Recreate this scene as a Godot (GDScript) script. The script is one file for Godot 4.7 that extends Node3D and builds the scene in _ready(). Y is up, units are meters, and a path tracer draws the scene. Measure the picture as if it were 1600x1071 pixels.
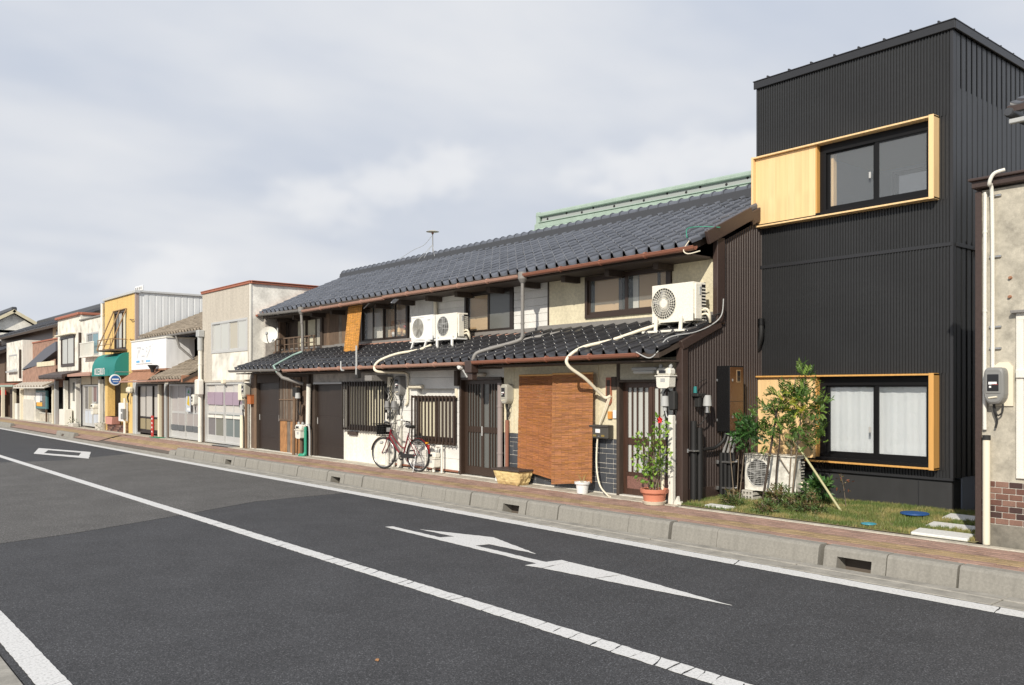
extends Node3D
# A Japanese shopping street: tiled row house, black metal-clad house, old shop fronts. x runs along the street, the facades stand at z = -10, y is up, metres.

class Shape:
	var v := PackedVector3Array()
	var n := PackedVector3Array()
	var c := PackedColorArray()
	var col := Color.WHITE
	var colored := false
	func paint(k: Color) -> Shape:
		col = k; colored = true
		return self
	func tri(a: Vector3, b: Vector3, d: Vector3, na: Vector3, nb: Vector3, nd: Vector3) -> void:
		if (b - a).cross(d - a).dot(na + nb + nd) > 0.0:
			v.append(a); v.append(d); v.append(b); n.append(na); n.append(nd); n.append(nb)
		else:
			v.append(a); v.append(b); v.append(d); n.append(na); n.append(nb); n.append(nd)
		c.append(col); c.append(col); c.append(col)
	func quad(a: Vector3, b: Vector3, d: Vector3, e: Vector3, nn: Vector3) -> void:
		tri(a, b, d, nn, nn, nn); tri(a, d, e, nn, nn, nn)
	func quad4(a: Vector3, b: Vector3, d: Vector3, e: Vector3, na: Vector3, nb: Vector3, nd: Vector3, ne: Vector3) -> void:
		tri(a, b, d, na, nb, nd); tri(a, d, e, na, nd, ne)
	func flat(a: Vector3, b: Vector3, d: Vector3, e: Vector3, out: Vector3) -> void:
		var nn := (d - a).cross(e - b).normalized()
		if nn.dot(out) < 0.0: nn = -nn
		quad(a, b, d, e, nn)
	func box(p: Vector3, s: Vector3, bs := Basis.IDENTITY) -> Shape:
		var h := s * 0.5
		for ax in 3:
			for sg in [-1.0, 1.0]:
				var nn := Vector3.ZERO; nn[ax] = sg
				var u := Vector3.ZERO; u[(ax + 1) % 3] = h[(ax + 1) % 3]
				var w := Vector3.ZERO; w[(ax + 2) % 3] = h[(ax + 2) % 3]
				var q := nn * h[ax]
				quad(p + bs * (q - u - w), p + bs * (q + u - w), p + bs * (q + u + w), p + bs * (q - u + w), (bs * nn).normalized())
		return self
	func cbox(p: Vector3, s: Vector3, ch: float, bs := Basis.IDENTITY) -> Shape:
		var h := s * 0.5
		ch = minf(ch, minf(h.x, minf(h.y, h.z)) * 0.8)
		var i := h - Vector3.ONE * ch
		for ax in 3:
			var a1 := (ax + 1) % 3; var a2 := (ax + 2) % 3
			for sg in [-1.0, 1.0]:
				var nn := Vector3.ZERO; nn[ax] = sg
				var q := nn * h[ax]
				var u := Vector3.ZERO; u[a1] = i[a1]
				var w := Vector3.ZERO; w[a2] = i[a2]
				quad(p + bs * (q - u - w), p + bs * (q + u - w), p + bs * (q + u + w), p + bs * (q - u + w), bs * nn)
			for s1 in [-1.0, 1.0]:
				for s2 in [-1.0, 1.0]:
					var e := Vector3.ZERO; e[ax] = i[ax]
					var f := Vector3.ZERO; f[a1] = s1 * h[a1]; f[a2] = s2 * i[a2]
					var g := Vector3.ZERO; g[a1] = s1 * i[a1]; g[a2] = s2 * h[a2]
					var m := Vector3.ZERO; m[a1] = s1; m[a2] = s2
					quad(p + bs * (f - e), p + bs * (f + e), p + bs * (g + e), p + bs * (g - e), (bs * m).normalized())
		for sx in [-1.0, 1.0]:
			for sy in [-1.0, 1.0]:
				for sz in [-1.0, 1.0]:
					var d := Vector3(sx, sy, sz); var nn := (bs * d).normalized()
					tri(p + bs * (d * Vector3(h.x, i.y, i.z)), p + bs * (d * Vector3(i.x, h.y, i.z)), p + bs * (d * Vector3(i.x, i.y, h.z)), nn, nn, nn)
		return self
	func bb(x0: float, x1: float, y0: float, y1: float, z0: float, z1: float) -> Shape:
		return box(Vector3(x0 + x1, y0 + y1, z0 + z1) * 0.5, Vector3(absf(x1 - x0), absf(y1 - y0), absf(z1 - z0)))
	func tube(pts: Array, r, sides := 8, caps := true) -> Shape:
		var rings := []
		var side := Vector3.ZERO
		for i in pts.size():
			var t: Vector3 = ((pts[mini(i + 1, pts.size() - 1)] as Vector3) - (pts[maxi(i - 1, 0)] as Vector3)).normalized()
			if side == Vector3.ZERO: side = t.cross(Vector3.UP if absf(t.y) < 0.9 else Vector3.RIGHT).normalized()
			side = (side - t * side.dot(t)).normalized()
			var up := t.cross(side)
			var rr: float = r[i] if r is Array else r
			var ring := []
			for k in sides:
				var a := TAU * k / sides
				var d := side * cos(a) + up * sin(a)
				ring.append([pts[i] + d * rr, d])
			rings.append([ring, t])
		for i in rings.size() - 1:
			for k in sides:
				var a = rings[i][0][k]; var b = rings[i][0][(k + 1) % sides]; var d = rings[i + 1][0][(k + 1) % sides]; var e = rings[i + 1][0][k]
				quad4(a[0], b[0], d[0], e[0], a[1], b[1], d[1], e[1])
		if caps:
			for q in [[0, -1.0], [rings.size() - 1, 1.0]]:
				var ring: Array = rings[q[0]][0]; var nn: Vector3 = rings[q[0]][1] * q[1]
				for k in range(1, sides - 1):
					tri(ring[0][0], ring[k][0], ring[k + 1][0], nn, nn, nn)
		return self
	func ring(ce: Vector3, ax: Vector3, R: float, r: float, seg := 32, sides := 6, squash := 1.0) -> Shape:
		var u := ax.cross(Vector3.UP if absf(ax.y) < 0.9 else Vector3.RIGHT).normalized(); var w := ax.cross(u).normalized()
		for i in seg:
			var q := []
			for j in [i, i + 1]:
				var a: float = TAU * j / seg; var d := u * cos(a) + w * sin(a)
				var rr := []
				for k in sides:
					var b := TAU * k / sides; var nn := d * cos(b) + ax * sin(b)
					rr.append([ce + d * R + d * cos(b) * r + ax * sin(b) * r * squash, nn])
				q.append(rr)
			for k in sides:
				var k2 := (k + 1) % sides
				quad4(q[0][k][0], q[0][k2][0], q[1][k2][0], q[1][k][0], q[0][k][1], q[0][k2][1], q[1][k2][1], q[1][k][1])
		return self
	func lathe(prof: Array, at: Vector3, sides := 20, bs := Basis.IDENTITY) -> Shape:   # prof: Vector2(radius, height)
		for i in prof.size() - 1:
			var p: Vector2 = prof[i]; var q: Vector2 = prof[i + 1]
			var e := (q - p).normalized(); var nr := e.y; var nh := -e.x
			for k in sides:
				var a := TAU * k / sides; var b := TAU * (k + 1) / sides
				var da := Vector3(cos(a), 0, sin(a)); var db := Vector3(cos(b), 0, sin(b))
				var na := bs * (da * nr + Vector3.UP * nh); var nb := bs * (db * nr + Vector3.UP * nh)
				quad4(at + bs * (da * p.x + Vector3.UP * p.y), at + bs * (db * p.x + Vector3.UP * p.y), at + bs * (db * q.x + Vector3.UP * q.y), at + bs * (da * q.x + Vector3.UP * q.y), na, nb, nb, na)
		return self
	func disc(ce: Vector3, ax: Vector3, R: float, seg := 24) -> Shape:
		var u := ax.cross(Vector3.UP if absf(ax.y) < 0.9 else Vector3.RIGHT).normalized(); var w := ax.cross(u).normalized()
		for i in seg:
			var a := TAU * i / seg; var b := TAU * (i + 1) / seg
			tri(ce, ce + (u * cos(a) + w * sin(a)) * R, ce + (u * cos(b) + w * sin(b)) * R, ax, ax, ax)
		return self
	# a polygon (x, y) pushed out along z of the given frame, from 0 to depth
	func prism(poly: Array, depth: float, fr := Transform3D.IDENTITY) -> Shape:
		var pp := PackedVector2Array(poly)
		if not Geometry2D.is_polygon_clockwise(pp): pp.reverse()
		var ix := Geometry2D.triangulate_polygon(pp)
		for z in [0.0, depth]:
			var nn: Vector3 = (fr.basis * Vector3(0, 0, signf(depth) if z != 0.0 else -signf(depth))).normalized()
			for i in range(0, ix.size(), 3):
				tri(fr * Vector3(pp[ix[i]].x, pp[ix[i]].y, z), fr * Vector3(pp[ix[i + 1]].x, pp[ix[i + 1]].y, z), fr * Vector3(pp[ix[i + 2]].x, pp[ix[i + 2]].y, z), nn, nn, nn)
		for i in pp.size():
			var a := pp[i]; var b := pp[(i + 1) % pp.size()]; var e := (b - a).normalized()
			var nn := (fr.basis * Vector3(-e.y, e.x, 0)).normalized()
			quad(fr * Vector3(a.x, a.y, 0), fr * Vector3(b.x, b.y, 0), fr * Vector3(b.x, b.y, depth), fr * Vector3(a.x, a.y, depth), nn)
		return self
	# a ribbed sheet: profile of Vector2(along, out) swept from y0 to y1; y1 may be a Callable of along
	func sheet(org: Vector3, along: Vector3, out: Vector3, prof: Array, y0, y1) -> Shape:
		for i in prof.size() - 1:
			var p: Vector2 = prof[i]; var q: Vector2 = prof[i + 1]
			var e := q - p
			var nn := (out * e.x - along * e.y).normalized()
			var a := org + along * p.x + out * p.y; var b := org + along * q.x + out * q.y
			var a0: float = y0.call(p.x) if y0 is Callable else y0; var b0: float = y0.call(q.x) if y0 is Callable else y0
			var a1: float = y1.call(p.x) if y1 is Callable else y1; var b1: float = y1.call(q.x) if y1 is Callable else y1
			quad(Vector3(a.x, a0, a.z), Vector3(b.x, b0, b.z), Vector3(b.x, b1, b.z), Vector3(a.x, a1, a.z), nn)
		return self
	func mesh(off := Vector3.ZERO) -> ArrayMesh:
		var m := ArrayMesh.new()
		if v.is_empty(): return m
		var vv := v
		if off != Vector3.ZERO:
			vv = Transform3D(Basis.IDENTITY, -off) * v
		var ar := []; ar.resize(Mesh.ARRAY_MAX)
		ar[Mesh.ARRAY_VERTEX] = vv; ar[Mesh.ARRAY_NORMAL] = n
		if colored: ar[Mesh.ARRAY_COLOR] = c
		m.add_surface_from_arrays(Mesh.PRIMITIVE_TRIANGLES, ar)
		return m

var rng := RandomNumberGenerator.new()
var used := {}
var box_cache := {}
var org := Vector3.ZERO     # base of the thing that is being built; shapes are given in world metres
var M := {}
const GY := 0.22            # level of the footpath
const FZ := -10.0           # plane of the facades

func S() -> Shape: return Shape.new()

func numbered(parent: Node, called: String) -> String:
	var key := str(parent.get_instance_id()) + called
	var k: int = used.get(key, 0)
	used[key] = k + 1
	return called if k == 0 else "%s_%03d" % [called, k]

func tag(o: Node, label: String, category := "", group := "", kind := "") -> Node:
	if label: o.set_meta("label", label)
	if category: o.set_meta("category", category)
	if group: o.set_meta("group", group)
	if kind: o.set_meta("kind", kind)
	return o

func thing(called: String, label: String, category: String, at: Vector3, group := "") -> Node3D:
	var o := Node3D.new()
	o.name = numbered(self, called)
	o.position = at
	add_child(o, true)
	tag(o, label, category, group)
	org = at
	return o

func add(parent: Node, called: String, m: Mesh, mat: Material, at := Transform3D.IDENTITY) -> MeshInstance3D:
	var i := MeshInstance3D.new()
	i.name = numbered(parent, called)
	i.mesh = m; i.material_override = mat; i.transform = at
	parent.add_child(i, true)
	return i

func P(parent: Node, called: String, s: Shape, mat: Material) -> MeshInstance3D:
	return add(parent, called, s.mesh(org if parent != self else Vector3.ZERO), mat)

func structure(called: String, s: Shape, mat: Material) -> MeshInstance3D:
	org = Vector3.ZERO
	var o := add(self, called, s.mesh(), mat)
	o.set_meta("kind", "structure")
	return o

# a box part from its extents; boxes of one size share a mesh
func B(parent: Node, called: String, mat: Material, x0: float, x1: float, y0: float, y1: float, z0: float, z1: float, ch := 0.0) -> MeshInstance3D:
	var s := Vector3(absf(x1 - x0), absf(y1 - y0), absf(z1 - z0))
	return add(parent, called, box_mesh(s, ch), mat, Transform3D(Basis.IDENTITY, Vector3(x0 + x1, y0 + y1, z0 + z1) * 0.5 - org))

func box_mesh(s: Vector3, ch := 0.0) -> Mesh:
	var key := "%.4f %.4f %.4f %.4f" % [s.x, s.y, s.z, ch]
	if not box_cache.has(key):
		box_cache[key] = (S().cbox(Vector3.ZERO, s, ch) if ch > 0.0 else S().box(Vector3.ZERO, s)).mesh()
	return box_cache[key]

func rib_profile(length: float, pitch: float, depth: float, top := 0.5, slope := 0.15) -> Array:
	var out := [Vector2(0, 0)]
	var k := int(length / pitch)
	var p := length / k
	for i in k:
		var a := i * p
		var g := p * (1.0 - top - 2.0 * slope) * 0.5
		out.append(Vector2(a + g, 0)); out.append(Vector2(a + g + p * slope, depth)); out.append(Vector2(a + g + p * (slope + top), depth)); out.append(Vector2(a + p - g, 0))
	out.append(Vector2(length, 0))
	return out

func wave_profile(length: float, pitch: float, depth: float) -> Array:
	var out := []
	var k := int(length / pitch) * 6
	for i in k + 1:
		out.append(Vector2(length * i / k, depth * (0.5 + 0.5 * sin(TAU * i / 6.0))))
	return out

func rnd(a: float, b: float) -> float: return rng.randf_range(a, b)

func spline(pts: Array, steps := 6) -> Array:
	var cu := Curve3D.new()
	for i in pts.size():
		var t: Vector3 = ((pts[mini(i + 1, pts.size() - 1)] as Vector3) - (pts[maxi(i - 1, 0)] as Vector3)) / 6.0
		cu.add_point(pts[i], -t, t)
	var out := []
	for i in pts.size() - 1:
		for k in steps:
			out.append(cu.sample(i, float(k) / steps))
	out.append(pts[-1])
	return out

# ---------------------------------------------------------------- textures and materials
func noise_img(w: int, h: int, freq: float, oct: int, sd: int, lo: float, hi: float, type := FastNoiseLite.TYPE_SIMPLEX_SMOOTH, gamma := 1.0, fw := 0, fh := 0) -> Image:
	var f := FastNoiseLite.new()
	f.seed = sd; f.frequency = freq; f.noise_type = type
	f.fractal_octaves = oct
	if oct <= 1: f.fractal_type = FastNoiseLite.FRACTAL_NONE
	var im := f.get_seamless_image(w, h, false, false, 0.2, true)
	im.convert(Image.FORMAT_L8)
	if fw > 0: im.resize(fw, fh, Image.INTERPOLATE_CUBIC)
	var lut := PackedByteArray(); lut.resize(256)
	for i in 256: lut[i] = int(pow(clampf(lerpf(lo, hi, pow(i / 255.0, gamma)), 0, 1), 1.0 / 2.2) * 255.0 + 0.5)
	var d := im.get_data()
	for i in d.size(): d[i] = lut[d[i]]
	return Image.create_from_data(im.get_width(), im.get_height(), false, Image.FORMAT_L8, d)

func mul_img(a: Image, b: Image) -> Image:
	var x := a.get_data(); var y := b.get_data()
	for i in x.size(): x[i] = x[i] * y[i] / 255
	return Image.create_from_data(a.get_width(), a.get_height(), false, Image.FORMAT_L8, x)

# asphalt: dark binder, stones of many greys, a few pale ones
func grain_img(n: int, sd: int) -> Image:
	var r := RandomNumberGenerator.new(); r.seed = sd
	var f := FastNoiseLite.new(); f.seed = sd; f.frequency = 0.17; f.noise_type = FastNoiseLite.TYPE_CELLULAR; f.cellular_return_type = FastNoiseLite.RETURN_CELL_VALUE; f.fractal_type = FastNoiseLite.FRACTAL_NONE
	var g := FastNoiseLite.new(); g.seed = sd + 1; g.frequency = 0.17; g.noise_type = FastNoiseLite.TYPE_CELLULAR; g.cellular_return_type = FastNoiseLite.RETURN_DISTANCE; g.fractal_type = FastNoiseLite.FRACTAL_NONE
	f.seed = g.seed
	var a := f.get_seamless_image(n, n, false, false, 0.05, true); a.convert(Image.FORMAT_L8)
	var b := g.get_seamless_image(n, n, false, false, 0.05, true); b.convert(Image.FORMAT_L8)
	var x := a.get_data(); var y := b.get_data()
	var l1 := PackedByteArray(); l1.resize(256); var l2 := PackedByteArray(); l2.resize(256)
	for i in 256:
		var t := i / 255.0
		l1[i] = int(pow(lerpf(0.26, 0.50, t) + (0.34 * smoothstep(0.84, 0.99, t)), 1.0 / 2.2) * 255.0)
		l2[i] = int(lerpf(1.0, 0.70, smoothstep(0.3, 0.75, t)) * 255.0)
	for i in x.size(): x[i] = l1[x[i]] * l2[y[i]] / 255
	return Image.create_from_data(n, n, false, Image.FORMAT_L8, x)

func tex(im: Image) -> ImageTexture:
	return ImageTexture.create_from_image(im)

var T := {}
var mean := {}     # mean linear value of each texture, so that the colours given are the mean colours

func make_textures() -> void:
	var I := {}
	I.speck = noise_img(512, 512, 0.16, 2, 3, 0.25, 1.0, FastNoiseLite.TYPE_SIMPLEX, 1.2)
	I.fine = noise_img(512, 512, 0.06, 4, 5, 0.74, 1.0)
	I.blotch = noise_img(512, 512, 0.008, 5, 7, 0.78, 1.0)
	I.dirt = noise_img(512, 512, 0.012, 6, 11, 0.38, 1.0, FastNoiseLite.TYPE_SIMPLEX_SMOOTH, 0.5)
	I.streak = noise_img(512, 48, 0.025, 4, 13, 0.8, 1.0, FastNoiseLite.TYPE_SIMPLEX_SMOOTH, 0.6, 512, 512)
	I.wood = noise_img(512, 16, 0.07, 4, 17, 0.42, 1.0, FastNoiseLite.TYPE_SIMPLEX_SMOOTH, 1.0, 512, 512)
	I.pale_wood = noise_img(256, 8, 0.05, 4, 19, 0.82, 1.0, FastNoiseLite.TYPE_SIMPLEX_SMOOTH, 1.0, 512, 512)
	I.rough_plaster = mul_img(noise_img(512, 512, 0.06, 4, 5, 0.82, 1.0), noise_img(512, 512, 0.02, 5, 23, 0.78, 1.0))
	I.worn = noise_img(512, 512, 0.05, 5, 29, 0.3, 1.3, FastNoiseLite.TYPE_SIMPLEX_SMOOTH, 0.5)
	I.stain = mul_img(noise_img(512, 512, 0.015, 6, 43, 0.22, 1.0, FastNoiseLite.TYPE_SIMPLEX_SMOOTH, 0.5), noise_img(512, 512, 0.09, 4, 47, 0.55, 1.0, FastNoiseLite.TYPE_SIMPLEX_SMOOTH, 0.6))
	I.asphalt = grain_img(1024, 31)
	for k in I:
		T[k] = tex(I[k])
		var sum := 0.0
		var d: PackedByteArray = I[k].get_data()
		for i in range(0, d.size(), 37): sum += pow(d[i] / 255.0, 2.2)
		mean[k] = sum / (d.size() / 37)
	for im in I.values(): im.generate_mipmaps()

func lin(r: float, g: float, b: float) -> Color:
	return Color(r, g, b).linear_to_srgb()

# a plain material, colours are real (linear) base colours
func mat(col: Color, rough := 0.7, metal := 0.0, spec := 0.5) -> StandardMaterial3D:
	var m := StandardMaterial3D.new()
	m.albedo_color = col.linear_to_srgb(); m.roughness = rough; m.metallic = metal; m.metallic_specular = spec
	return m

# grain: repeats per metre; second, coarser layer multiplied over it
func tmat(col: Color, rough: float, grain: String, per_m: float, over := "", over_per_m := 0.3, bump := 0.0, spec := 0.5) -> StandardMaterial3D:
	var f: float = 1.0 / mean[grain] / (mean[over] if over else 1.0)
	var m := mat(Color(col.r * f, col.g * f, col.b * f), rough, 0.0, spec)
	m.albedo_texture = T[grain]
	m.uv1_triplanar = true; m.uv1_world_triplanar = true; m.uv1_scale = Vector3.ONE * per_m
	m.uv1_triplanar_sharpness = 8.0
	if bump > 0.0:
		m.heightmap_enabled = true; m.heightmap_texture = T[grain]; m.heightmap_scale = bump
	if over:
		m.detail_enabled = true; m.detail_albedo = T[over]; m.detail_blend_mode = BaseMaterial3D.BLEND_MODE_MUL
		m.detail_uv_layer = BaseMaterial3D.DETAIL_UV_2
		m.uv2_triplanar = true; m.uv2_world_triplanar = true; m.uv2_scale = Vector3.ONE * over_per_m
		m.uv2_triplanar_sharpness = 8.0
	return m

func vmat(rough := 0.8, spec := 0.5) -> StandardMaterial3D:
	var m := mat(Color.WHITE, rough, 0.0, spec)
	m.vertex_color_use_as_albedo = true
	return m

func glass(alpha := 0.12, tint := Color(0.5, 0.55, 0.55)) -> StandardMaterial3D:
	var m := mat(tint, 0.03)
	m.transparency = BaseMaterial3D.TRANSPARENCY_ALPHA
	m.albedo_color.a = alpha
	return m

func make_materials() -> void:
	M.asphalt = tmat(Color(0.060, 0.061, 0.066), 0.85, "asphalt", 0.62, "blotch", 0.23, 0.25, 0.35)
	M.old_asphalt = tmat(Color(0.112, 0.109, 0.107), 0.88, "asphalt", 0.62, "blotch", 0.19, 0.25, 0.3)
	M.paint = tmat(Color(0.60, 0.60, 0.60), 0.75, "worn", 1.3, "fine", 2.0, 0.1, 0.35)
	M.kerb = tmat(Color(0.255, 0.243, 0.218), 0.9, "rough_plaster", 2.6, "streak", 0.9, 0.12)
	M.gutter = tmat(Color(0.30, 0.285, 0.255), 0.9, "rough_plaster", 2.0, "dirt", 0.45, 0.15)
	M.concrete = tmat(Color(0.55, 0.53, 0.48), 0.9, "rough_plaster", 1.6, "blotch", 0.5, 0.1)
	M.sill = tmat(Color(0.46, 0.42, 0.35), 0.9, "rough_plaster", 1.6, "dirt", 0.7, 0.1)
	M.joint = tmat(Color(0.12, 0.10, 0.085), 0.95, "fine", 3.0)
	M.black = mat(Color(0.012, 0.012, 0.013), 0.6)
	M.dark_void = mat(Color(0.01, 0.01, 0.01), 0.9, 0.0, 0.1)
	M.earth = tmat(Color(0.20, 0.16, 0.10), 0.95, "fine", 2.0, "blotch", 0.4)
	# row house
	M.cream = tmat(Color(0.66, 0.60, 0.44), 0.9, "rough_plaster", 1.3, "blotch", 0.35, 0.06)
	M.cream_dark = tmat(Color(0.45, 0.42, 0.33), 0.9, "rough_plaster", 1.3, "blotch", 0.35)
	M.siding = tmat(Color(0.72, 0.71, 0.68), 0.7, "fine", 1.2, "blotch", 0.4)
	M.white_wall = tmat(Color(0.82, 0.79, 0.70), 0.85, "rough_plaster", 1.2, "streak", 0.35, 0.05)
	M.grey_wall = tmat(Color(0.42, 0.39, 0.36), 0.9, "rough_plaster", 1.4, "dirt", 0.6, 0.06)
	M.brown_metal = tmat(Color(0.047, 0.033, 0.030), 0.5, "fine", 0.8, "blotch", 0.5)
	M.brown_trim = tmat(Color(0.056, 0.037, 0.032), 0.42, "fine", 0.7)
	M.gutter_brown = mat(Color(0.27, 0.11, 0.07), 0.45)
	M.gutter_pale = mat(Color(0.42, 0.24, 0.18), 0.5)
	M.gutter_grey = tmat(Color(0.22, 0.21, 0.20), 0.5, "fine", 1.0)
	M.frame_brown = mat(Color(0.045, 0.028, 0.02), 0.4)
	M.frame_dark = mat(Color(0.025, 0.018, 0.015), 0.45)
	M.old_wood = tmat(Color(0.13, 0.088, 0.062), 0.9, "wood", 1.6, "blotch", 0.9, 0.12)
	M.old_wood_b = tmat(Color(0.18, 0.12, 0.08), 0.9, "wood", 1.8, "blotch", 0.8, 0.12)
	M.grey_wood = tmat(Color(0.17, 0.14, 0.115), 0.9, "wood", 1.7, "dirt", 0.6, 0.12)
	M.orange_wood = tmat(Color(0.36, 0.18, 0.075), 0.85, "wood", 1.6, "dirt", 0.8, 0.12)
	M.dark_wood = tmat(Color(0.06, 0.043, 0.033), 0.7, "wood", 1.5)
	M.door_dark = tmat(Color(0.028, 0.019, 0.015), 0.45, "wood", 1.2)
	M.door_red = tmat(Color(0.06, 0.03, 0.02), 0.4, "wood", 1.2)
	M.frosted = mat(Color(0.50, 0.51, 0.49), 0.35)
	M.frosted_dark = mat(Color(0.13, 0.135, 0.13), 0.2)
	M.frosted_warm = mat(Color(0.46, 0.43, 0.36), 0.35)
	M.shoji = mat(Color(0.62, 0.58, 0.44), 0.8)
	M.glass = glass(0.10); M.glass.metallic_specular = 0.3
	M.glass_dark = glass(0.35, Color(0.08, 0.09, 0.09))
	M.curtain = mat(Color(0.66, 0.64, 0.58), 0.9)
	M.curtain_tan = tmat(Color(0.55, 0.38, 0.21), 0.9, "fine", 3.0)
	M.room = mat(Color(0.10, 0.08, 0.06), 0.9)
	for k in 4:
		var f: float = [0.87, 1.0, 1.10, 0.95][k]
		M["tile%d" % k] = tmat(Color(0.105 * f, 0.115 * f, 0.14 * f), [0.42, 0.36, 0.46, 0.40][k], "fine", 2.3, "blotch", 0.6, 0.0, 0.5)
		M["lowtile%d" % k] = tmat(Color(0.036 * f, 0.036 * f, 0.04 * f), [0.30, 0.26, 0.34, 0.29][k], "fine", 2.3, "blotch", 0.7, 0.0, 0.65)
		M["oldtile%d" % k] = tmat(Color(0.25 * f, 0.21 * f, 0.165 * f), 0.9, "fine", 2.3, "dirt", 0.9)
		M["slate%d" % k] = tmat(Color(0.068 * f, 0.075 * f, 0.088 * f), 0.45, "fine", 3.0, "blotch", 1.5)
		var w: float = [0.93, 1.0, 1.06, 0.97][k]
		M["paver%d" % k] = tmat(Color(0.31 * w, 0.20 * w, 0.16 * w), 0.9, "rough_plaster", 3.0, "dirt", 0.35)
		M["yellow%d" % k] = tmat(Color(0.315 * w, 0.225 * w, 0.125 * w), 0.9, "rough_plaster", 3.0, "dirt", 0.3)
		var b: Color = [Color(0.17, 0.085, 0.062), Color(0.13, 0.06, 0.045), Color(0.055, 0.028, 0.025), Color(0.22, 0.125, 0.095)][k]
		M["brick%d" % k] = tmat(b, 0.6, "rough_plaster", 4.0, "blotch", 1.2, 0.05)
	M.kick = tmat(Color(0.20, 0.10, 0.08), 0.6, "stain", 4.0)
	M.ridge = tmat(Color(0.055, 0.058, 0.066), 0.4, "fine", 1.5)
	M.mortar = tmat(Color(0.58, 0.55, 0.50), 0.95, "fine", 3.0)
	M.reed = vmat(0.8, 0.3)
	# black house
	M.black_metal = tmat(Color(0.024, 0.025, 0.027), 0.4, "fine", 0.6, "blotch", 0.3)
	M.black_trim = mat(Color(0.025, 0.026, 0.030), 0.42)
	M.black_plinth = tmat(Color(0.032, 0.033, 0.036), 0.8, "streak", 0.6, "blotch", 0.6)
	M.pale_wood = tmat(Color(0.80, 0.56, 0.285), 0.55, "pale_wood", 0.9)
	M.pale_wood_b = tmat(Color(0.84, 0.59, 0.31), 0.55, "pale_wood", 1.1)
	M.warm_wood = tmat(Color(0.66, 0.36, 0.11), 0.5, "pale_wood", 1.0)
	M.alu_black = mat(Color(0.008, 0.008, 0.009), 0.45, 0.0, 0.35)
	M.room_grey = mat(Color(0.27, 0.30, 0.37), 0.9)
	M.glass_new = glass(0.10, Color(0.5, 0.55, 0.6)); M.glass_new.metallic_specular = 0.6
	M.room_wood = mat(Color(0.40, 0.28, 0.17), 0.8)
	M.net_curtain = mat(Color(0.70, 0.74, 0.77), 0.9)
	# fittings
	M.ac = tmat(Color(0.80, 0.77, 0.68), 0.5, "fine", 1.0)
	M.ac_white = tmat(Color(0.80, 0.80, 0.78), 0.45, "fine", 1.0)
	M.ac_old = tmat(Color(0.70, 0.68, 0.62), 0.6, "rough_plaster", 2.0, "dirt", 1.1)
	M.cream_pipe = mat(Color(0.76, 0.70, 0.56), 0.5)
	M.white_pipe = tmat(Color(0.74, 0.72, 0.66), 0.5, "fine", 2.0, "streak", 0.8)
	M.grey_box = mat(Color(0.22, 0.22, 0.22), 0.5)
	M.meter_grey = mat(Color(0.22, 0.22, 0.215), 0.5)
	M.dark_concrete = tmat(Color(0.21, 0.195, 0.165), 0.9, "rough_plaster", 1.6, "dirt", 0.6)
	M.grey_light = mat(Color(0.42, 0.43, 0.43), 0.5)
	M.meter_case = mat(Color(0.40, 0.39, 0.34), 0.5)
	M.meter_glass = mat(Color(0.02, 0.02, 0.022), 0.1)
	M.gas_white = tmat(Color(0.74, 0.72, 0.65), 0.5, "fine", 2.0)
	M.steel = mat(Color(0.55, 0.55, 0.55), 0.3, 0.9)
	M.alu = mat(Color(0.58, 0.58, 0.57), 0.4, 0.3)
	M.alu_dull = mat(Color(0.50, 0.51, 0.52), 0.5)
	M.rubber = mat(Color(0.02, 0.02, 0.02), 0.7)
	M.green_pvc = mat(Color(0.03, 0.28, 0.18), 0.45)
	M.red_paint = mat(Color(0.17, 0.014, 0.022), 0.25)
	M.terracotta = tmat(Color(0.60, 0.225, 0.14), 0.75, "fine", 3.0)
	M.leaf = vmat(0.5, 0.4)
	M.leaf.backlight_enabled = true; M.leaf.backlight = Color(0.45, 0.55, 0.2)
	M.bark = tmat(Color(0.20, 0.16, 0.12), 0.9, "wood", 3.0)
	M.bamboo = tmat(Color(0.46, 0.44, 0.25), 0.6, "fine", 3.0)
	M.stepping = tmat(Color(0.68, 0.68, 0.66), 0.85, "rough_plaster", 2.0)
	# left shops and right house
	M.stained = tmat(Color(0.43, 0.40, 0.335), 0.92, "dirt", 0.62, "rough_plaster", 1.7, 0.15)
	M.shop_white = tmat(Color(0.72, 0.69, 0.62), 0.85, "streak", 0.33, "dirt", 0.27)
	M.side_white = tmat(Color(0.80, 0.78, 0.72), 0.85, "rough_plaster", 1.0, "dirt", 0.22)
	M.fan_void = mat(Color(0.05, 0.05, 0.048), 0.8)
	M.guard = mat(Color(0.42, 0.40, 0.35), 0.5)
	M.shop_beige = tmat(Color(0.49, 0.45, 0.39), 0.9, "rough_plaster", 1.1, "streak", 0.35)
	M.rust_trim = mat(Color(0.36, 0.13, 0.08), 0.6)
	M.rust = tmat(Color(0.30, 0.15, 0.09), 0.85, "worn", 1.2, "dirt", 0.9)
	M.white_metal = tmat(Color(0.66, 0.68, 0.70), 0.5, "streak", 0.4)
	M.sign_white = tmat(Color(0.80, 0.81, 0.83), 0.5, "streak", 0.5)
	M.yellow_wall = tmat(Color(0.68, 0.47, 0.18), 0.85, "rough_plaster", 1.0, "streak", 0.4)
	M.teal = tmat(Color(0.013, 0.20, 0.18), 0.6, "fine", 1.5)
	M.white = mat(Color(0.8, 0.8, 0.8), 0.5)
	M.blue = mat(Color(0.03, 0.12, 0.36), 0.5)
	M.sky_blue = mat(Color(0.12, 0.42, 0.72), 0.5)
	M.pale_blue = mat(Color(0.50, 0.54, 0.60), 0.6)
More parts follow.
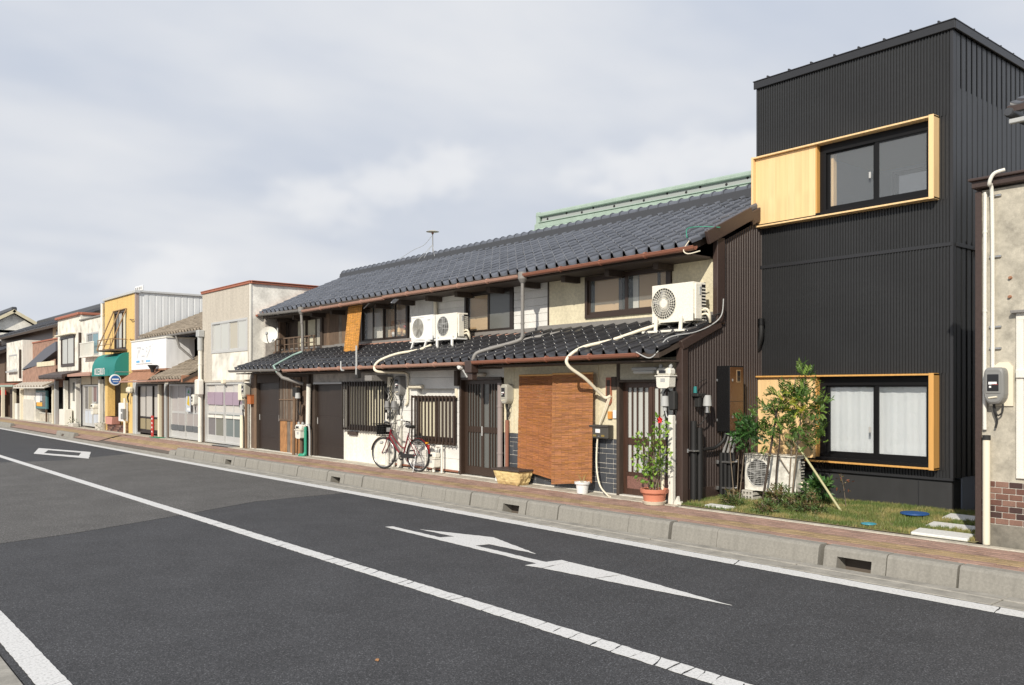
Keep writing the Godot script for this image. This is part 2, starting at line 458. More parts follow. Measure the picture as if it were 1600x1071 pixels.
	M.copper_green = tmat(Color(0.31, 0.395, 0.345), 0.75, "fine", 0.7, "streak", 0.25)
	M.copper_panel = tmat(Color(0.33, 0.36, 0.36), 0.8, "fine", 3.0)
	M.brown_sheet = tmat(Color(0.32, 0.19, 0.14), 0.8, "streak", 0.5, "dirt", 0.4)
	M.grey_roof = tmat(Color(0.11, 0.115, 0.14), 0.5, "fine", 1.0)
	M.gloss_red = mat(Color(0.45, 0.03, 0.02), 0.5)

func make_sky() -> Sky:
	var w := 1536; var h := 768
	var f := FastNoiseLite.new(); f.seed = 41; f.frequency = 1.5; f.fractal_octaves = 6; f.fractal_gain = 0.52; f.noise_type = FastNoiseLite.TYPE_SIMPLEX_SMOOTH
	var g := FastNoiseLite.new(); g.seed = 8; g.frequency = 0.9; g.fractal_octaves = 3; g.noise_type = FastNoiseLite.TYPE_SIMPLEX_SMOOTH
	var d := PackedFloat32Array(); d.resize(w * h * 3)
	var cum := [dir_to(-34.5, 14.8), dir_to(-37.0, 14.9), dir_to(-39.5, 14.4), dir_to(-42.0, 13.8), dir_to(-55.0, 13.9), dir_to(-58.5, 13.0), dir_to(-62.0, 12.0), dir_to(-72.0, 7.0), dir_to(20.0, 13.0), dir_to(120.0, 15.0), dir_to(170.0, 12.0)]
	for y in h:
		var el := (0.5 - (y + 0.5) / h) * PI
		for x in w:
			var k := (y * w + x) * 3
			if el < -0.05:
				d[k] = 0.22; d[k + 1] = 0.215; d[k + 2] = 0.21
				continue
			var az := (x + 0.5) / w * TAU     # the left edge of a panorama is -z
			var v := Vector3(sin(az) * cos(el), sin(el), -cos(az) * cos(el))
			# a thin sheet of high cloud, seen at a slant towards the horizon
			var low := 1.0 - smoothstep(0.0, 0.5, el)
			var band := f.get_noise_3d(v.x * 1.6 + 4.0, v.y * 8.0, v.z * 1.6) * (0.4 + 0.6 * low)
			var q := v / (v.y + 0.28)
			var s := 0.5 + 0.5 * f.get_noise_3d(q.x * 0.8 + q.y, q.z * 0.55, q.y * 0.5)
			var b := 0.5 + 0.5 * g.get_noise_3d(q.x * 0.6, q.z * 0.6, 3.0)
			var t := clampf(smoothstep(0.30, 0.80, s) * (0.45 + 0.75 * b) + band * 0.42, 0.0, 1.0)
			# low heaps of cloud near the horizon
			var u := 0.0
			for c in cum:
				var e: Vector3 = (v - c) * Vector3(1.0, 2.4, 1.0)
				u = maxf(u, clampf(1.12 - e.length() / 0.085 + 0.5 * f.get_noise_3d(v.x * 7.0 + 9.0, v.y * 14.0, v.z * 7.0) + 0.3 * f.get_noise_3d(v.x * 19.0, v.y * 34.0 + 5.0, v.z * 19.0), 0.0, 1.0))
			u = u * u * (3.0 - 2.0 * u)
			var base := Color(0.58, 0.635, 0.74).lerp(Color(0.615, 0.66, 0.74), low)
			var cl := Color(0.80, 0.815, 0.845)
			var col := base.lerp(cl, t * 0.9).lerp(Color(0.91, 0.91, 0.915), u * 0.62)
			d[k] = col.r; d[k + 1] = col.g; d[k + 2] = col.b
	var im := Image.create_from_data(w, h, false, Image.FORMAT_RGBF, d.to_byte_array())
	var pm := PanoramaSkyMaterial.new(); pm.panorama = ImageTexture.create_from_image(im)
	var sky := Sky.new(); sky.sky_material = pm
	return sky

func dir_to(az: float, el: float) -> Vector3:
	var a := deg_to_rad(az); var e := deg_to_rad(el)
	return Vector3(sin(a) * cos(e), sin(e), -cos(a) * cos(e))

func make_camera_and_light() -> void:
	var cam := Camera3D.new(); cam.name = "camera"
	cam.projection = Camera3D.PROJECTION_FRUSTUM
	cam.near = 0.1; cam.far = 600.0
	cam.size = 0.1 * 1071.0 / 1360.0
	cam.frustum_offset = Vector2(0, 0.1 * 73.5 / 1360.0)
	cam.position = Vector3(0, 1.88, 0)
	cam.rotation = Vector3(0, deg_to_rad(50.178), 0)
	add_child(cam)
	var we := WorldEnvironment.new(); we.name = "environment"
	var e := Environment.new()
	e.background_mode = Environment.BG_SKY; e.sky = make_sky()
	e.tonemap_mode = Environment.TONE_MAPPER_LINEAR
	e.tonemap_exposure = 1.0
	e.sdfgi_enabled = true; e.ssao_enabled = true; e.ssil_enabled = true
	we.environment = e
	add_child(we)
	var sun := DirectionalLight3D.new(); sun.name = "sun"
	sun.light_energy = 1.4; sun.light_color = Color(1.0, 0.965, 0.90); sun.light_angular_distance = 0.55; sun.shadow_enabled = true
	sun.basis = Basis.looking_at(Vector3(-0.405, -0.525, -0.748))
	sun.position = Vector3(0, 20, 0)
	add_child(sun)

func scatter(parent: Node, called: String, m: Mesh, mt: Material, xf: Array, cols := []) -> MultiMeshInstance3D:
	var mm := MultiMesh.new(); mm.transform_format = MultiMesh.TRANSFORM_3D
	mm.use_colors = not cols.is_empty(); mm.mesh = m; mm.instance_count = xf.size()
	for i in xf.size():
		mm.set_instance_transform(i, xf[i])
		if cols: mm.set_instance_color(i, cols[i])
	var o := MultiMeshInstance3D.new(); o.name = numbered(parent, called); o.multimesh = mm; o.material_override = mt
	o.set_meta("kind", "stuff")
	parent.add_child(o, true)
	return o

# a painted shape on the road: an outline in x, z with ragged edges, 3 mm thick
func painted(s: Shape, outline: Array, y: float, ragged := 0.006, step := 0.07) -> void:
	var pl := []
	for i in outline.size():
		var a: Vector2 = outline[i]; var b: Vector2 = outline[(i + 1) % outline.size()]
		var k := maxi(1, int(a.distance_to(b) / step))
		var nn := (b - a).normalized().orthogonal()
		for j in k:
			pl.append(a.lerp(b, float(j) / k) + nn * rnd(-ragged, ragged))
	s.prism(pl, 0.003, Transform3D(Basis(Vector3(1, 0, 0), Vector3(0, 0, 1), Vector3(0, 1, 0)), Vector3(0, y, 0)))

func cracked_line(s: Shape, x0: float, x1: float, z0: float, z1: float, y: float, lo: float, hi: float, gap: float, ragged: float) -> void:
	var x := x0
	var sk := rnd(0.0, 0.04)
	while x > x1:
		var nx := maxf(x1, x - rnd(lo, hi))
		var sk2 := rnd(0.0, 0.05)
		var g := rnd(0.2, 1.0) * gap
		painted(s, [Vector2(x + sk, z0), Vector2(x - sk, z1), Vector2(nx - sk2 + g, z1), Vector2(nx + sk2 + g, z0)], y, ragged, 0.045)
		x = nx; sk = sk2

func make_ground() -> void:
	structure("ground", S().bb(-260, 160, -0.4, -0.03, -260, 160), M.earth)
	var road := structure("road", S().bb(-140, 40, -0.2, 0.0, -8.06, -1.165), M.asphalt)
	var patch := S()
	patch.prism([Vector2(-11.9, -1.17), Vector2(-12.4, -2.9), Vector2(-13.2, -4.6), Vector2(-13.97, -6.05), Vector2(-14.1, -8.05), Vector2(-26.9, -8.05), Vector2(-25.3, -5.6), Vector2(-25.6, -4.2), Vector2(-24.9, -1.17)], 0.004, Transform3D(Basis(Vector3(1, 0, 0), Vector3(0, 0, 1), Vector3(0, 1, 0)), Vector3.ZERO))
	P(road, "old_asphalt_patch", patch, M.old_asphalt)
	var cl := S()
	cracked_line(cl, 4.0, -9.0, -4.53, -4.70, 0.0045, 0.09, 0.24, 0.016, 0.007)
	cracked_line(cl, -9.0, -15.0, -4.53, -4.70, 0.0045, 0.14, 0.4, 0.018, 0.007)
	cracked_line(cl, -15.0, -30.0, -4.53, -4.70, 0.0045, 1.0, 2.4, 0.02, 0.004)
	cracked_line(cl, -30.0, -110.0, -4.53, -4.70, 0.0045, 20.0, 30.0, 0.01, 0.0)
	P(road, "centre_line", cl, M.paint)
	var el := S()
	cracked_line(el, 4.0, -16.0, -7.80, -8.015, 0.0045, 1.2, 3.2, 0.02, 0.006)
	cracked_line(el, -16.0, -110.0, -7.80, -8.015, 0.0045, 14.0, 24.0, 0.015, 0.003)
	P(road, "edge_line", el, M.paint)
	var nl := S()
	cracked_line(nl, 2.0, -14.0, -1.215, -1.392, 0.0045, 0.25, 0.75, 0.010, 0.003)
	cracked_line(nl, -14.0, -60.0, -1.215, -1.392, 0.0045, 9.0, 14.0, 0.01, 0.0)
	P(road, "edge_line", nl, M.paint)
	var ar := S()
	painted(ar, [Vector2(-10.22, -6.275), Vector2(-10.19, -6.375), Vector2(-9.05, -6.36), Vector2(-8.98, -6.55), Vector2(-9.74, -6.52), Vector2(-8.62, -6.885), Vector2(-7.45, -6.57), Vector2(-8.28, -6.545), Vector2(-8.31, -6.35), Vector2(-7.03, -6.335), Vector2(-7.02, -6.215), Vector2(-8.4, -6.235)], 0.0045, 0.008)
	painted(ar, [Vector2(-7.03, -6.05), Vector2(-6.82, -6.10), Vector2(-6.87, -6.53), Vector2(-6.99, -6.54), Vector2(-7.02, -6.33)], 0.0045, 0.006)
	painted(ar, [Vector2(-6.80, -6.10), Vector2(-6.11, -6.155), Vector2(-6.06, -6.50), Vector2(-6.855, -6.53)], 0.0045, 0.007)
	painted(ar, [Vector2(-6.09, -6.16), Vector2(-4.58, -6.30), Vector2(-6.04, -6.495)], 0.0045, 0.006)
	P(road, "turn_arrow", ar, M.paint)
	var dm := S()
	var dq := [Vector2(-31.1, -6.2), Vector2(-28.1, -7.0), Vector2(-25.5, -6.3), Vector2(-28.5, -5.55)]
	var dn := [Vector2(-29.9, -6.22), Vector2(-28.0, -6.72), Vector2(-26.75, -6.34), Vector2(-28.5, -5.82)]
	for i in 4:
		painted(dm, [dq[i], dq[(i + 1) % 4], dn[(i + 1) % 4], dn[i]], 0.0045, 0.01, 0.2)
	P(road, "diamond_marking", dm, M.paint)
	# gutter of concrete slabs along the far kerb
	var gut := structure("gutter", S().bb(-140, 40, -0.2, -0.012, -8.50, -8.061), M.joint)
	var x := 3.0
	var gi := 0
	while x > -40.0:
		var l := 2.05
		B(gut, "gutter_slab", M.gutter, x - l + 0.006, x - 0.006, -0.1, 0.006 + 0.002 * (gi % 2), -8.285, -8.062, 0.006)
		B(gut, "gutter_slab", M.gutter, x - l + 0.007, x - 0.005, -0.1, 0.014 + 0.002 * (gi % 3), -8.452, -8.29, 0.008)
		x -= l; gi += 1
	B(gut, "gutter_slab", M.gutter, -140, x - 0.006, -0.1, 0.010, -8.475, -8.062)
	# near side: concrete apron under the camera
	var near := structure("near_pavement", S().bb(-140, 40, -0.2, -0.004, -1.16, 6.0), M.joint)
	x = 1.0
	while x > -13.0:
		B(near, "gutter_slab", M.gutter, x - 0.994, x, -0.1, 0.008, -1.155, -0.72, 0.006)
		x -= 1.0
	B(near, "pavement_slab", M.concrete, -60, 20, -0.1, 0.004, -0.71, 6.0)
	# kerb stones
	org = Vector3.ZERO
	var kerb := Node3D.new(); kerb.name = "kerb"; add_child(kerb); kerb.set_meta("kind", "structure")
	var L := 0.69
	var prof := [Vector2(8.462, -0.05), Vector2(8.462, 0.01), Vector2(8.492, 0.185), Vector2(8.505, 0.207), Vector2(8.53, 0.22), Vector2(8.655, 0.22), Vector2(8.655, -0.05)]
	var fr := Transform3D(Basis(Vector3(0, 0, -1), Vector3(0, 1, 0), Vector3(1, 0, 0)), Vector3.ZERO)   # polygon x is -z, depth runs along x
	var km := [S().prism(prof, L - 0.018, fr).mesh(), S().prism(prof, L - 0.012, fr).mesh(), S().prism(prof, L - 0.008, fr).mesh()]
	var top := [Vector2(8.484, 0.125), Vector2(8.492, 0.185), Vector2(8.505, 0.207), Vector2(8.53, 0.22), Vector2(8.655, 0.22), Vector2(8.655, 0.125)]
	var low := [Vector2(8.462, -0.05), Vector2(8.462, 0.01), Vector2(8.4838, 0.125), Vector2(8.655, 0.125), Vector2(8.655, -0.05)]
	var slot := S()
	slot.prism(top, L - 0.01, fr)
	slot.prism(low, 0.15, fr)
	slot.prism(low, 0.15, fr.translated(Vector3(L - 0.16, 0, 0)))
	var sm := slot.mesh()
	for i in range(-9, 30):
		var kx := -5.009 - L * (i + 1) + 0.006
		if kx < -25.2: continue
		var is_slot := i in [-1, 7, 15, 23]
		var k := add(kerb, "kerb_stone", sm if is_slot else km[posmod(i * 7, 3)], M.kerb, Transform3D(Basis.from_euler(Vector3(0, rnd(-0.004, 0.004), rnd(-0.003, 0.003))), Vector3(kx, rnd(-0.004, 0.003), rnd(-0.004, 0.004))))
		if is_slot: k.set_meta("label", "kerb stone with a drain slot")
	var endp := []
	for q in prof: endp.append(Vector2(q.x, q.y * 0.6))
	add(kerb, "kerb_stone", S().prism(endp, 0.5, fr).mesh(), M.kerb, Transform3D(Basis.IDENTITY, Vector3(-25.62, 0, 0)))
	for kx in [-37.2, -37.9, -38.6, -39.3, -49.5, -50.2, -50.9, -51.6, -52.3, -60.0, -60.7, -61.4]:
		add(kerb, "kerb_stone", sm if kx == -38.6 else km[0], M.kerb, Transform3D(Basis.IDENTITY, Vector3(kx, -0.02, 0)))
	# footpath: bed, pavers, concrete sill along the facades
	var path := structure("footpath", S().bb(-25.4, 12, -0.1, GY - 0.012, -9.69, -8.66), M.joint)
	var ramp := S()
	ramp.prism([Vector2(8.48, -0.1), Vector2(8.48, 0.03), Vector2(9.25, 0.20), Vector2(9.69, 0.206), Vector2(9.69, -0.1)], 90.0, Transform3D(fr.basis, Vector3(-115.4, 0, 0)))
	P(path, "ramp_bed", ramp, M.joint)
	B(path, "footpath_edge", M.sill, -2.0, 12.0, 0.0, GY + 0.004, -10.3, -9.685, 0.008)
	B(path, "footpath_edge", M.sill, -7.95, -2.01, 0.0, GY + 0.006, -9.80, -9.685, 0.008)
	var sx := -8.0
	while sx > -64.0:
		var l := 3.1
		B(path, "footpath_edge", M.sill, sx - l + 0.008, sx - 0.004, 0.0, GY + 0.005 + rnd(0, 0.004), -10.25, -9.685, 0.006)
		sx -= l
	var pm := box_mesh(Vector3(0.194, 0.06, 0.0945), 0.006)
	var cells := []
	for r in 10:
		var z := -8.665 - 0.0995 * (r + 0.5)
		var yellow := r >= 2 and r <= 4
		var px := 2.0 - (0.1 if r % 2 else 0.0)
		while px > -33.0:
			var tilt := 0.0; var y := GY - 0.03
			if px < -25.5 and r < 6:
				tilt = -0.217; y = lerpf(0.045, 0.19, (r + 0.5) / 6.0)
			cells.append([Transform3D(Basis.from_euler(Vector3(-tilt + rnd(-0.008, 0.008), rnd(-0.012, 0.012), rnd(-0.008, 0.008))), Vector3(px, y + rnd(-0.0025, 0.0025), z)), yellow, Vector2(px, z).length_squared() + (1000.0 if absf(px + 2.9) < 0.0 or px > -3.0 else 0.0)])
			px -= 0.2
	cells.sort_custom(func(a, b): return a[2] < b[2])
	var xf := []; var cs := []
	for i in cells.size():
		var q: Array = cells[i]
		if i < 300:
			add(path, "paver", pm, M["%s%d" % ["yellow" if q[1] else "paver", rng.randi() % 4]], q[0])
		else:
			var w := rnd(0.92, 1.08)
			xf.append(q[0]); cs.append((Color(0.315, 0.225, 0.125) if q[1] else Color(0.31, 0.20, 0.16)) * w)
	M.paver_any = tmat(Color.WHITE, 0.9, "rough_plaster", 3.0, "dirt", 0.35); M.paver_any.vertex_color_use_as_albedo = true
	scatter(path, "paver", pm, M.paver_any, xf, cs)
	# farther away the pavers are too small to tell apart
	for q in [[-9.66, -9.19, GY, GY, "paver1"], [-9.19, -8.87, GY, 0.145, "yellow1"], [-8.87, -8.49, 0.144, 0.045, "paver0"]]:
		var sh := S()
		sh.flat(Vector3(-33.2, q[2], q[0]), Vector3(-33.2, q[3], q[1]), Vector3(-115, q[3], q[1]), Vector3(-115, q[2], q[0]), Vector3.UP)
		P(path, "paver_field", sh, M[q[4]])

# ---------------------------------------------------------------- roofs
func tile_mesh(lip: float, knob := false, hump := 0.036, trough := 0.024, w := 0.262, l := 0.262, raise := 0.024) -> ArrayMesh:
	var s := S()
	var K := 12
	var pt := []
	var at := [0.0, 0.09, 0.2, 0.32, 0.44, 0.56, 0.66, 0.74, 0.78, 0.84, 0.90, 0.96, 1.0]
	for t in at:   # a broad shallow pan and a narrow roll at the right
		var y: float = -trough * sin(PI * t / 0.76) if t < 0.76 else hump * sin(PI * (t - 0.76) / 0.26)
		pt.append(Vector2((t - 0.5) * (w + 0.004), y))
	var nr := []
	for i in K + 1:
		var e: Vector2 = pt[mini(i + 1, K)] - pt[maxi(i - 1, 0)]
		nr.append(Vector3(-e.y, e.x, 0).normalized())
	var zf := l * 0.5; var zb := -l * 0.5
	for i in K:
		var a: Vector2 = pt[i]; var b: Vector2 = pt[i + 1]
		var la: float = lip * (1.0 + 0.5 * sin(PI * clampf(at[i] / 0.76, 0, 1))) if at[i] < 0.78 else lip * 0.55
		var lb: float = lip * (1.0 + 0.5 * sin(PI * clampf(at[i + 1] / 0.76, 0, 1))) if at[i + 1] < 0.78 else lip * 0.55
		var ya := a.y + raise; var yb := b.y + raise
		# rounded nose, then the front face
		s.quad4(Vector3(a.x, ya, zf - 0.014), Vector3(b.x, yb, zf - 0.014), Vector3(b.x, b.y - 0.006, zb), Vector3(a.x, a.y - 0.006, zb), nr[i], nr[i + 1], nr[i + 1], nr[i])
		var fa: Vector3 = (nr[i] + Vector3(0, 0, 1)).normalized(); var fb: Vector3 = (nr[i + 1] + Vector3(0, 0, 1)).normalized()
		s.quad4(Vector3(a.x, ya, zf - 0.014), Vector3(b.x, yb, zf - 0.014), Vector3(b.x, yb - 0.008, zf), Vector3(a.x, ya - 0.008, zf), nr[i], nr[i + 1], fb, fa)
		s.quad4(Vector3(a.x, ya - 0.008, zf), Vector3(b.x, yb - 0.008, zf), Vector3(b.x, yb - lb, zf - 0.004), Vector3(a.x, ya - la, zf - 0.004), fa, fb, Vector3(0, 0, 1), Vector3(0, 0, 1))
	s.quad(Vector3(pt[K].x, pt[K].y + 0.022, zf - 0.01), Vector3(pt[K].x, pt[K].y - 0.006, zb), Vector3(pt[K].x, pt[K].y - 0.05, zb), Vector3(pt[K].x, pt[K].y - 0.03, zf - 0.01), Vector3(1, 0, 0))
	if knob:
		s.cbox(Vector3(-0.042, 0.012, zf - 0.085), Vector3(0.075, 0.045, 0.018), 0.012)
	return s.mesh()

var tile_jobs := []    # [size in view, parent, name, mesh, material, transform] for the tiles of one thing

# one slope of tiles: rows counted from the eave up; front edge of the eave at (ey, ez), rising by slope per metre
func tile_slope(parent: Node, x1: float, x0: float, ey: float, ez: float, slope: float, rows: int, mats: String, pitch := 0.262, course := 0.2345, knob_rows := [], called := "roof_tile", nm := 4) -> void:
	var a := atan(slope)
	var bs := Basis(Vector3(1, 0, 0), Vector3(0, cos(a), sin(a)), Vector3(0, -sin(a), cos(a)))
	var up := 0.013 if mats == "tile" else 0.024
	var k := tile_mesh(0.006 + up, false, 0.048 if mats == "tile" else 0.036, 0.024, pitch, course + 0.028, up)
	var kk := tile_mesh(0.006 + up, true, 0.048 if mats == "tile" else 0.036, 0.024, pitch, course + 0.028, up)
	var ke := tile_mesh(0.070, false, 0.046, 0.030, pitch, course + 0.028)
	var cols := int(round((x0 - x1) / pitch))
	for c in cols:
		for r in rows:
			var d := course * (r + 0.5)
			var p := Vector3(x0 - pitch * (c + 0.5), ey + d * sin(a), ez - d * cos(a)) + bs.y * (0.032 + 0.009 * sin(c * 0.31) * sin(r * 0.5 + 0.6) + rnd(-0.004, 0.004))
			var b2 := bs * Basis.from_euler(Vector3(rnd(-0.014, 0.014), rnd(-0.014, 0.014), rnd(-0.02, 0.02)))
			var m := ke if r == 0 else (kk if r in knob_rows else k)
			tile_jobs.append([(p - Vector3(0, 1.88, 0)).length(), parent, called, m, M["%s%d" % [mats, rng.randi() % nm]], Transform3D(b2, p - org)])

func flush_tiles(most: int) -> void:
	tile_jobs.sort_custom(func(a, b): return a[0] < b[0])
	var rest := {}
	for i in tile_jobs.size():
		var j: Array = tile_jobs[i]
		if i < most:
			add(j[1], j[2], j[3], j[4], j[5])
		else:
			var key := "%d %d %d" % [j[1].get_instance_id(), j[3].get_instance_id(), j[4].get_instance_id()]
			if not rest.has(key): rest[key] = [j[1], j[2], j[3], j[4], []]
			rest[key][4].append(j[5])
	# the rest of one roof as one mesh per kind of glaze
	var joined := {}
	for key in rest:
		var q: Array = rest[key]
		var k2 := "%d" % [q[0].get_instance_id()]
		if not joined.has(k2): joined[k2] = [q[0], q[1], {}]
		if not joined[k2][2].has(q[3]): joined[k2][2][q[3]] = SurfaceTool.new()
		for t in q[4]:
			joined[k2][2][q[3]].append_from(q[2], 0, t)
	for k2 in joined:
		var am := ArrayMesh.new(); var ms := []
		for mt in joined[k2][2]:
			joined[k2][2][mt].commit(am); ms.append(mt)
		var o := MeshInstance3D.new(); o.name = numbered(joined[k2][0], joined[k2][1]); o.mesh = am
		for i in ms.size(): am.surface_set_material(i, ms[i])
		o.set_meta("kind", "stuff")
		joined[k2][0].add_child(o, true)
	tile_jobs.clear()

func gutter(parent: Node, mt: Material, x0: float, x1: float, y0: float, y1: float, z: float, r := 0.052, every := 0.9) -> Node:
	# a half-round gutter with brackets
	var s := S()
	var K := 10
	for i in K:
		var a := PI + PI * i / K; var b := PI + PI * (i + 1) / K
		var na := Vector3(0, sin(a), cos(a)); var nb := Vector3(0, sin(b), cos(b))
		for q in [1.0, 0.86]:
			s.quad4(Vector3(x0, y0, z) + na * r * q, Vector3(x1, y1, z) + na * r * q, Vector3(x1, y1, z) + nb * r * q, Vector3(x0, y0, z) + nb * r * q, na, na, nb, nb)
	for sg in [-1.0, 1.0]:
		s.tube([Vector3(x0, y0 + 0.004, z + sg * r * 0.93), Vector3(x1, y1 + 0.004, z + sg * r * 0.93)], 0.009, 6)
	for q in [[x0, y0], [x1, y1]]:
		s.disc(Vector3(q[0], q[1] - r * 0.42, z), Vector3(signf(q[0] - (x0 + x1) * 0.5), 0, 0), r * 0.55, 12)
	var g := P(parent, "gutter", s, mt)
	var n := int(absf(x1 - x0) / every)
	for i in range(1, n):
		var t := float(i) / n
		var x := lerpf(x0, x1, t); var y := lerpf(y0, y1, t)
		P(g, "gutter_joint", S().tube([Vector3(x - 0.018, y - 0.012, z), Vector3(x + 0.018, y - 0.012, z)], r * 1.0, 12), mt)
	return g

# ---------------------------------------------------------------- windows, doors, grilles
# sliding window: frame ring with panes as sub-parts
func window(o: Node, x0: float, x1: float, y0: float, y1: float, z: float, frame: Material, panes: Array, fw := 0.05, depth := 0.07, called := "window", stile := 0.045) -> MeshInstance3D:
	var s := S()
	s.bb(x0, x1, y0, y0 + fw, z - depth, z); s.bb(x0, x1, y1 - fw, y1, z - depth, z)
	s.bb(x0, x0 + fw, y0 + fw, y1 - fw, z - depth, z - 0.002); s.bb(x1 - fw, x1, y0 + fw, y1 - fw, z - depth, z - 0.002)
	var w := P(o, called, s, frame)
	var n := panes.size()
	var pw := (x1 - x0 - 2 * fw) / n
	for i in n:
		var a := x0 + fw + pw * i; var b := a + pw
		var zz := z - (0.018 if i % 2 else 0.042)
		var e := stile * 0.5
		var t := S()
		t.bb(a + 0.002 - (0.01 if i % 2 and i > 0 else 0.0), a + stile, y0 + fw, y1 - fw, zz - 0.02, zz + 0.008); t.bb(b - stile, b - 0.002 + (0.01 if i % 2 and i < n - 1 else 0.0), y0 + fw, y1 - fw, zz - 0.021, zz + 0.007)
		t.bb(a + stile, b - stile, y0 + fw, y0 + fw + stile, zz - 0.02, zz + 0.006); t.bb(a + stile, b - stile, y1 - fw - e, y1 - fw, zz - 0.02, zz + 0.006)
		P(w, "sash", t, frame)
		B(w, "pane", panes[i], a + stile, b - stile, y0 + fw + stile, y1 - fw - e, zz - 0.010, zz - 0.004)
	return w

# upright bars before a window
func grille(o: Node, x0: float, x1: float, y0: float, y1: float, z: float, n: int, mt: Material, bw := 0.035, mids := []) -> Node:
	var s := S()
	for y in [y0 + 0.03, y1 - 0.03] + mids:
		s.cbox(Vector3((x0 + x1) * 0.5, y, z - 0.02), Vector3(x1 - x0, 0.045, 0.03), 0.004)
	var g := P(o, "window_grille", s, mt)
	var m := box_mesh(Vector3(bw, y1 - y0, 0.028), 0.005)
	for i in n:
		add(g, "bar", m, mt, Transform3D(Basis.IDENTITY, Vector3(lerpf(x0 + bw * 0.5, x1 - bw * 0.5, i / (n - 1.0)), (y0 + y1) * 0.5, z + 0.01) - org))
	return g

# vertical boards with uneven tops, edges and tone
func boards(o: Node, called: String, x0: float, x1: float, y0: float, y1: float, z: float, w: float, mats: Array, gap := 0.004, lean := 0.003) -> void:
	var n := maxi(1, int(round((x1 - x0) / w)))
	var p := (x1 - x0) / n
	for i in n:
		var mt: Material = mats[rng.randi() % mats.size()]
		var b := B(o, called, mt, x0 + p * i + gap * 0.5, x0 + p * (i + 1) - gap * 0.5, y0, y1, z - 0.02, z + rnd(-lean, lean), 0.002)
		b.rotation.z = rnd(-0.002, 0.002)

func downpipe(o: Node, pts: Array, r: float, mt: Material, called := "downpipe", bands := 0) -> MeshInstance3D:
	var s := S().tube(pts, r, 12)
	for i in bands:
		var t := (i + 0.5) / bands
		var a: Vector3 = pts[0]; var b: Vector3 = pts[-1]
		var c := a.lerp(b, t); var d := (b - a).normalized()
		s.tube([c - d * 0.012, c + d * 0.012], r * 1.18, 12)
	return P(o, called, s, mt)

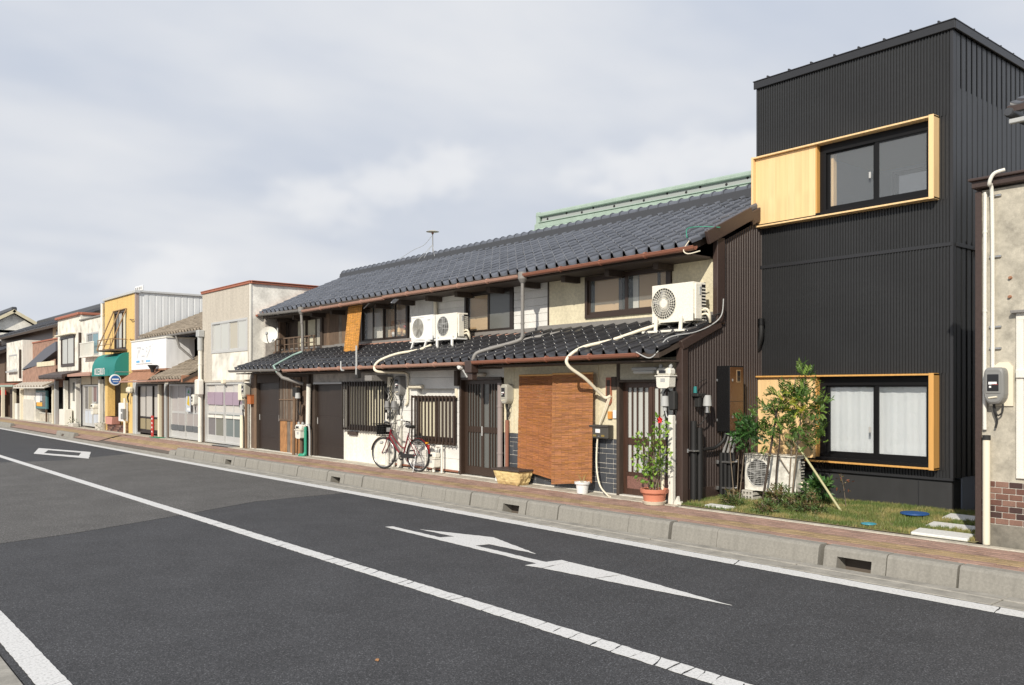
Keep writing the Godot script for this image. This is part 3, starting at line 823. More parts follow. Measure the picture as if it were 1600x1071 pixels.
func row_house() -> void:
	var o := thing("row_house", "long two-storey row house under one grey tiled roof, with tile eaves over its ground floor", "row house", Vector3(-15.7, GY, -10.0))
	var XR := -8.14; var XL := -23.35
	# dark inside and closed back, so that openings look into gloom
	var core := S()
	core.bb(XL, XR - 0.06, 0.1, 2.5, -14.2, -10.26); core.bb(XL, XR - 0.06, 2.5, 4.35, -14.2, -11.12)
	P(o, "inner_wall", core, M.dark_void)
	# ---- upper roof
	var ez := -10.22; var ey := 4.02; var sl := 0.455; var rz := -12.80
	var ry := ey + sl * (ez - rz)
	var fr := Transform3D(Basis(Vector3(0, 0, -1), Vector3(0, 1, 0), Vector3(1, 0, 0)), Vector3(XL + 0.2, 0, 0))
	var roof := P(o, "roof", S().prism([Vector2(-ez, ey - 0.03), Vector2(-rz, ry - 0.03), Vector2(15.5, ey - 0.1), Vector2(15.5, ey - 0.25), Vector2(-rz, ry - 0.2), Vector2(-ez, ey - 0.12)], XR - XL - 0.26, fr), M.dark_wood)
	tile_slope(roof, XL + 0.13, XR + 0.02, ey, ez, sl, 12, "tile", 0.262, 0.2345, [1, 6])
	# ridge: two flat courses and a row of round caps
	var rs := S()
	rs.bb(XL + 0.15, XR - 0.05, ry - 0.02, ry + 0.075, rz - 0.15, rz + 0.15); rs.bb(XL + 0.12, XR - 0.03, ry + 0.077, ry + 0.135, rz - 0.12, rz + 0.12)
	P(roof, "ridge_course", rs, M.ridge)
	var cap := S()
	for i in 10:
		var a := PI * i / 10; var b := PI * (i + 1) / 10
		var na := Vector3(0, sin(a), cos(a)); var nb := Vector3(0, sin(b), cos(b))
		cap.quad4(Vector3(0.135, 0, 0) + na * 0.082, Vector3(-0.135, 0.0, 0) + na * 0.104, Vector3(-0.135, 0.0, 0) + nb * 0.104, Vector3(0.135, 0, 0) + nb * 0.082, na, na, nb, nb)
		cap.quad4(Vector3(-0.135, 0.0, 0) + na * 0.104, Vector3(-0.085, 0.0, 0) + na * 0.116, Vector3(-0.085, 0.0, 0) + nb * 0.116, Vector3(-0.135, 0, 0) + nb * 0.104, na, na, nb, nb)
		cap.quad(Vector3(-0.085, 0, 0) + na * 0.116, Vector3(-0.085, 0, 0) + nb * 0.116, Vector3(-0.08, 0, 0) + nb * 0.096, Vector3(-0.08, 0, 0) + na * 0.096, Vector3(1, 0, 0))
		cap.quad(Vector3(-0.135, 0, 0) + na * 0.104, Vector3(-0.135, 0, 0) + nb * 0.104, Vector3(-0.135, 0, 0) + nb * 0.08, Vector3(-0.135, 0, 0) + na * 0.08, Vector3(-1, 0, 0))
	var cm := cap.mesh()
	var x := XR - 0.18
	while x > XL + 0.1:
		add(roof, "ridge_tile", cm, M["tile%d" % (rng.randi() % 4)], Transform3D(Basis.from_euler(Vector3(rnd(-0.03, 0.03), rnd(-0.03, 0.03), 0)), Vector3(x, ry + 0.132, rz) - org))
		x -= 0.25
	# eaves: soffit boards, beam ends
	B(o, "soffit", M.dark_wood, XL + 0.15, XR - 0.08, ey - 0.15, ey - 0.122, -10.95, ez - 0.03)
	for i in 14:
		var bx := XR - 0.9 - i * 1.06
		B(o, "beam_end", M.dark_wood, bx - 0.05, bx + 0.05, ey - 0.25, ey - 0.151, -10.95, ez - 0.25)
	gutter(o, M.gutter_brown, XR + 0.12, -11.84, 3.965, 3.945, -10.16)
	gutter(o, M.gutter_pale, -11.98, -16.6, 3.935, 3.935, -10.16)
	gutter(o, M.gutter_pale, -16.61, -20.55, 3.915, 3.90, -10.16)
	gutter(o, M.gutter_grey, -20.75, XL + 0.12, 3.93, 3.98, -10.16)
	# ---- lower roofs: right bay a little lower and steeper, then the middle and the left bay
	var lz := -9.47
	var bays := [[-12.25, -8.10, 2.42, 0.40, 6], [-20.1, -12.25, 2.40, 0.40, 6], [-23.3, -20.1, 2.44, 0.36, 6]]
	for b in bays:
		var lr := P(o, "lower_roof", S().prism([Vector2(-lz, b[2] - 0.025), Vector2(10.85, b[2] - 0.025 + b[3] * (10.85 + lz)), Vector2(10.85, b[2] - 0.14 + b[3] * (10.85 + lz)), Vector2(-lz, b[2] - 0.09)], b[1] - b[0] - 0.01, Transform3D(fr.basis, Vector3(b[0], 0, 0))), M.dark_wood)
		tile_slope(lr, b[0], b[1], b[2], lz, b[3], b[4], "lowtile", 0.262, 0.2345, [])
		B(lr, "flashing", M.gutter_grey, b[0] + 0.01, b[1] - 0.01, b[2] + b[3] * 1.36 + 0.0, b[2] + b[3] * 1.36 + 0.10, -10.86, -10.80, 0.004)
		B(lr, "lower_soffit", M.dark_wood, b[0] + 0.005, b[1] - 0.02, b[2] - 0.14, b[2] - 0.115, -10.02, lz - 0.05)
	flush_tiles(300)
	gutter(o, M.gutter_brown, -8.45, -12.35, 2.395, 2.375, -9.40)
	gutter(o, M.gutter_pale, -12.62, -20.05, 2.365, 2.36, -9.40)
	gutter(o, M.gutter_grey, -20.35, -23.45, 2.38, 2.40, -9.40)
	# diagonal valley pipe and the downpipe that feeds it
	var hop := S()
	hop.lathe([Vector2(0.0, 0.16), Vector2(0.085, 0.16), Vector2(0.085, 0.04), Vector2(0.045, -0.03), Vector2(0.0, -0.03)], Vector3(-11.90, 3.83, -10.17), 12)
	P(o, "rainwater_head", hop, M.gutter_grey)
	downpipe(o, [Vector3(-11.90, 3.82, -10.17), Vector3(-11.90, 3.5, -10.17), Vector3(-11.90, 2.82, -10.17)], 0.033, M.gutter_grey, "downpipe", 2)
	downpipe(o, spline([Vector3(-11.90, 2.84, -10.17), Vector3(-11.97, 2.75, -10.1), Vector3(-12.33, 2.58, -9.62), Vector3(-12.43, 2.50, -9.50), Vector3(-12.46, 2.34, -9.47)]), 0.036, M.gutter_grey)
	downpipe(o, [Vector3(-11.3, 2.90, -10.62), Vector3(-11.75, 2.83, -10.40), Vector3(-12.30, 2.62, -9.72)], 0.034, M.gutter_grey, "valley_pipe")
	P(o, "rainwater_head", S().cbox(Vector3(-12.46, 2.29, -9.44), Vector3(0.20, 0.22, 0.17), 0.01).cbox(Vector3(-12.46, 2.12, -9.46), Vector3(0.13, 0.14, 0.12), 0.01), M.brown_trim)
	# second pair, far left
	P(o, "rainwater_head", S().lathe([Vector2(0.0, 0.14), Vector2(0.09, 0.14), Vector2(0.085, 0.03), Vector2(0.045, -0.05), Vector2(0.0, -0.05)], Vector3(-20.66, 3.86, -10.17), 10), M.gutter_grey)
	downpipe(o, [Vector3(-20.66, 3.84, -10.17), Vector3(-20.66, 3.4, -10.2), Vector3(-20.66, 2.86, -10.2)], 0.036, M.gutter_grey, "downpipe", 2)
	var vp := downpipe(o, [Vector3(-20.66, 2.86, -10.2), Vector3(-20.80, 2.76, -10.0), Vector3(-20.55, 2.47, -9.36), Vector3(-20.42, 2.30, -9.40)], 0.028, mat(Color(0.30, 0.42, 0.38), 0.5), "valley_pipe")
	vp.set_meta("label", "pale green pipe across the lower tiles")
	downpipe(o, [Vector3(-20.42, 2.32, -9.40), Vector3(-20.35, 2.18, -9.5), Vector3(-19.95, 2.02, -9.88)], 0.045, M.gutter_grey)
	# ---- brown sheet-metal gable on the right
	var zt := func(dz: float) -> float:   # top edge of the cladding at distance dz behind z = -10
		if dz < 0.80: return 2.50 + dz * 0.40
		return minf(4.10 + (dz - 0.80) * 0.455, 8.0)
	var prof := rib_profile(4.1, 0.062, 0.012, 0.42, 0.12)
	var gb := S().sheet(Vector3(-8.118, 0, -10.06), Vector3(0, 0, -1), Vector3(1, 0, 0), prof, 0.42, zt)
	gb.bb(-8.20, -8.12, 0.1, 2.5, -14.2, -10.06); gb.bb(-8.20, -8.121, 2.5, 4.1, -14.2, -10.88)
	P(o, "cladding", gb, M.brown_metal)
	B(o, "plinth_flashing", M.brown_trim, -8.14, -8.098, 0.1, 0.43, -14.1, -10.06, 0.004)
	var tr := S()
	tr.cbox(Vector3(-8.13, 1.345, -10.0), Vector3(0.12, 2.35, 0.14), 0.008)
	tr.cbox(Vector3(-8.115, 3.53, -10.85), Vector3(0.09, 1.30, 0.19), 0.008)
	var bs := Basis(Vector3(1, 0, 0), atan(0.40))
	tr.cbox(Vector3(-8.105, 2.70, -10.37), Vector3(0.11, 0.13, 0.98), 0.008, bs)
	P(o, "corner_trim", tr, M.brown_trim)
	var bs2 := Basis(Vector3(1, 0, 0), atan(0.455))
	P(o, "barge_board", S().cbox(Vector3(-8.06, 4.145 + 0.24, -11.05), Vector3(0.06, 0.20, 1.22), 0.008, bs2), M.brown_trim)
	P(o, "barge_board", S().cbox(Vector3(-8.085, 4.75 + 0.1, -12.27), Vector3(0.05, 0.20, 1.45), 0.008, bs2), M.brown_trim)
	# ---- upper wall, right to left
	var UZ := -10.85
	B(o, "upper_wall", M.cream, -8.20, -8.175, 2.86, 3.90, UZ - 0.2, UZ - 0.001)
	var cw := S()
	cw.bb(-9.02, -8.19, 2.86, 3.90, UZ - 0.12, UZ); cw.bb(-11.94, -10.98, 2.86, 3.90, UZ - 0.12, UZ); cw.bb(-10.98, -9.02, 2.86, 3.13, UZ - 0.12, UZ - 0.001); cw.bb(-10.98, -9.02, 3.86, 3.9, UZ - 0.12, UZ - 0.001)
	P(o, "upper_wall", cw, M.cream).set_meta("label", "cream plaster upper wall")
	var sw := S()
	for i in 7:
		var y := 2.86 + i * 0.15
		for q in [[-12.95, -11.955], [-15.62, -14.54]]:
			B(o, "siding_board", M.siding, q[0], q[1], y, y + 0.146, UZ - 0.1, UZ + 0.004 + rnd(-0.001, 0.001), 0.003)
	sw.bb(-14.54, -12.95, 2.86, 2.98, UZ - 0.1, UZ - 0.02); sw.bb(-15.62, -11.955, 2.86, 3.9, UZ - 0.13, UZ - 0.101)
	P(o, "siding_bed", sw, M.siding)
	var cs := S().sheet(Vector3(-16.62, 0, UZ), Vector3(1, 0, 0), Vector3(0, 0, 1), wave_profile(0.92, 0.075, 0.016), 2.86, 3.90)
	cs.bb(-16.64, -15.62, 2.86, 3.9, UZ - 0.1, UZ - 0.004)
	P(o, "corrugated_panel", cs, M.siding)
	B(o, "corner_post", M.alu_dull, -15.69, -15.60, 2.86, 3.9, UZ - 0.02, UZ + 0.03, 0.006)
	B(o, "corner_post", M.frame_brown, -11.975, -11.935, 2.86, 3.9, UZ - 0.02, UZ + 0.012, 0.004)
	# window of the right flat, bamboo blind and drapes behind its glass
	var w1 := window(o, -10.97, -9.03, 3.13, 3.86, UZ + 0.035, M.frame_brown, [M.glass, M.glass], 0.06, 0.12)
	B(w1, "inner_blind", M.curtain_tan, -10.82, -10.25, 3.19, 3.8, UZ - 0.075, UZ - 0.07); B(w1, "inner_post", M.frame_brown, -10.22, -10.16, 3.15, 3.85, UZ - 0.08, UZ - 0.05); B(w1, "curtain", M.curtain, -9.92, -9.80, 3.2, 3.8, UZ - 0.08, UZ - 0.07)
	B(w1, "inner_blind", M.curtain_tan, -9.78, -9.38, 3.19, 3.8, UZ - 0.075, UZ - 0.07); B(w1, "inner_post", M.frame_brown, -9.37, -9.33, 3.15, 3.85, UZ - 0.08, UZ - 0.05); B(w1, "inner_blind", M.curtain_tan, -9.32, -9.12, 3.19, 3.8, UZ - 0.075, UZ - 0.07)
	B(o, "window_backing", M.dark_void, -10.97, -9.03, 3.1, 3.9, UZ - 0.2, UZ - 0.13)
	# window of the middle flat: brown left pane, frosted right pane
	var w2 := window(o, -14.53, -12.96, 2.99, 3.88, UZ + 0.03, M.frame_dark, [M.glass, M.frosted_dark], 0.06, 0.12)
	B(w2, "curtain", M.curtain_tan, -14.45, -13.78, 3.05, 3.84, UZ - 0.08, UZ - 0.06)
	w2.set_meta("label", "window with a tan curtain behind its left pane")
	P(o, "sill", S().cbox(Vector3(-13.3, 2.93, UZ + 0.07), Vector3(2.75, 0.05, 0.16), 0.006).cbox(Vector3(-13.3, 2.88, UZ + 0.05), Vector3(2.7, 0.04, 0.10), 0.006), M.gutter_pale)
	# window of the left flat: dark frame, toys behind the glass
	var w3 := window(o, -18.75, -16.68, 3.02, 3.95, UZ + 0.04, M.frame_dark, [M.glass, M.glass, M.glass, M.glass], 0.05, 0.12, "window", 0.035)
	B(w3, "curtain", M.curtain, -18.68, -17.95, 3.08, 3.9, UZ - 0.11, UZ - 0.1)
	B(w3, "curtain", mat(Color(0.40, 0.30, 0.2), 0.9), -17.94, -17.62, 3.08, 3.9, UZ - 0.11, UZ - 0.1)
	B(w3, "inner_board", M.orange_wood, -17.61, -16.75, 3.08, 3.5, UZ - 0.12, UZ - 0.105)
	B(w3, "inner_wall", M.room_wood, -17.61, -16.75, 3.5, 3.9, UZ - 0.12, UZ - 0.105)
	for q in [[-17.45, 0.07, 0.11, "white"], [-17.22, 0.11, 0.16, "pale_wood"], [-17.22, 0.08, 0.33, "warm_wood"], [-16.97, 0.07, 0.13, "pale_wood"], [-16.95, 0.06, 0.27, "gloss_red"], [-16.85, 0.05, 0.4, "warm_wood"]]:
		P(w3, "toy", S().lathe([Vector2(0, -q[1]), Vector2(q[1] * 0.8, -q[1] * 0.6), Vector2(q[1], 0), Vector2(q[1] * 0.7, q[1] * 0.8), Vector2(0, q[1])], Vector3(q[0], 3.06 + q[2], UZ - 0.07), 10, Basis.from_scale(Vector3(1, 1, 0.35))), M[q[3]])
	B(w3, "sill", M.gutter_pale, -19.1, -16.2, 2.93, 2.985, UZ - 0.02, UZ + 0.12, 0.006)
	B(w3, "backing", M.room, -18.75, -16.68, 2.9, 3.98, UZ - 0.2, UZ - 0.13)
	# weathered boards and the balcony at the left end
	boards(o, "wall_board", -20.75, -19.45, 2.86, 3.90, UZ, 0.16, [M.old_wood, M.grey_wood, M.old_wood_b])
	boards(o, "wall_board", -19.42, -18.78, 2.86, 3.90, UZ, 0.16, [M.dark_wood, M.old_wood])
	B(o, "post", M.old_wood, -19.47, -19.40, 2.86, 3.9, UZ - 0.02, UZ + 0.05, 0.005)
	B(o, "post", M.dark_wood, -20.85, -20.75, 2.8, 3.9, UZ - 0.1, UZ + 0.06, 0.006)
	B(o, "post", M.old_wood, -23.30, -23.20, 2.7, 3.95, UZ - 0.1, UZ + 0.1, 0.006)
	var w4 := window(o, -23.2, -20.86, 2.98, 3.86, UZ - 0.12, M.dark_wood, [M.dark_wood, M.shoji, M.shoji, M.frosted_warm], 0.05, 0.08, "window", 0.05)
	w4.set_meta("label", "shoji window behind a wooden railing")
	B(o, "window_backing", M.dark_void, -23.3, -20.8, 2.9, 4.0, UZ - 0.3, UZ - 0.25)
	var rl := P(o, "railing", S().cbox(Vector3(-21.95, 3.29, UZ + 0.26), Vector3(2.4, 0.04, 0.05), 0.004).cbox(Vector3(-21.95, 3.12, UZ + 0.26), Vector3(2.4, 0.025, 0.03), 0.003).cbox(Vector3(-21.95, 2.9, UZ + 0.26), Vector3(2.5, 0.10, 0.07), 0.006).cbox(Vector3(-21.95, 2.84, UZ + 0.12), Vector3(2.5, 0.05, 0.3), 0.006), M.old_wood)
	for i in 9:
		B(rl, "baluster", M.old_wood, -23.12 + i * 0.29, -23.085 + i * 0.29, 2.95, 3.27, UZ + 0.245, UZ + 0.278, 0.003)
	# ---- ground floor, right to left. Wall slabs are 15 cm thick
	var gz := FZ
	var sl2 := func(x0: float, x1: float, y0: float, y1: float, m: Material, called := "wall", dz := 0.0) -> MeshInstance3D: return B(o, called, m, x0, x1, y0, y1, gz - 0.15, gz + dz)
	B(o, "foundation", M.concrete, XL, -8.2, 0.0, 0.245, -10.24, -9.985, 0.008)
	# entrance of the right flat: dark sliding door with lattice
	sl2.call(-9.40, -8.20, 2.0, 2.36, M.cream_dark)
	lattice_door(o, -9.36, -8.2, 0.24, 1.99, gz - 0.05, M.door_red, M.frosted, [[0.07, 0.16, 0.25, 0.36, 0.5], [0.57, 0.66, 0.78, 0.9]], true)
	B(o, "post", M.dark_wood, -9.42, -9.36, 0.22, 2.3, gz - 0.1, gz + 0.02, 0.005)
	B(o, "lintel", M.dark_wood, -9.40, -8.2, 1.99, 2.03, gz - 0.1, gz + 0.03, 0.005)
	# cream wall with a base of dark slate pieces
	sl2.call(-12.22, -9.42, 1.1, 2.36, M.cream)
	sl2.call(-12.22, -9.42, 0.2, 1.1, M.mortar, "wall", -0.012)
	B(o, "wall_batten", M.cream, -9.86, -9.82, 1.1, 2.34, gz, gz + 0.012, 0.003)
	B(o, "wall_batten", M.cream, -12.0, -11.93, 1.1, 2.34, gz, gz + 0.012, 0.003)
	slate_base(o, -12.2, -9.43, 0.245, 1.10, gz - 0.004)
	# recessed sliding door of the middle flat
	sl2.call(-13.55, -12.22, 2.10, 2.36, M.siding)
	lattice_door(o, -13.50, -12.32, 0.26, 2.06, gz - 0.04, M.frame_brown, M.frosted_dark, [[0.08, 0.15, 0.22, 0.29, 0.36], [0.70, 0.77, 0.84, 0.91]], false)
	B(o, "post", M.frame_brown, -13.56, -13.50, 0.24, 2.10, gz - 0.1, gz + 0.025, 0.004)
	B(o, "lintel", M.frame_brown, -13.56, -12.28, 2.06, 2.11, gz - 0.1, gz + 0.03, 0.004)
	downpipe(o, [Vector3(-12.27, 2.0, gz + 0.05), Vector3(-12.27, 1.5, gz + 0.05), Vector3(-12.27, 0.3, gz + 0.05)], 0.05, mat(Color(0.30, 0.25, 0.24), 0.5), "downpipe", 2)
	B(o, "pipe_foot", M.white, -12.33, -12.2, 0.22, 0.36, gz - 0.01, gz + 0.12, 0.01)
	# white siding with a barred window
	var sd := S()
	for i in 9:
		var y := 0.30 + i * 0.228
		for q in [[-13.575, -16.2, 0.0]]:
			if y < 1.72 and y + 0.228 > 0.85:
				B(o, "siding_board", M.siding, -16.2, -15.05, y, y + 0.224, gz - 0.1, gz + 0.004, 0.003); B(o, "siding_board", M.siding, -13.66, -13.575, y, y + 0.224, gz - 0.1, gz + 0.004, 0.003)
			else: B(o, "siding_board", M.siding, -16.2, -13.575, y, y + 0.224, gz - 0.1, gz + 0.004 + rnd(-0.001, 0.001), 0.003)
	sd.bb(-16.2, -13.575, 0.25, 2.36, gz - 0.15, gz - 0.1)
	P(o, "siding_bed", sd, M.siding)
	B(o, "base_pipe", M.gutter_brown, -16.0, -13.6, 0.27, 0.31, gz + 0.0, gz + 0.03, 0.01)
	window(o, -15.06, -13.65, 0.84, 1.72, gz + 0.02, M.frame_brown, [M.shoji, M.frosted_warm], 0.05, 0.1)
	grille(o, -15.10, -13.60, 0.79, 1.76, gz + 0.10, 13, M.frame_brown, 0.034)
	B(o, "vent_hood", M.cream_pipe, -15.25, -14.78, 1.90, 1.98, gz, gz + 0.10, 0.02)
	B(o, "door_plate", M.cream_pipe, -13.70, -13.63, 1.72, 1.90, gz, gz + 0.03, 0.004)
	B(o, "eave_block", M.dark_wood, -13.66, -13.54, 1.95, 2.25, gz, gz + 0.08, 0.006)
	# white plaster with a barred window, dark double door
	sl2.call(-18.06, -16.2, 0.2, 0.95, M.white_wall)
	sl2.call(-19.66, -16.2, 2.05, 2.36, M.grey_wall)
	window(o, -18.0, -16.25, 0.97, 2.03, gz + 0.01, M.frame_dark, [M.shoji, M.shoji], 0.06, 0.1)
	grille(o, -18.02, -16.22, 0.95, 2.06, gz + 0.10, 16, M.frame_dark, 0.036)
	B(o, "letter_slot", M.dark_wood, -17.85, -17.45, 0.84, 0.92, gz, gz + 0.07, 0.01)
	double_door(o, -19.58, -18.10, 0.25, 2.0, gz - 0.04)
	B(o, "lintel", M.alu_dull, -19.62, -16.22, 2.01, 2.055, gz - 0.06, gz + 0.03, 0.004)
	B(o, "post", M.white_pipe, -18.10, -18.03, 0.24, 2.0, gz - 0.08, gz + 0.02, 0.006)
	downpipe(o, [Vector3(-19.78, 2.02, gz + 0.06), Vector3(-19.80, 1.6, gz + 0.06), Vector3(-19.82, 0.98, gz + 0.06)], 0.06, M.white_pipe, "downpipe")
	downpipe(o, spline([Vector3(-20.25, 0.98, gz + 0.10), Vector3(-19.9, 1.0, gz + 0.10), Vector3(-19.72, 0.94, gz + 0.08), Vector3(-19.70, 0.25, gz + 0.08)]), 0.025, M.grey_light, "pipe")
	# plank walls of the left end, dark door
	sl2.call(-21.62, -19.6, 0.2, 2.36, M.dark_wood, "wall", -0.03)
	boards(o, "batten", -21.55, -20.35, 1.10, 2.20, gz + 0.0, 0.075, [M.old_wood, M.grey_wood, M.old_wood_b, M.dark_wood], 0.012, 0.008)
	B(o, "rail", M.old_wood, -21.57, -20.2, 1.06, 1.11, gz - 0.03, gz + 0.025, 0.004)
	B(o, "rail", M.old_wood_b, -21.57, -20.35, 1.60, 1.63, gz - 0.01, gz + 0.02, 0.003)
	boards(o, "wall_board", -21.55, -20.30, 0.24, 1.06, gz + 0.004, 0.20, [M.orange_wood, M.old_wood_b, M.orange_wood, M.grey_wood], 0.008, 0.006)
	boards(o, "wall_board", -20.28, -19.92, 0.24, 2.2, gz - 0.01, 0.12, [M.old_wood, M.dark_wood], 0.006)
	B(o, "post", M.dark_wood, -19.98, -19.86, 0.24, 2.3, gz - 0.1, gz + 0.03, 0.006)
	sl2.call(-23.15, -21.6, 2.08, 2.4, M.dark_wood)
	double_door(o, -23.02, -21.62, 0.26, 2.06, gz - 0.05)
	B(o, "post", M.old_wood_b, -23.20, -23.04, 0.24, 2.3, gz - 0.1, gz + 0.02, 0.006)
	sl2.call(-23.42, -23.2, 0.2, 2.4, M.dark_wood, "wall", -0.03)
	boards(o, "wall_board", -23.42, -23.2, 0.24, 2.2, gz, 0.11, [M.orange_wood, M.old_wood])
	B(o, "end_wall", M.grey_wall, -23.44, -23.36, 0.1, 4.1, -14.2, -10.4)

func lattice_door(o: Node, x0: float, x1: float, y0: float, y1: float, z: float, mt: Material, pane: Material, lat: Array, kick: bool) -> void:
	var w := x1 - x0
	for k in 2:
		var a := x0 + w * 0.5 * k - (0.02 if k else 0.0); var b := x0 + w * 0.5 * (k + 1)
		var zz := z - 0.045 * (1 - k)
		var s := S()
		s.cbox(Vector3(a + 0.035, (y0 + y1) * 0.5, zz), Vector3(0.07, y1 - y0, 0.034), 0.003); s.cbox(Vector3(b - 0.035, (y0 + y1) * 0.5, zz), Vector3(0.07, y1 - y0, 0.034), 0.003)
		s.bb(a + 0.07, b - 0.07, y0, y0 + (0.10 if kick else 0.16), zz - 0.016, zz + 0.015); s.bb(a + 0.07, b - 0.07, y1 - 0.08, y1, zz - 0.016, zz + 0.015)
		s.bb(a + 0.07, b - 0.07, lerpf(y0, y1, 0.45), lerpf(y0, y1, 0.51), zz - 0.015, zz + 0.014)
		if kick: s.bb(a + 0.07, b - 0.07, y0 + 0.30, y0 + 0.36, zz - 0.015, zz + 0.014)
		var d := P(o, "sliding_door", s, mt)
		B(d, "pane", pane, a + 0.07, b - 0.07, y0 + 0.1, y1 - 0.08, zz - 0.014, zz - 0.008)
		if kick: B(d, "kick_panel", M.kick, a + 0.07, b - 0.07, y0 + 0.10, y0 + 0.30, zz - 0.007, zz + 0.003)
		var ps: Array = lat[k]
		for f in ps:
			var bx: float = x0 + w * f
			B(d, "slat", mt, bx - 0.012, bx + 0.012, y0 + (0.36 if kick else 0.16), y1 - 0.08, zz + 0.0, zz + 0.022, 0.002)
		B(d, "handle", M.alu, b - 0.05 if k == 0 else a + 0.02, b - 0.02 if k == 0 else a + 0.05, y0 + 0.75, y0 + 0.93, zz + 0.018, zz + 0.026, 0.003)

func double_door(o: Node, x0: float, x1: float, y0: float, y1: float, z: float) -> void:
	var m := (x0 + x1) * 0.5
	for k in 2:
		var a := x0 if k == 0 else m - 0.01; var b := m + 0.01 if k == 0 else x1
		var zz := z - 0.04 * (1 - k)
		var d := P(o, "sliding_door", S().cbox(Vector3((a + b) * 0.5, (y0 + y1) * 0.5, zz), Vector3(b - a, y1 - y0, 0.034), 0.004), M.door_dark)
		for q in [[0.0, 0.17], [0.17, 0.55], [0.55, 1.0]]:
			B(d, "panel", M.door_dark, a + 0.07, b - 0.07, lerpf(y0, y1, q[0]) + 0.03, lerpf(y0, y1, q[1]) - 0.03, zz + 0.008, zz + 0.021, 0.003)
		B(d, "handle", M.alu, b - 0.065 if k else a + 0.02, b - 0.04 if k else a + 0.045, y0 + 0.78, y0 + 0.94, zz + 0.018, zz + 0.028, 0.003)
	P(o, "door_frame", S().bb(x0 - 0.05, x0, y0, y1 + 0.05, z - 0.1, z + 0.05).bb(x1, x1 + 0.05, y0, y1 + 0.05, z - 0.1, z + 0.05).bb(x0, x1, y1, y1 + 0.05, z - 0.1, z + 0.048), M.dark_wood)

# random ashlar of dark slate: a grid of small cells joined into larger pieces
func slate_base(o: Node, x0: float, x1: float, y0: float, y1: float, z: float) -> void:
	var c := 0.075
	var nx := int((x1 - x0) / c); var ny := int(round((y1 - y0) / c))
	var cw := (x1 - x0) / nx; var ch := (y1 - y0) / ny
	var taken := {}
	var sizes := [[3, 2], [2, 2], [4, 2], [2, 1], [3, 1], [1, 1], [2, 3], [1, 2]]
	for j in ny:
		for i in nx:
			if taken.has(Vector2i(i, j)): continue
			var start := rng.randi() % 5
			var pick := [1, 1]
			for t in sizes.size():
				var q: Array = sizes[(start + t) % sizes.size()]
				var ok: bool = i + q[0] <= nx and j + q[1] <= ny
				if ok:
					for a in q[0]:
						for b in q[1]:
							if taken.has(Vector2i(i + a, j + b)): ok = false
				if ok:
					pick = q
					break
			for a in pick[0]:
				for b in pick[1]: taken[Vector2i(i + a, j + b)] = true
			B(o, "wall_tile", M["slate%d" % (rng.randi() % 4)], x0 + i * cw + 0.005, x0 + (i + pick[0]) * cw - 0.005, y0 + j * ch + 0.005, y0 + (j + pick[1]) * ch - 0.005, z - 0.02, z + rnd(0.0, 0.004), 0.003)

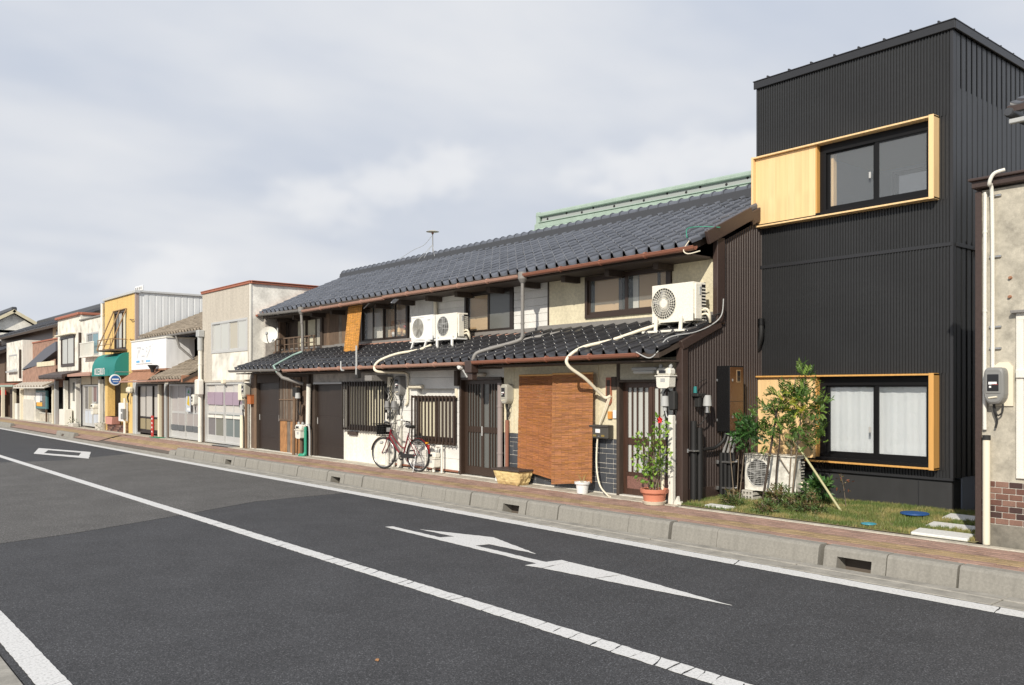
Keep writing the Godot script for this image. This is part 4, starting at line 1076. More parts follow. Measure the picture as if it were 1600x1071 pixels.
# ---------------------------------------------------------------- black metal-clad house and the old plaster house at the right edge
func black_house() -> void:
	var o := thing("black_house", "tall narrow two-storey house clad in black ribbed metal with two wood-framed windows", "house", Vector3(-6.67, 0.25, -11.95))
	var XL := -8.19; var XR := -5.15; var Z := -11.95
	# shell with a real room behind the upper window
	var sh := S()
	sh.bb(XL, XR, 0.2, 3.9, -19.0, -12.25)
	sh.bb(XL, XR, 5.95, 6.70, -15.7, -12.08)
	sh.bb(XL, XL + 0.12, 3.9, 5.95, -15.7, -12.08); sh.bb(XR - 0.14, XR - 0.02, 3.9, 5.95, -15.7, -12.08)
	P(o, "shell", sh, M.room_grey)
	var bw := S()   # back wall of the room with a window opening
	bw.bb(XL + 0.12, XR - 0.14, 3.9, 5.2, -15.62, -15.5); bw.bb(XL + 0.12, XR - 0.14, 5.84, 5.95, -15.62, -15.5)
	bw.bb(XL + 0.12, -7.75, 5.2, 5.84, -15.62, -15.5); bw.bb(-7.0, XR - 0.14, 5.2, 5.84, -15.62, -15.5)
	P(o, "room_wall", bw, M.room_grey)
	B(o, "ceiling", M.room_wood, XL + 0.13, XR - 0.15, 5.90, 5.945, -15.5, -12.1)
	window(o, -7.75, -7.0, 5.2, 5.84, -15.5, M.alu_black, [glass(0.62, Color(0.10, 0.15, 0.19))], 0.05, 0.1)
	# ribbed front, in bands round the two windows
	var rib := func(x0: float, x1: float, y0: float, y1: float) -> Shape:
		return S().sheet(Vector3(x0, 0, Z), Vector3(1, 0, 0), Vector3(0, 0, 1), rib_profile(x1 - x0, 0.042, 0.015, 0.34, 0.14), y0, y1).bb(x0, x1, y0, y1, Z - 0.1, Z - 0.003)
	P(o, "cladding", rib.call(XL, XR - 0.03, 5.56, 6.70), M.black_metal)
	P(o, "cladding", rib.call(XL, XR - 0.03, 3.85, 4.44), M.black_metal)
	P(o, "cladding", rib.call(XL, XR - 0.03, 2.10, 3.80), M.black_metal)
	P(o, "cladding", rib.call(XL, XR - 0.03, 0.69, 0.79), M.black_metal)
	P(o, "cladding", rib.call(-5.33, XR - 0.03, 4.44, 5.56), M.black_metal)
	P(o, "cladding", rib.call(-5.33, XR - 0.03, 0.79, 2.10), M.black_metal)
	B(o, "seam_flashing", M.black_trim, XL, XR, 3.80, 3.852, Z - 0.05, Z + 0.022, 0.004)
	B(o, "base_flashing", M.black_trim, XL, XR + 0.01, 0.655, 0.692, Z - 0.05, Z + 0.02, 0.004)
	B(o, "corner_trim", M.black_trim, XR - 0.03, XR + 0.012, 0.69, 6.70, Z - 0.08, Z + 0.015, 0.004)
	B(o, "corner_trim", M.black_trim, XL - 0.012, XL + 0.02, 0.69, 6.70, Z - 0.08, Z + 0.014, 0.004)
	B(o, "plinth", M.black_plinth, XL + 0.02, XR - 0.02, 0.1, 0.66, -18.9, Z - 0.02, 0.004)
	B(o, "plinth_joint", M.black_trim, -5.62, -5.61, 0.2, 0.65, Z - 0.03, Z - 0.015)
	# side wall with wider ribs
	P(o, "side_cladding", S().sheet(Vector3(XR, 0, Z - 0.08), Vector3(0, 0, -1), Vector3(1, 0, 0), rib_profile(3.7, 0.165, 0.007, 0.62, 0.1), 0.69, 6.70), M.black_metal)
	B(o, "seam_flashing", M.black_trim, XR - 0.01, XR + 0.024, 3.80, 3.85, -18.9, Z - 0.081, 0.003)
	P(o, "side_cladding", S().sheet(Vector3(XL, 0, Z - 0.08), Vector3(0, 0, -1), Vector3(-1, 0, 0), rib_profile(3.7, 0.165, 0.007, 0.62, 0.1), 0.69, 6.70), M.black_metal)
	# flat roof edge: fascia, drip cap and the little feet of the seams
	var rf := P(o, "roof", S().bb(XL - 0.03, XR + 0.03, 6.70, 6.79, -15.8, Z + 0.03), M.black_trim)
	B(rf, "fascia", M.black_trim, XL - 0.04, XR + 0.045, 6.685, 6.80, Z + 0.02, Z + 0.05, 0.006)
	B(rf, "fascia", M.black_trim, XR + 0.02, XR + 0.05, 6.685, 6.80, -15.8, Z + 0.015, 0.006)
	B(rf, "drip_cap", M.black_trim, XL - 0.045, XR + 0.055, 6.80, 6.812, -15.8, Z + 0.06)
	for i in 8: B(rf, "seam_end", M.black_trim, XL + 0.2 + i * 0.38, XL + 0.225 + i * 0.38, 6.812, 6.845, Z - 0.3, Z + 0.05, 0.004)
	for i in 7: B(rf, "seam_end", M.black_trim, XR - 0.1, XR + 0.045, 6.812, 6.84, Z - 0.6 - i * 0.45, Z - 0.575 - i * 0.45, 0.004)
	# the two wooden boxes: sliding wood shutter at the left, window at the right
	for k in 2:
		var y0: float = [4.445, 0.80][k]; var y1: float = [5.565, 2.095][k]
		var xl := XL - 0.005; var xr := -5.325; var xm := -7.10; var zf := Z + 0.16
		var fr := S()
		fr.cbox(Vector3((xl + xr) * 0.5, y1 - 0.0125, Z + 0.06), Vector3(xr - xl, 0.025, 0.20), 0.003)
		fr.cbox(Vector3((xl + xr) * 0.5, y0 + 0.0125, Z + 0.06), Vector3(xr - xl, 0.025, 0.20), 0.003)
		fr.cbox(Vector3(xr - 0.035, (y0 + y1) * 0.5, Z + 0.062), Vector3(0.07, y1 - y0 + 0.012, 0.21), 0.003)
		fr.cbox(Vector3(xl + 0.018, (y0 + y1) * 0.5, Z + 0.061), Vector3(0.036, y1 - y0 + 0.008, 0.204), 0.003)
		var f := P(o, "window_box", fr, M.warm_wood if k else M.pale_wood_b)
		B(f, "sill_strip", M.alu_black, xm, xr - 0.07, y0 + 0.026, y0 + 0.075, Z - 0.1, Z + 0.115, 0.003)
		B(f, "rail", M.alu_black, xl + 0.04, xm, y0 + 0.03, y0 + 0.045, Z + 0.05, Z + 0.12)
		var pn := 9
		var pw := (xm - xl - 0.045) / pn
		var pan := P(o, "shutter", S().bb(xl + 0.04, xm, y0 + 0.05, y1 - 0.03, Z + 0.03, Z + 0.088), M.pale_wood)
		for i in pn:
			B(pan, "board", [M.pale_wood, M.pale_wood_b, M.pale_wood][(i * 5 + k) % 3], xl + 0.042 + pw * i, xl + 0.042 + pw * (i + 1) - 0.0012, y0 + 0.052, y1 - 0.032, Z + 0.089, Z + 0.103, 0.001)
		B(pan, "edge_strip", M.warm_wood, xm, xm + 0.022, y0 + 0.04, y1 - 0.028, Z + 0.0, Z + 0.108, 0.002)
		B(f, "wall_strip", M.alu_black, xm + 0.022, xm + 0.08, y0 + 0.03, y1 - 0.03, Z - 0.1, Z + 0.02)
		B(f, "wall_strip", M.alu_black, xm + 0.08, xr - 0.07, y1 - 0.11, y1 - 0.026, Z - 0.1, Z + 0.02)
		var w := window(o, xm + 0.08, xr - 0.072, y0 + 0.075, y1 - 0.11, Z + 0.03, M.alu_black, [M.glass_new, M.glass_new], 0.045, 0.09, "window", 0.045)
		if k == 1:
			var cs := S()
			var cp := []
			for i in 81: cp.append(Vector2(1.62 * i / 80.0, 0.004 * sin(i * 0.55) + 0.002 * sin(i * 1.3)))
			cs.sheet(Vector3(xm + 0.09, 0, Z - 0.10), Vector3(1, 0, 0), Vector3(0, 0, 1), cp, y0 + 0.08, y1 - 0.1)
			P(w, "curtain", cs, M.net_curtain)
			B(w, "backing", M.room_grey, xm, xr - 0.02, y0, y1, Z - 0.28, Z - 0.24)
		else:
			B(w, "inner_jamb", M.pale_wood, xm + 0.13, xm + 0.19, y0 + 0.12, y1 - 0.16, Z - 0.16, Z - 0.07)
		B(w, "latch", M.alu, -6.30, -6.27, y0 + 0.46, y0 + 0.55, Z + 0.028, Z + 0.045, 0.004)
	# black downpipe at the left corner
	downpipe(o, spline([Vector3(-8.05, 2.92, Z + 0.10), Vector3(-8.06, 2.70, Z + 0.10), Vector3(-8.17, 2.42, Z + 0.06), Vector3(-8.19, 2.2, Z + 0.06), Vector3(-8.19, 0.3, Z + 0.06)]), 0.042, M.black, "downpipe")
	P(o, "pipe_cap", S().lathe([Vector2(0, 0.11), Vector2(0.05, 0.10), Vector2(0.052, 0.0)], Vector3(-8.05, 2.9, Z + 0.10), 12), M.alu_black)
	P(o, "vent_hood", S().lathe([Vector2(0, 0.12), Vector2(0.07, 0.10), Vector2(0.11, 0.02), Vector2(0.11, 0.0)], Vector3(XR + 0.0, 3.83, -12.95), 14, Basis(Vector3(0, 0, 1), -PI / 2)), M.alu_black)

func plaster_house() -> void:
	var o := thing("plaster_house", "old stained grey plaster house at the right edge with a brick-tiled base", "house", Vector3(-3.0, GY, -9.95))
	var XL := -4.0; var Z := -9.93
	P(o, "wall", S().bb(XL + 0.03, -3.63, 0.9, 4.03, Z - 0.2, Z).bb(-3.63, -2.2, 0.9, 1.0, Z - 0.2, Z - 0.001).bb(-3.63, -2.2, 2.70, 4.03, Z - 0.2, Z - 0.001).bb(-2.2, 1.5, 0.9, 4.03, Z - 0.2, Z).bb(XL + 0.05, 1.5, 0.1, 4.02, -16.5, Z - 0.2), M.stained)
	B(o, "plinth", M.dark_concrete, XL + 0.03, 1.5, 0.1, 0.44, Z - 0.2, Z + 0.012, 0.004)
	B(o, "brick_bed", M.mortar, XL + 0.03, 1.5, 0.44, 0.9, Z - 0.2, Z + 0.004)
	for r in 7:
		var y := 0.448 + r * 0.0655
		for i in 26:
			var x := XL + 0.035 + i * 0.136 - (0.068 if r % 2 else 0.0)
			var x0 := maxf(x, XL + 0.032)
			B(o, "brick", M["brick%d" % (rng.randi() % 4)], x0, x + 0.128, y, y + 0.057, Z - 0.01, Z + 0.012 + rnd(0, 0.003), 0.003)
	# brown corner sheet and the capping of the flat front
	B(o, "corner_sheet", M.brown_trim, XL - 0.035, XL + 0.03, GY, 4.02, Z - 0.3, Z + 0.02, 0.004)
	P(o, "coping", S().cbox(Vector3(-1.25, 4.09, Z - 0.03), Vector3(5.6, 0.08, 0.22), 0.01).cbox(Vector3(-1.25, 4.14, Z - 0.05), Vector3(5.64, 0.03, 0.34), 0.006), M.brown_trim)
	P(o, "coping", S().cbox(Vector3(-3.99, 4.06, -13.0), Vector3(0.14, 0.10, 6.0), 0.01), M.brown_trim)
	# white window at the very edge
	var w := window(o, -3.62, -2.25, 0.95, 2.68, Z + 0.03, M.white_pipe, [M.frosted_dark, M.frosted_dark], 0.07, 0.12)
	B(w, "transom", M.white_pipe, -3.62, -2.25, 2.00, 2.09, Z - 0.02, Z + 0.05, 0.006)
	B(w, "drip_ledge", M.gutter_grey, -3.66, -2.2, 2.68, 2.71, Z - 0.02, Z + 0.08, 0.004)
	# two white conduits and the wide pipe below the meter
	downpipe(o, [Vector3(-3.925, 4.0, Z + 0.03), Vector3(-3.93, 2.5, Z + 0.03), Vector3(-3.93, 1.45, Z + 0.03)], 0.0195, M.white_pipe, "conduit", 3)
	downpipe(o, spline([Vector3(-3.70, 4.19, Z + 0.10), Vector3(-3.80, 4.16, Z + 0.13), Vector3(-3.845, 4.06, Z + 0.13), Vector3(-3.85, 3.97, Z + 0.05), Vector3(-3.85, 3.0, Z + 0.03), Vector3(-3.85, 2.0, Z + 0.03)]), 0.0195, M.white_pipe, "conduit", 0)
	for y in [3.95, 2.55, 2.32, 3.3]: P(o, "pipe_clip", S().cbox(Vector3(-3.83, y, Z + 0.012), Vector3(0.12, 0.022, 0.03), 0.004), M.steel)
	downpipe(o, [Vector3(-3.905, 1.36, Z + 0.05), Vector3(-3.905, GY, Z + 0.05)], 0.037, M.cream_pipe, "wide_pipe")
	P(o, "pipe_collar", S().lathe([Vector2(0, 0.03), Vector2(0.041, 0.03), Vector2(0.041, -0.02)], Vector3(-3.905, 1.36, Z + 0.05), 12), M.rubber)
	for q in [[-3.685, 3.06], [-3.69, 2.86]]: P(o, "wall_stub", S().lathe([Vector2(0, 0.03), Vector2(0.014, 0.03), Vector2(0.02, 0.0)], Vector3(q[0], q[1], Z), 8, Basis(Vector3(1, 0, 0), PI / 2)), M.rust)
	# tiled roof end of the part behind
	var e := P(o, "roof", S().prism([Vector2(0, 0), Vector2(3.2, 1.55), Vector2(3.2, 1.49), Vector2(0, -0.07)], 3.0, Transform3D(Basis(Vector3(0, 0, -1), Vector3(0, 1, 0), Vector3(1, 0, 0)), Vector3(-4.12, 5.20, -11.0))), M.brown_trim)
	tile_slope(e, -4.0, -1.2, 5.19, -11.02, 0.48, 6, "lowtile")
	flush_tiles(60)
	P(e, "end_tile", S().lathe([Vector2(0, 0.03), Vector2(0.045, 0.028), Vector2(0.055, 0.0), Vector2(0.055, -0.5)], Vector3(-4.10, 5.13, -11.0), 14, Basis(Vector3(1, 0, 0), PI / 2)), M.ridge)
	B(e, "beam_end", M.grey_light, -4.10, -1.5, 4.99, 5.045, -11.05, -10.99, 0.008)
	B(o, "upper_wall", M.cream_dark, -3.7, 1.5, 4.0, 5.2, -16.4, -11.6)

# ---------------------------------------------------------------- garden before the black house
func leaf_shape(l: float, w: float, fold := 0.25) -> Shape:
	var s := S()
	var a := Vector3.ZERO; var t := Vector3(0, l, 0)
	for sg in [-1.0, 1.0]:
		var e := Vector3(sg * w * 0.5, l * 0.45, -fold * w * 0.5)
		var nn := Vector3(-sg * fold, 0, 1).normalized()
		s.tri(a, e, t, nn, nn, nn)
	return s

# compound leaf: leaflets in pairs along a drooping stalk
func frond(n: int, l: float, w: float) -> ArrayMesh:
	var s := S()
	var one := leaf_shape(l, w)
	for i in n:
		for sg in [-1.0, 1.0]:
			var t := (i + 0.6) / n
			var p := Vector3(0, t * l * n * 0.42, -t * t * l * 0.8)
			var b := Basis.from_euler(Vector3(-0.35 - 0.5 * t, sg * 0.5, sg * -1.05))
			for k in range(0, one.v.size(), 3):
				s.tri(p + b * one.v[k], p + b * one.v[k + 1], p + b * one.v[k + 2], b * one.n[k], b * one.n[k], b * one.n[k])
	var p2 := Vector3(0, l * n * 0.42, -l * 0.8)
	for k in range(0, one.v.size(), 3): s.tri(p2 + one.v[k], p2 + one.v[k + 1], p2 + one.v[k + 2], one.n[k], one.n[k], one.n[k])
	return s.mesh()

func leaf_cloud(o: Node, called: String, m: Mesh, blobs: Array, per: int, greens: Array, size := 1.0) -> void:
	var xf := []; var cs := []
	for b in blobs:   # [centre, radius, share]
		for i in int(per * b[2]):
			var d := Vector3(rng.randfn(), rng.randfn(), rng.randfn()).normalized() * pow(rng.randf(), 0.5)
			var p: Vector3 = b[0] + d * b[1]
			var out := (d + Vector3(rnd(-0.7, 0.7), rnd(-0.2, 0.7), rnd(-0.7, 0.7))).normalized()
			var z := out.cross(Vector3(rnd(-1, 1), rnd(-0.3, 1), rnd(-1, 1))).normalized()
			var x := out.cross(z)
			xf.append(Transform3D(Basis(x, out, z).scaled(Vector3.ONE * rnd(0.65, 1.2) * size), p - org))
			cs.append((greens[rng.randi() % greens.size()] as Color) * rnd(0.7, 1.25))
	scatter(o, called, m, M.leaf_multi, xf, cs)

func turf_y(x: float, z: float) -> float:
	return 0.236 + 0.010 * sin(x * 3.1 + z) * smoothstep(-9.8, -10.2, z) + 0.012 * smoothstep(-9.8, -10.6, z)

func garden() -> void:
	M.leaf_multi = mat(Color.WHITE, 0.45, 0.0, 0.45); M.leaf_multi.vertex_color_use_as_albedo = true
	M.leaf_multi.backlight_enabled = true; M.leaf_multi.backlight = Color(0.5, 0.5, 0.25)
	var lawn := S()   # slightly uneven turf between the footpath and the house
	var N := 26; var K := 20
	var hgt := func(i: int, k: int) -> Vector3:
		var x := lerpf(-8.05, -3.99, i / float(N)); var z := lerpf(-9.785, -12.2, k / float(K))
		return Vector3(x, turf_y(x, z), z)
	for i in N:
		for k in K:
			var a: Vector3 = hgt.call(i, k); var b: Vector3 = hgt.call(i + 1, k); var c: Vector3 = hgt.call(i + 1, k + 1); var d: Vector3 = hgt.call(i, k + 1)
			lawn.flat(a, b, c, d, Vector3.UP)
	structure("garden_soil", lawn, tmat(Color(0.22, 0.19, 0.09), 0.95, "fine", 4.0, "dirt", 0.9))
	structure("side_passage", S().bb(-5.1, -4.0, 0.0, 0.235, -19.0, -12.2), M.earth)
	# turf
	org = Vector3.ZERO
	var tuft := S()
	for i in 5:
		var a := TAU * i / 5.0 + 0.3; var b := Basis.from_euler(Vector3(rnd(0.25, 0.7), a, 0))
		var nn := b * Vector3(0, 0.3, 1)
		tuft.tri(b * Vector3(-0.004, 0, 0), b * Vector3(0.004, 0, 0), b * Vector3(0.0, 0.052, 0), nn.normalized(), nn.normalized(), nn.normalized())
	var xf := []; var cs := []
	var pn := FastNoiseLite.new(); pn.seed = 5; pn.frequency = 1.4
	for i in 14000:
		var x := rnd(-8.04, -4.02); var z := rnd(-12.15, -9.81)
		if z > -9.83 - 0.0 and x < -8.0: continue
		var skip := false
		for q in STONES:
			if absf(x - q[0] - (z - q[1]) * 0.2) < q[2] * 0.5 and absf(z - q[1]) < q[3] * 0.5: skip = true
		if skip: continue
		var dry := clampf(0.5 + 0.9 * pn.get_noise_2d(x, z) + rnd(-0.25, 0.25), 0, 1)
		var y := turf_y(x, z)
		xf.append(Transform3D(Basis.from_euler(Vector3(0, rnd(0, TAU), 0)).scaled(Vector3(1, rnd(0.6, 1.3), 1)), Vector3(x, y - 0.004, z)))
		cs.append(Color(0.105, 0.165, 0.04).lerp(Color(0.42, 0.34, 0.15), dry * dry * 0.95) * rnd(0.75, 1.2))
	var turf := scatter(self, "grass", tuft.mesh(), M.leaf_multi, xf, cs)
	tag(turf, "short patchy lawn between the footpath and the black house", "grass", "", "stuff")
	var names := ["stepping stone nearest the footpath beside the brown corner post", "middle stepping stone of the three in the lawn", "farthest stepping stone, at the mouth of the dark passage", "half-buried stepping stone in front of the brown metal wall"]
	for i in STONES.size():
		var q: Array = STONES[i]
		var t := thing("stepping_stone", "pale concrete " + names[i], "stepping stone", Vector3(q[0], 0.235, q[1]), "stepping stones in the lawn")
		var sh := Basis(Vector3(1, 0, 0), Vector3(0, 1, 0), Vector3(0.2, 0, 1))
		var s := S().cbox(Vector3.ZERO, Vector3(q[2], 0.06, q[3]), 0.008)
		for k in s.v.size(): s.v[k] = sh * s.v[k] + org
		P(t, "slab", s, M.stepping)
	var lid := thing("inspection_lid", "blue plastic lid lying in the lawn near the black wall", "lid", Vector3(-5.28, 0.275, -11.15), "plastic lids in the lawn")
	P(lid, "lid", S().lathe([Vector2(0, 0.025), Vector2(0.15, 0.02), Vector2(0.16, 0.0)], org, 20), mat(Color(0.02, 0.10, 0.32), 0.4))
	P(lid, "rim", S().ring(org + Vector3(0, 0.01, 0), Vector3.UP, 0.165, 0.012, 20, 6), mat(Color(0.02, 0.08, 0.25), 0.4))
	var lid2 := thing("inspection_lid", "small turquoise plastic lid near the footpath edge", "lid", Vector3(-5.28, 0.262, -9.98), "plastic lids in the lawn")
	P(lid2, "lid", S().lathe([Vector2(0, 0.018), Vector2(0.075, 0.015), Vector2(0.08, 0.0)], org, 16), mat(Color(0.04, 0.32, 0.42), 0.4))
	P(lid2, "rim", S().ring(org + Vector3(0, 0.006, 0), Vector3.UP, 0.083, 0.008, 16, 6), mat(Color(0.04, 0.25, 0.34), 0.4))
	# the slender staked tree
	var t := thing("young_tree", "slender young tree with feathery leaves tied to a leaning pole", "tree", Vector3(-6.95, 0.25, -10.9))
	var stems := [[Vector3(-6.97, 0.25, -10.92), Vector3(-6.93, 0.9, -10.92), Vector3(-6.86, 1.5, -10.88), Vector3(-6.80, 2.05, -10.82)], [Vector3(-6.90, 0.25, -10.88), Vector3(-6.80, 0.9, -10.84), Vector3(-6.70, 1.5, -10.8), Vector3(-6.60, 2.1, -10.75)], [Vector3(-7.15, 0.25, -10.86), Vector3(-7.08, 0.8, -10.80), Vector3(-7.0, 1.3, -10.75), Vector3(-7.12, 1.75, -10.7)]]
	for st in stems:
		P(t, "trunk", S().tube(spline(st, 4), [0.014, 0.014, 0.0135, 0.013, 0.013, 0.012, 0.011, 0.01, 0.009, 0.008, 0.007, 0.006, 0.004], 7), M.bark if st != stems[2] else M.dark_wood)
	var br := S()
	for q in [[Vector3(-6.86, 1.5, -10.88), Vector3(-7.1, 1.75, -10.75)], [Vector3(-6.78, 1.1, -10.83), Vector3(-6.4, 1.35, -10.7)], [Vector3(-6.72, 1.45, -10.8), Vector3(-6.35, 1.8, -10.72)], [Vector3(-6.95, 0.7, -10.9), Vector3(-7.25, 1.15, -10.8)], [Vector3(-6.9, 1.2, -10.9), Vector3(-6.6, 1.65, -11.0)]]:
		br.tube([q[0], ((q[0] + q[1]) as Vector3) * 0.5 + Vector3(0, 0.03, 0), q[1]], [0.008, 0.006, 0.003], 5)
	P(t, "branch", br, M.bark)
	var gr := [Color(0.07, 0.14, 0.025), Color(0.10, 0.18, 0.03), Color(0.14, 0.22, 0.04), Color(0.05, 0.10, 0.02)]
	var bl := [[Vector3(-6.92, 1.72, -10.8), 0.26, 1.2], [Vector3(-7.12, 1.52, -10.72), 0.22, 1.0], [Vector3(-6.62, 1.75, -10.75), 0.26, 1.2], [Vector3(-6.42, 1.62, -10.7), 0.18, 0.6], [Vector3(-6.62, 2.06, -10.76), 0.13, 0.35], [Vector3(-6.70, 1.42, -10.8), 0.22, 0.9], [Vector3(-6.98, 1.28, -10.8), 0.16, 0.5], [Vector3(-6.32, 1.25, -10.7), 0.12, 0.28], [Vector3(-7.18, 1.20, -10.72), 0.14, 0.3], [Vector3(-6.55, 1.15, -10.75), 0.13, 0.2]]
	leaf_cloud(t, "foliage", frond(4, 0.062, 0.024), bl, 56, gr)
	leaf_cloud(t, "yellow_leaves", frond(3, 0.06, 0.024), [[Vector3(-6.60, 1.62, -10.66), 0.14, 1.0], [Vector3(-6.75, 1.75, -10.66), 0.2, 0.6]], 18, [Color(0.35, 0.33, 0.03), Color(0.26, 0.30, 0.04)])
	var pole := thing("stake", "pale bamboo pole leaning from the lawn up to the young tree", "pole", Vector3(-6.08, 0.27, -10.78))
	P(pole, "pole", S().tube([Vector3(-6.06, 0.24, -10.76), Vector3(-6.5, 0.78, -10.8), Vector3(-6.87, 1.22, -10.84)], [0.017, 0.016, 0.014], 8), M.bamboo)
	for k in 4: P(pole, "node", S().ring(Vector3(-6.06, 0.24, -10.76).lerp(Vector3(-6.87, 1.22, -10.84), 0.2 + k * 0.2), Vector3(-0.63, 0.77, -0.06).normalized(), 0.016, 0.004, 10, 5), M.bamboo)
	var pole2 := thing("stake", "dark thin pole standing in the shrubs before the garden air conditioner", "pole", Vector3(-7.2, 0.27, -10.70))
	P(pole2, "pole", S().tube([Vector3(-7.24, 0.24, -10.68), Vector3(-7.13, 0.95, -10.70), Vector3(-7.03, 1.62, -10.74)], [0.018, 0.017, 0.015], 8), M.dark_wood)
	P(pole2, "tie", S().ring(Vector3(-7.13, 0.95, -10.70), Vector3(0.14, 0.98, 0).normalized(), 0.02, 0.005, 10, 5), M.bamboo)
	# bush before the black cable pipes
	var b := thing("bush", "dark leafy bush hanging before the brown metal wall, left of the garden air conditioner", "bush", Vector3(-7.72, 0.25, -10.75))
	for q in [[Vector3(-7.72, 0.25, -10.75), Vector3(-7.66, 1.0, -10.72)], [Vector3(-7.70, 0.25, -10.78), Vector3(-7.52, 1.3, -10.7)], [Vector3(-7.75, 0.25, -10.73), Vector3(-7.78, 1.1, -10.65)]]:
		P(b, "stem", S().tube([q[0], q[1]], [0.009, 0.005], 6), M.bark)
	leaf_cloud(b, "foliage", frond(3, 0.075, 0.032), [[Vector3(-7.52, 1.22, -10.68), 0.17, 1.0], [Vector3(-7.60, 1.40, -10.70), 0.09, 0.35], [Vector3(-7.36, 1.28, -10.66), 0.11, 0.4]], 62, [Color(0.045, 0.12, 0.03), Color(0.06, 0.15, 0.035), Color(0.035, 0.085, 0.025)])
	# low shrubs round the trunks
	var low := [[Vector3(-7.45, 0.30, -10.25), 0.15, "low green shrub under the garden air conditioner"], [Vector3(-6.92, 0.36, -10.62), 0.17, "low shrub round the trunks of the young tree"], [Vector3(-6.35, 0.33, -10.30), 0.22, "brownish shrub at the lawn edge by the foot of the leaning pole"], [Vector3(-6.62, 0.50, -11.1), 0.13, "broad-leaved shrub against the black plinth"], [Vector3(-6.72, 0.29, -9.98), 0.12, "small shrub beside the footpath in front of the young tree"]]
	for i in low.size():
		var q: Array = low[i]
		var s := thing("shrub", q[2], "shrub", Vector3(q[0].x, 0.25, q[0].z), "low shrubs in the small garden")
		var r: float = q[1]
		for k in 7:
			var e: Vector3 = q[0] + Vector3(rnd(-r, r), rnd(0.0, r), rnd(-r, r))
			P(s, "stem", S().tube([Vector3(q[0].x + rnd(-0.05, 0.05), 0.24, q[0].z + rnd(-0.05, 0.05)), e], [0.005, 0.002], 5), M.bark)
		var g2 := [Color(0.07, 0.12, 0.035), Color(0.10, 0.14, 0.04), Color(0.15, 0.11, 0.05)] if i != 3 else [Color(0.04, 0.11, 0.03), Color(0.06, 0.13, 0.03)]
		leaf_cloud(s, "foliage", frond(2, 0.055 if i != 3 else 0.085, 0.02 if i != 3 else 0.034), [[q[0], r, 1.0], [q[0] + Vector3(r * 0.7, -0.02, 0.05), r * 0.7, 0.6], [q[0] + Vector3(-r * 0.7, -0.02, -0.03), r * 0.7, 0.6]], int(75 * r / 0.2), g2)
	var rs := thing("reddish_sprig", "thin upright sprig with reddish leaves against the black plinth", "plant", Vector3(-6.25, 0.27, -11.2))
	P(rs, "stem", S().tube([Vector3(-6.25, 0.26, -11.2), Vector3(-6.27, 0.5, -11.18), Vector3(-6.31, 0.72, -11.17)], [0.005, 0.004, 0.002], 5), M.bark)
	leaf_cloud(rs, "foliage", leaf_shape(0.05, 0.02).mesh(), [[Vector3(-6.27, 0.6, -11.17), 0.12, 1.0]], 30, [Color(0.20, 0.06, 0.03), Color(0.12, 0.09, 0.03)])

const STONES := [[-4.42, -10.0, 0.62, 0.38], [-4.54, -10.61, 0.62, 0.40], [-4.72, -11.46, 0.60, 0.44], [-7.45, -9.98, 0.42, 0.2]]

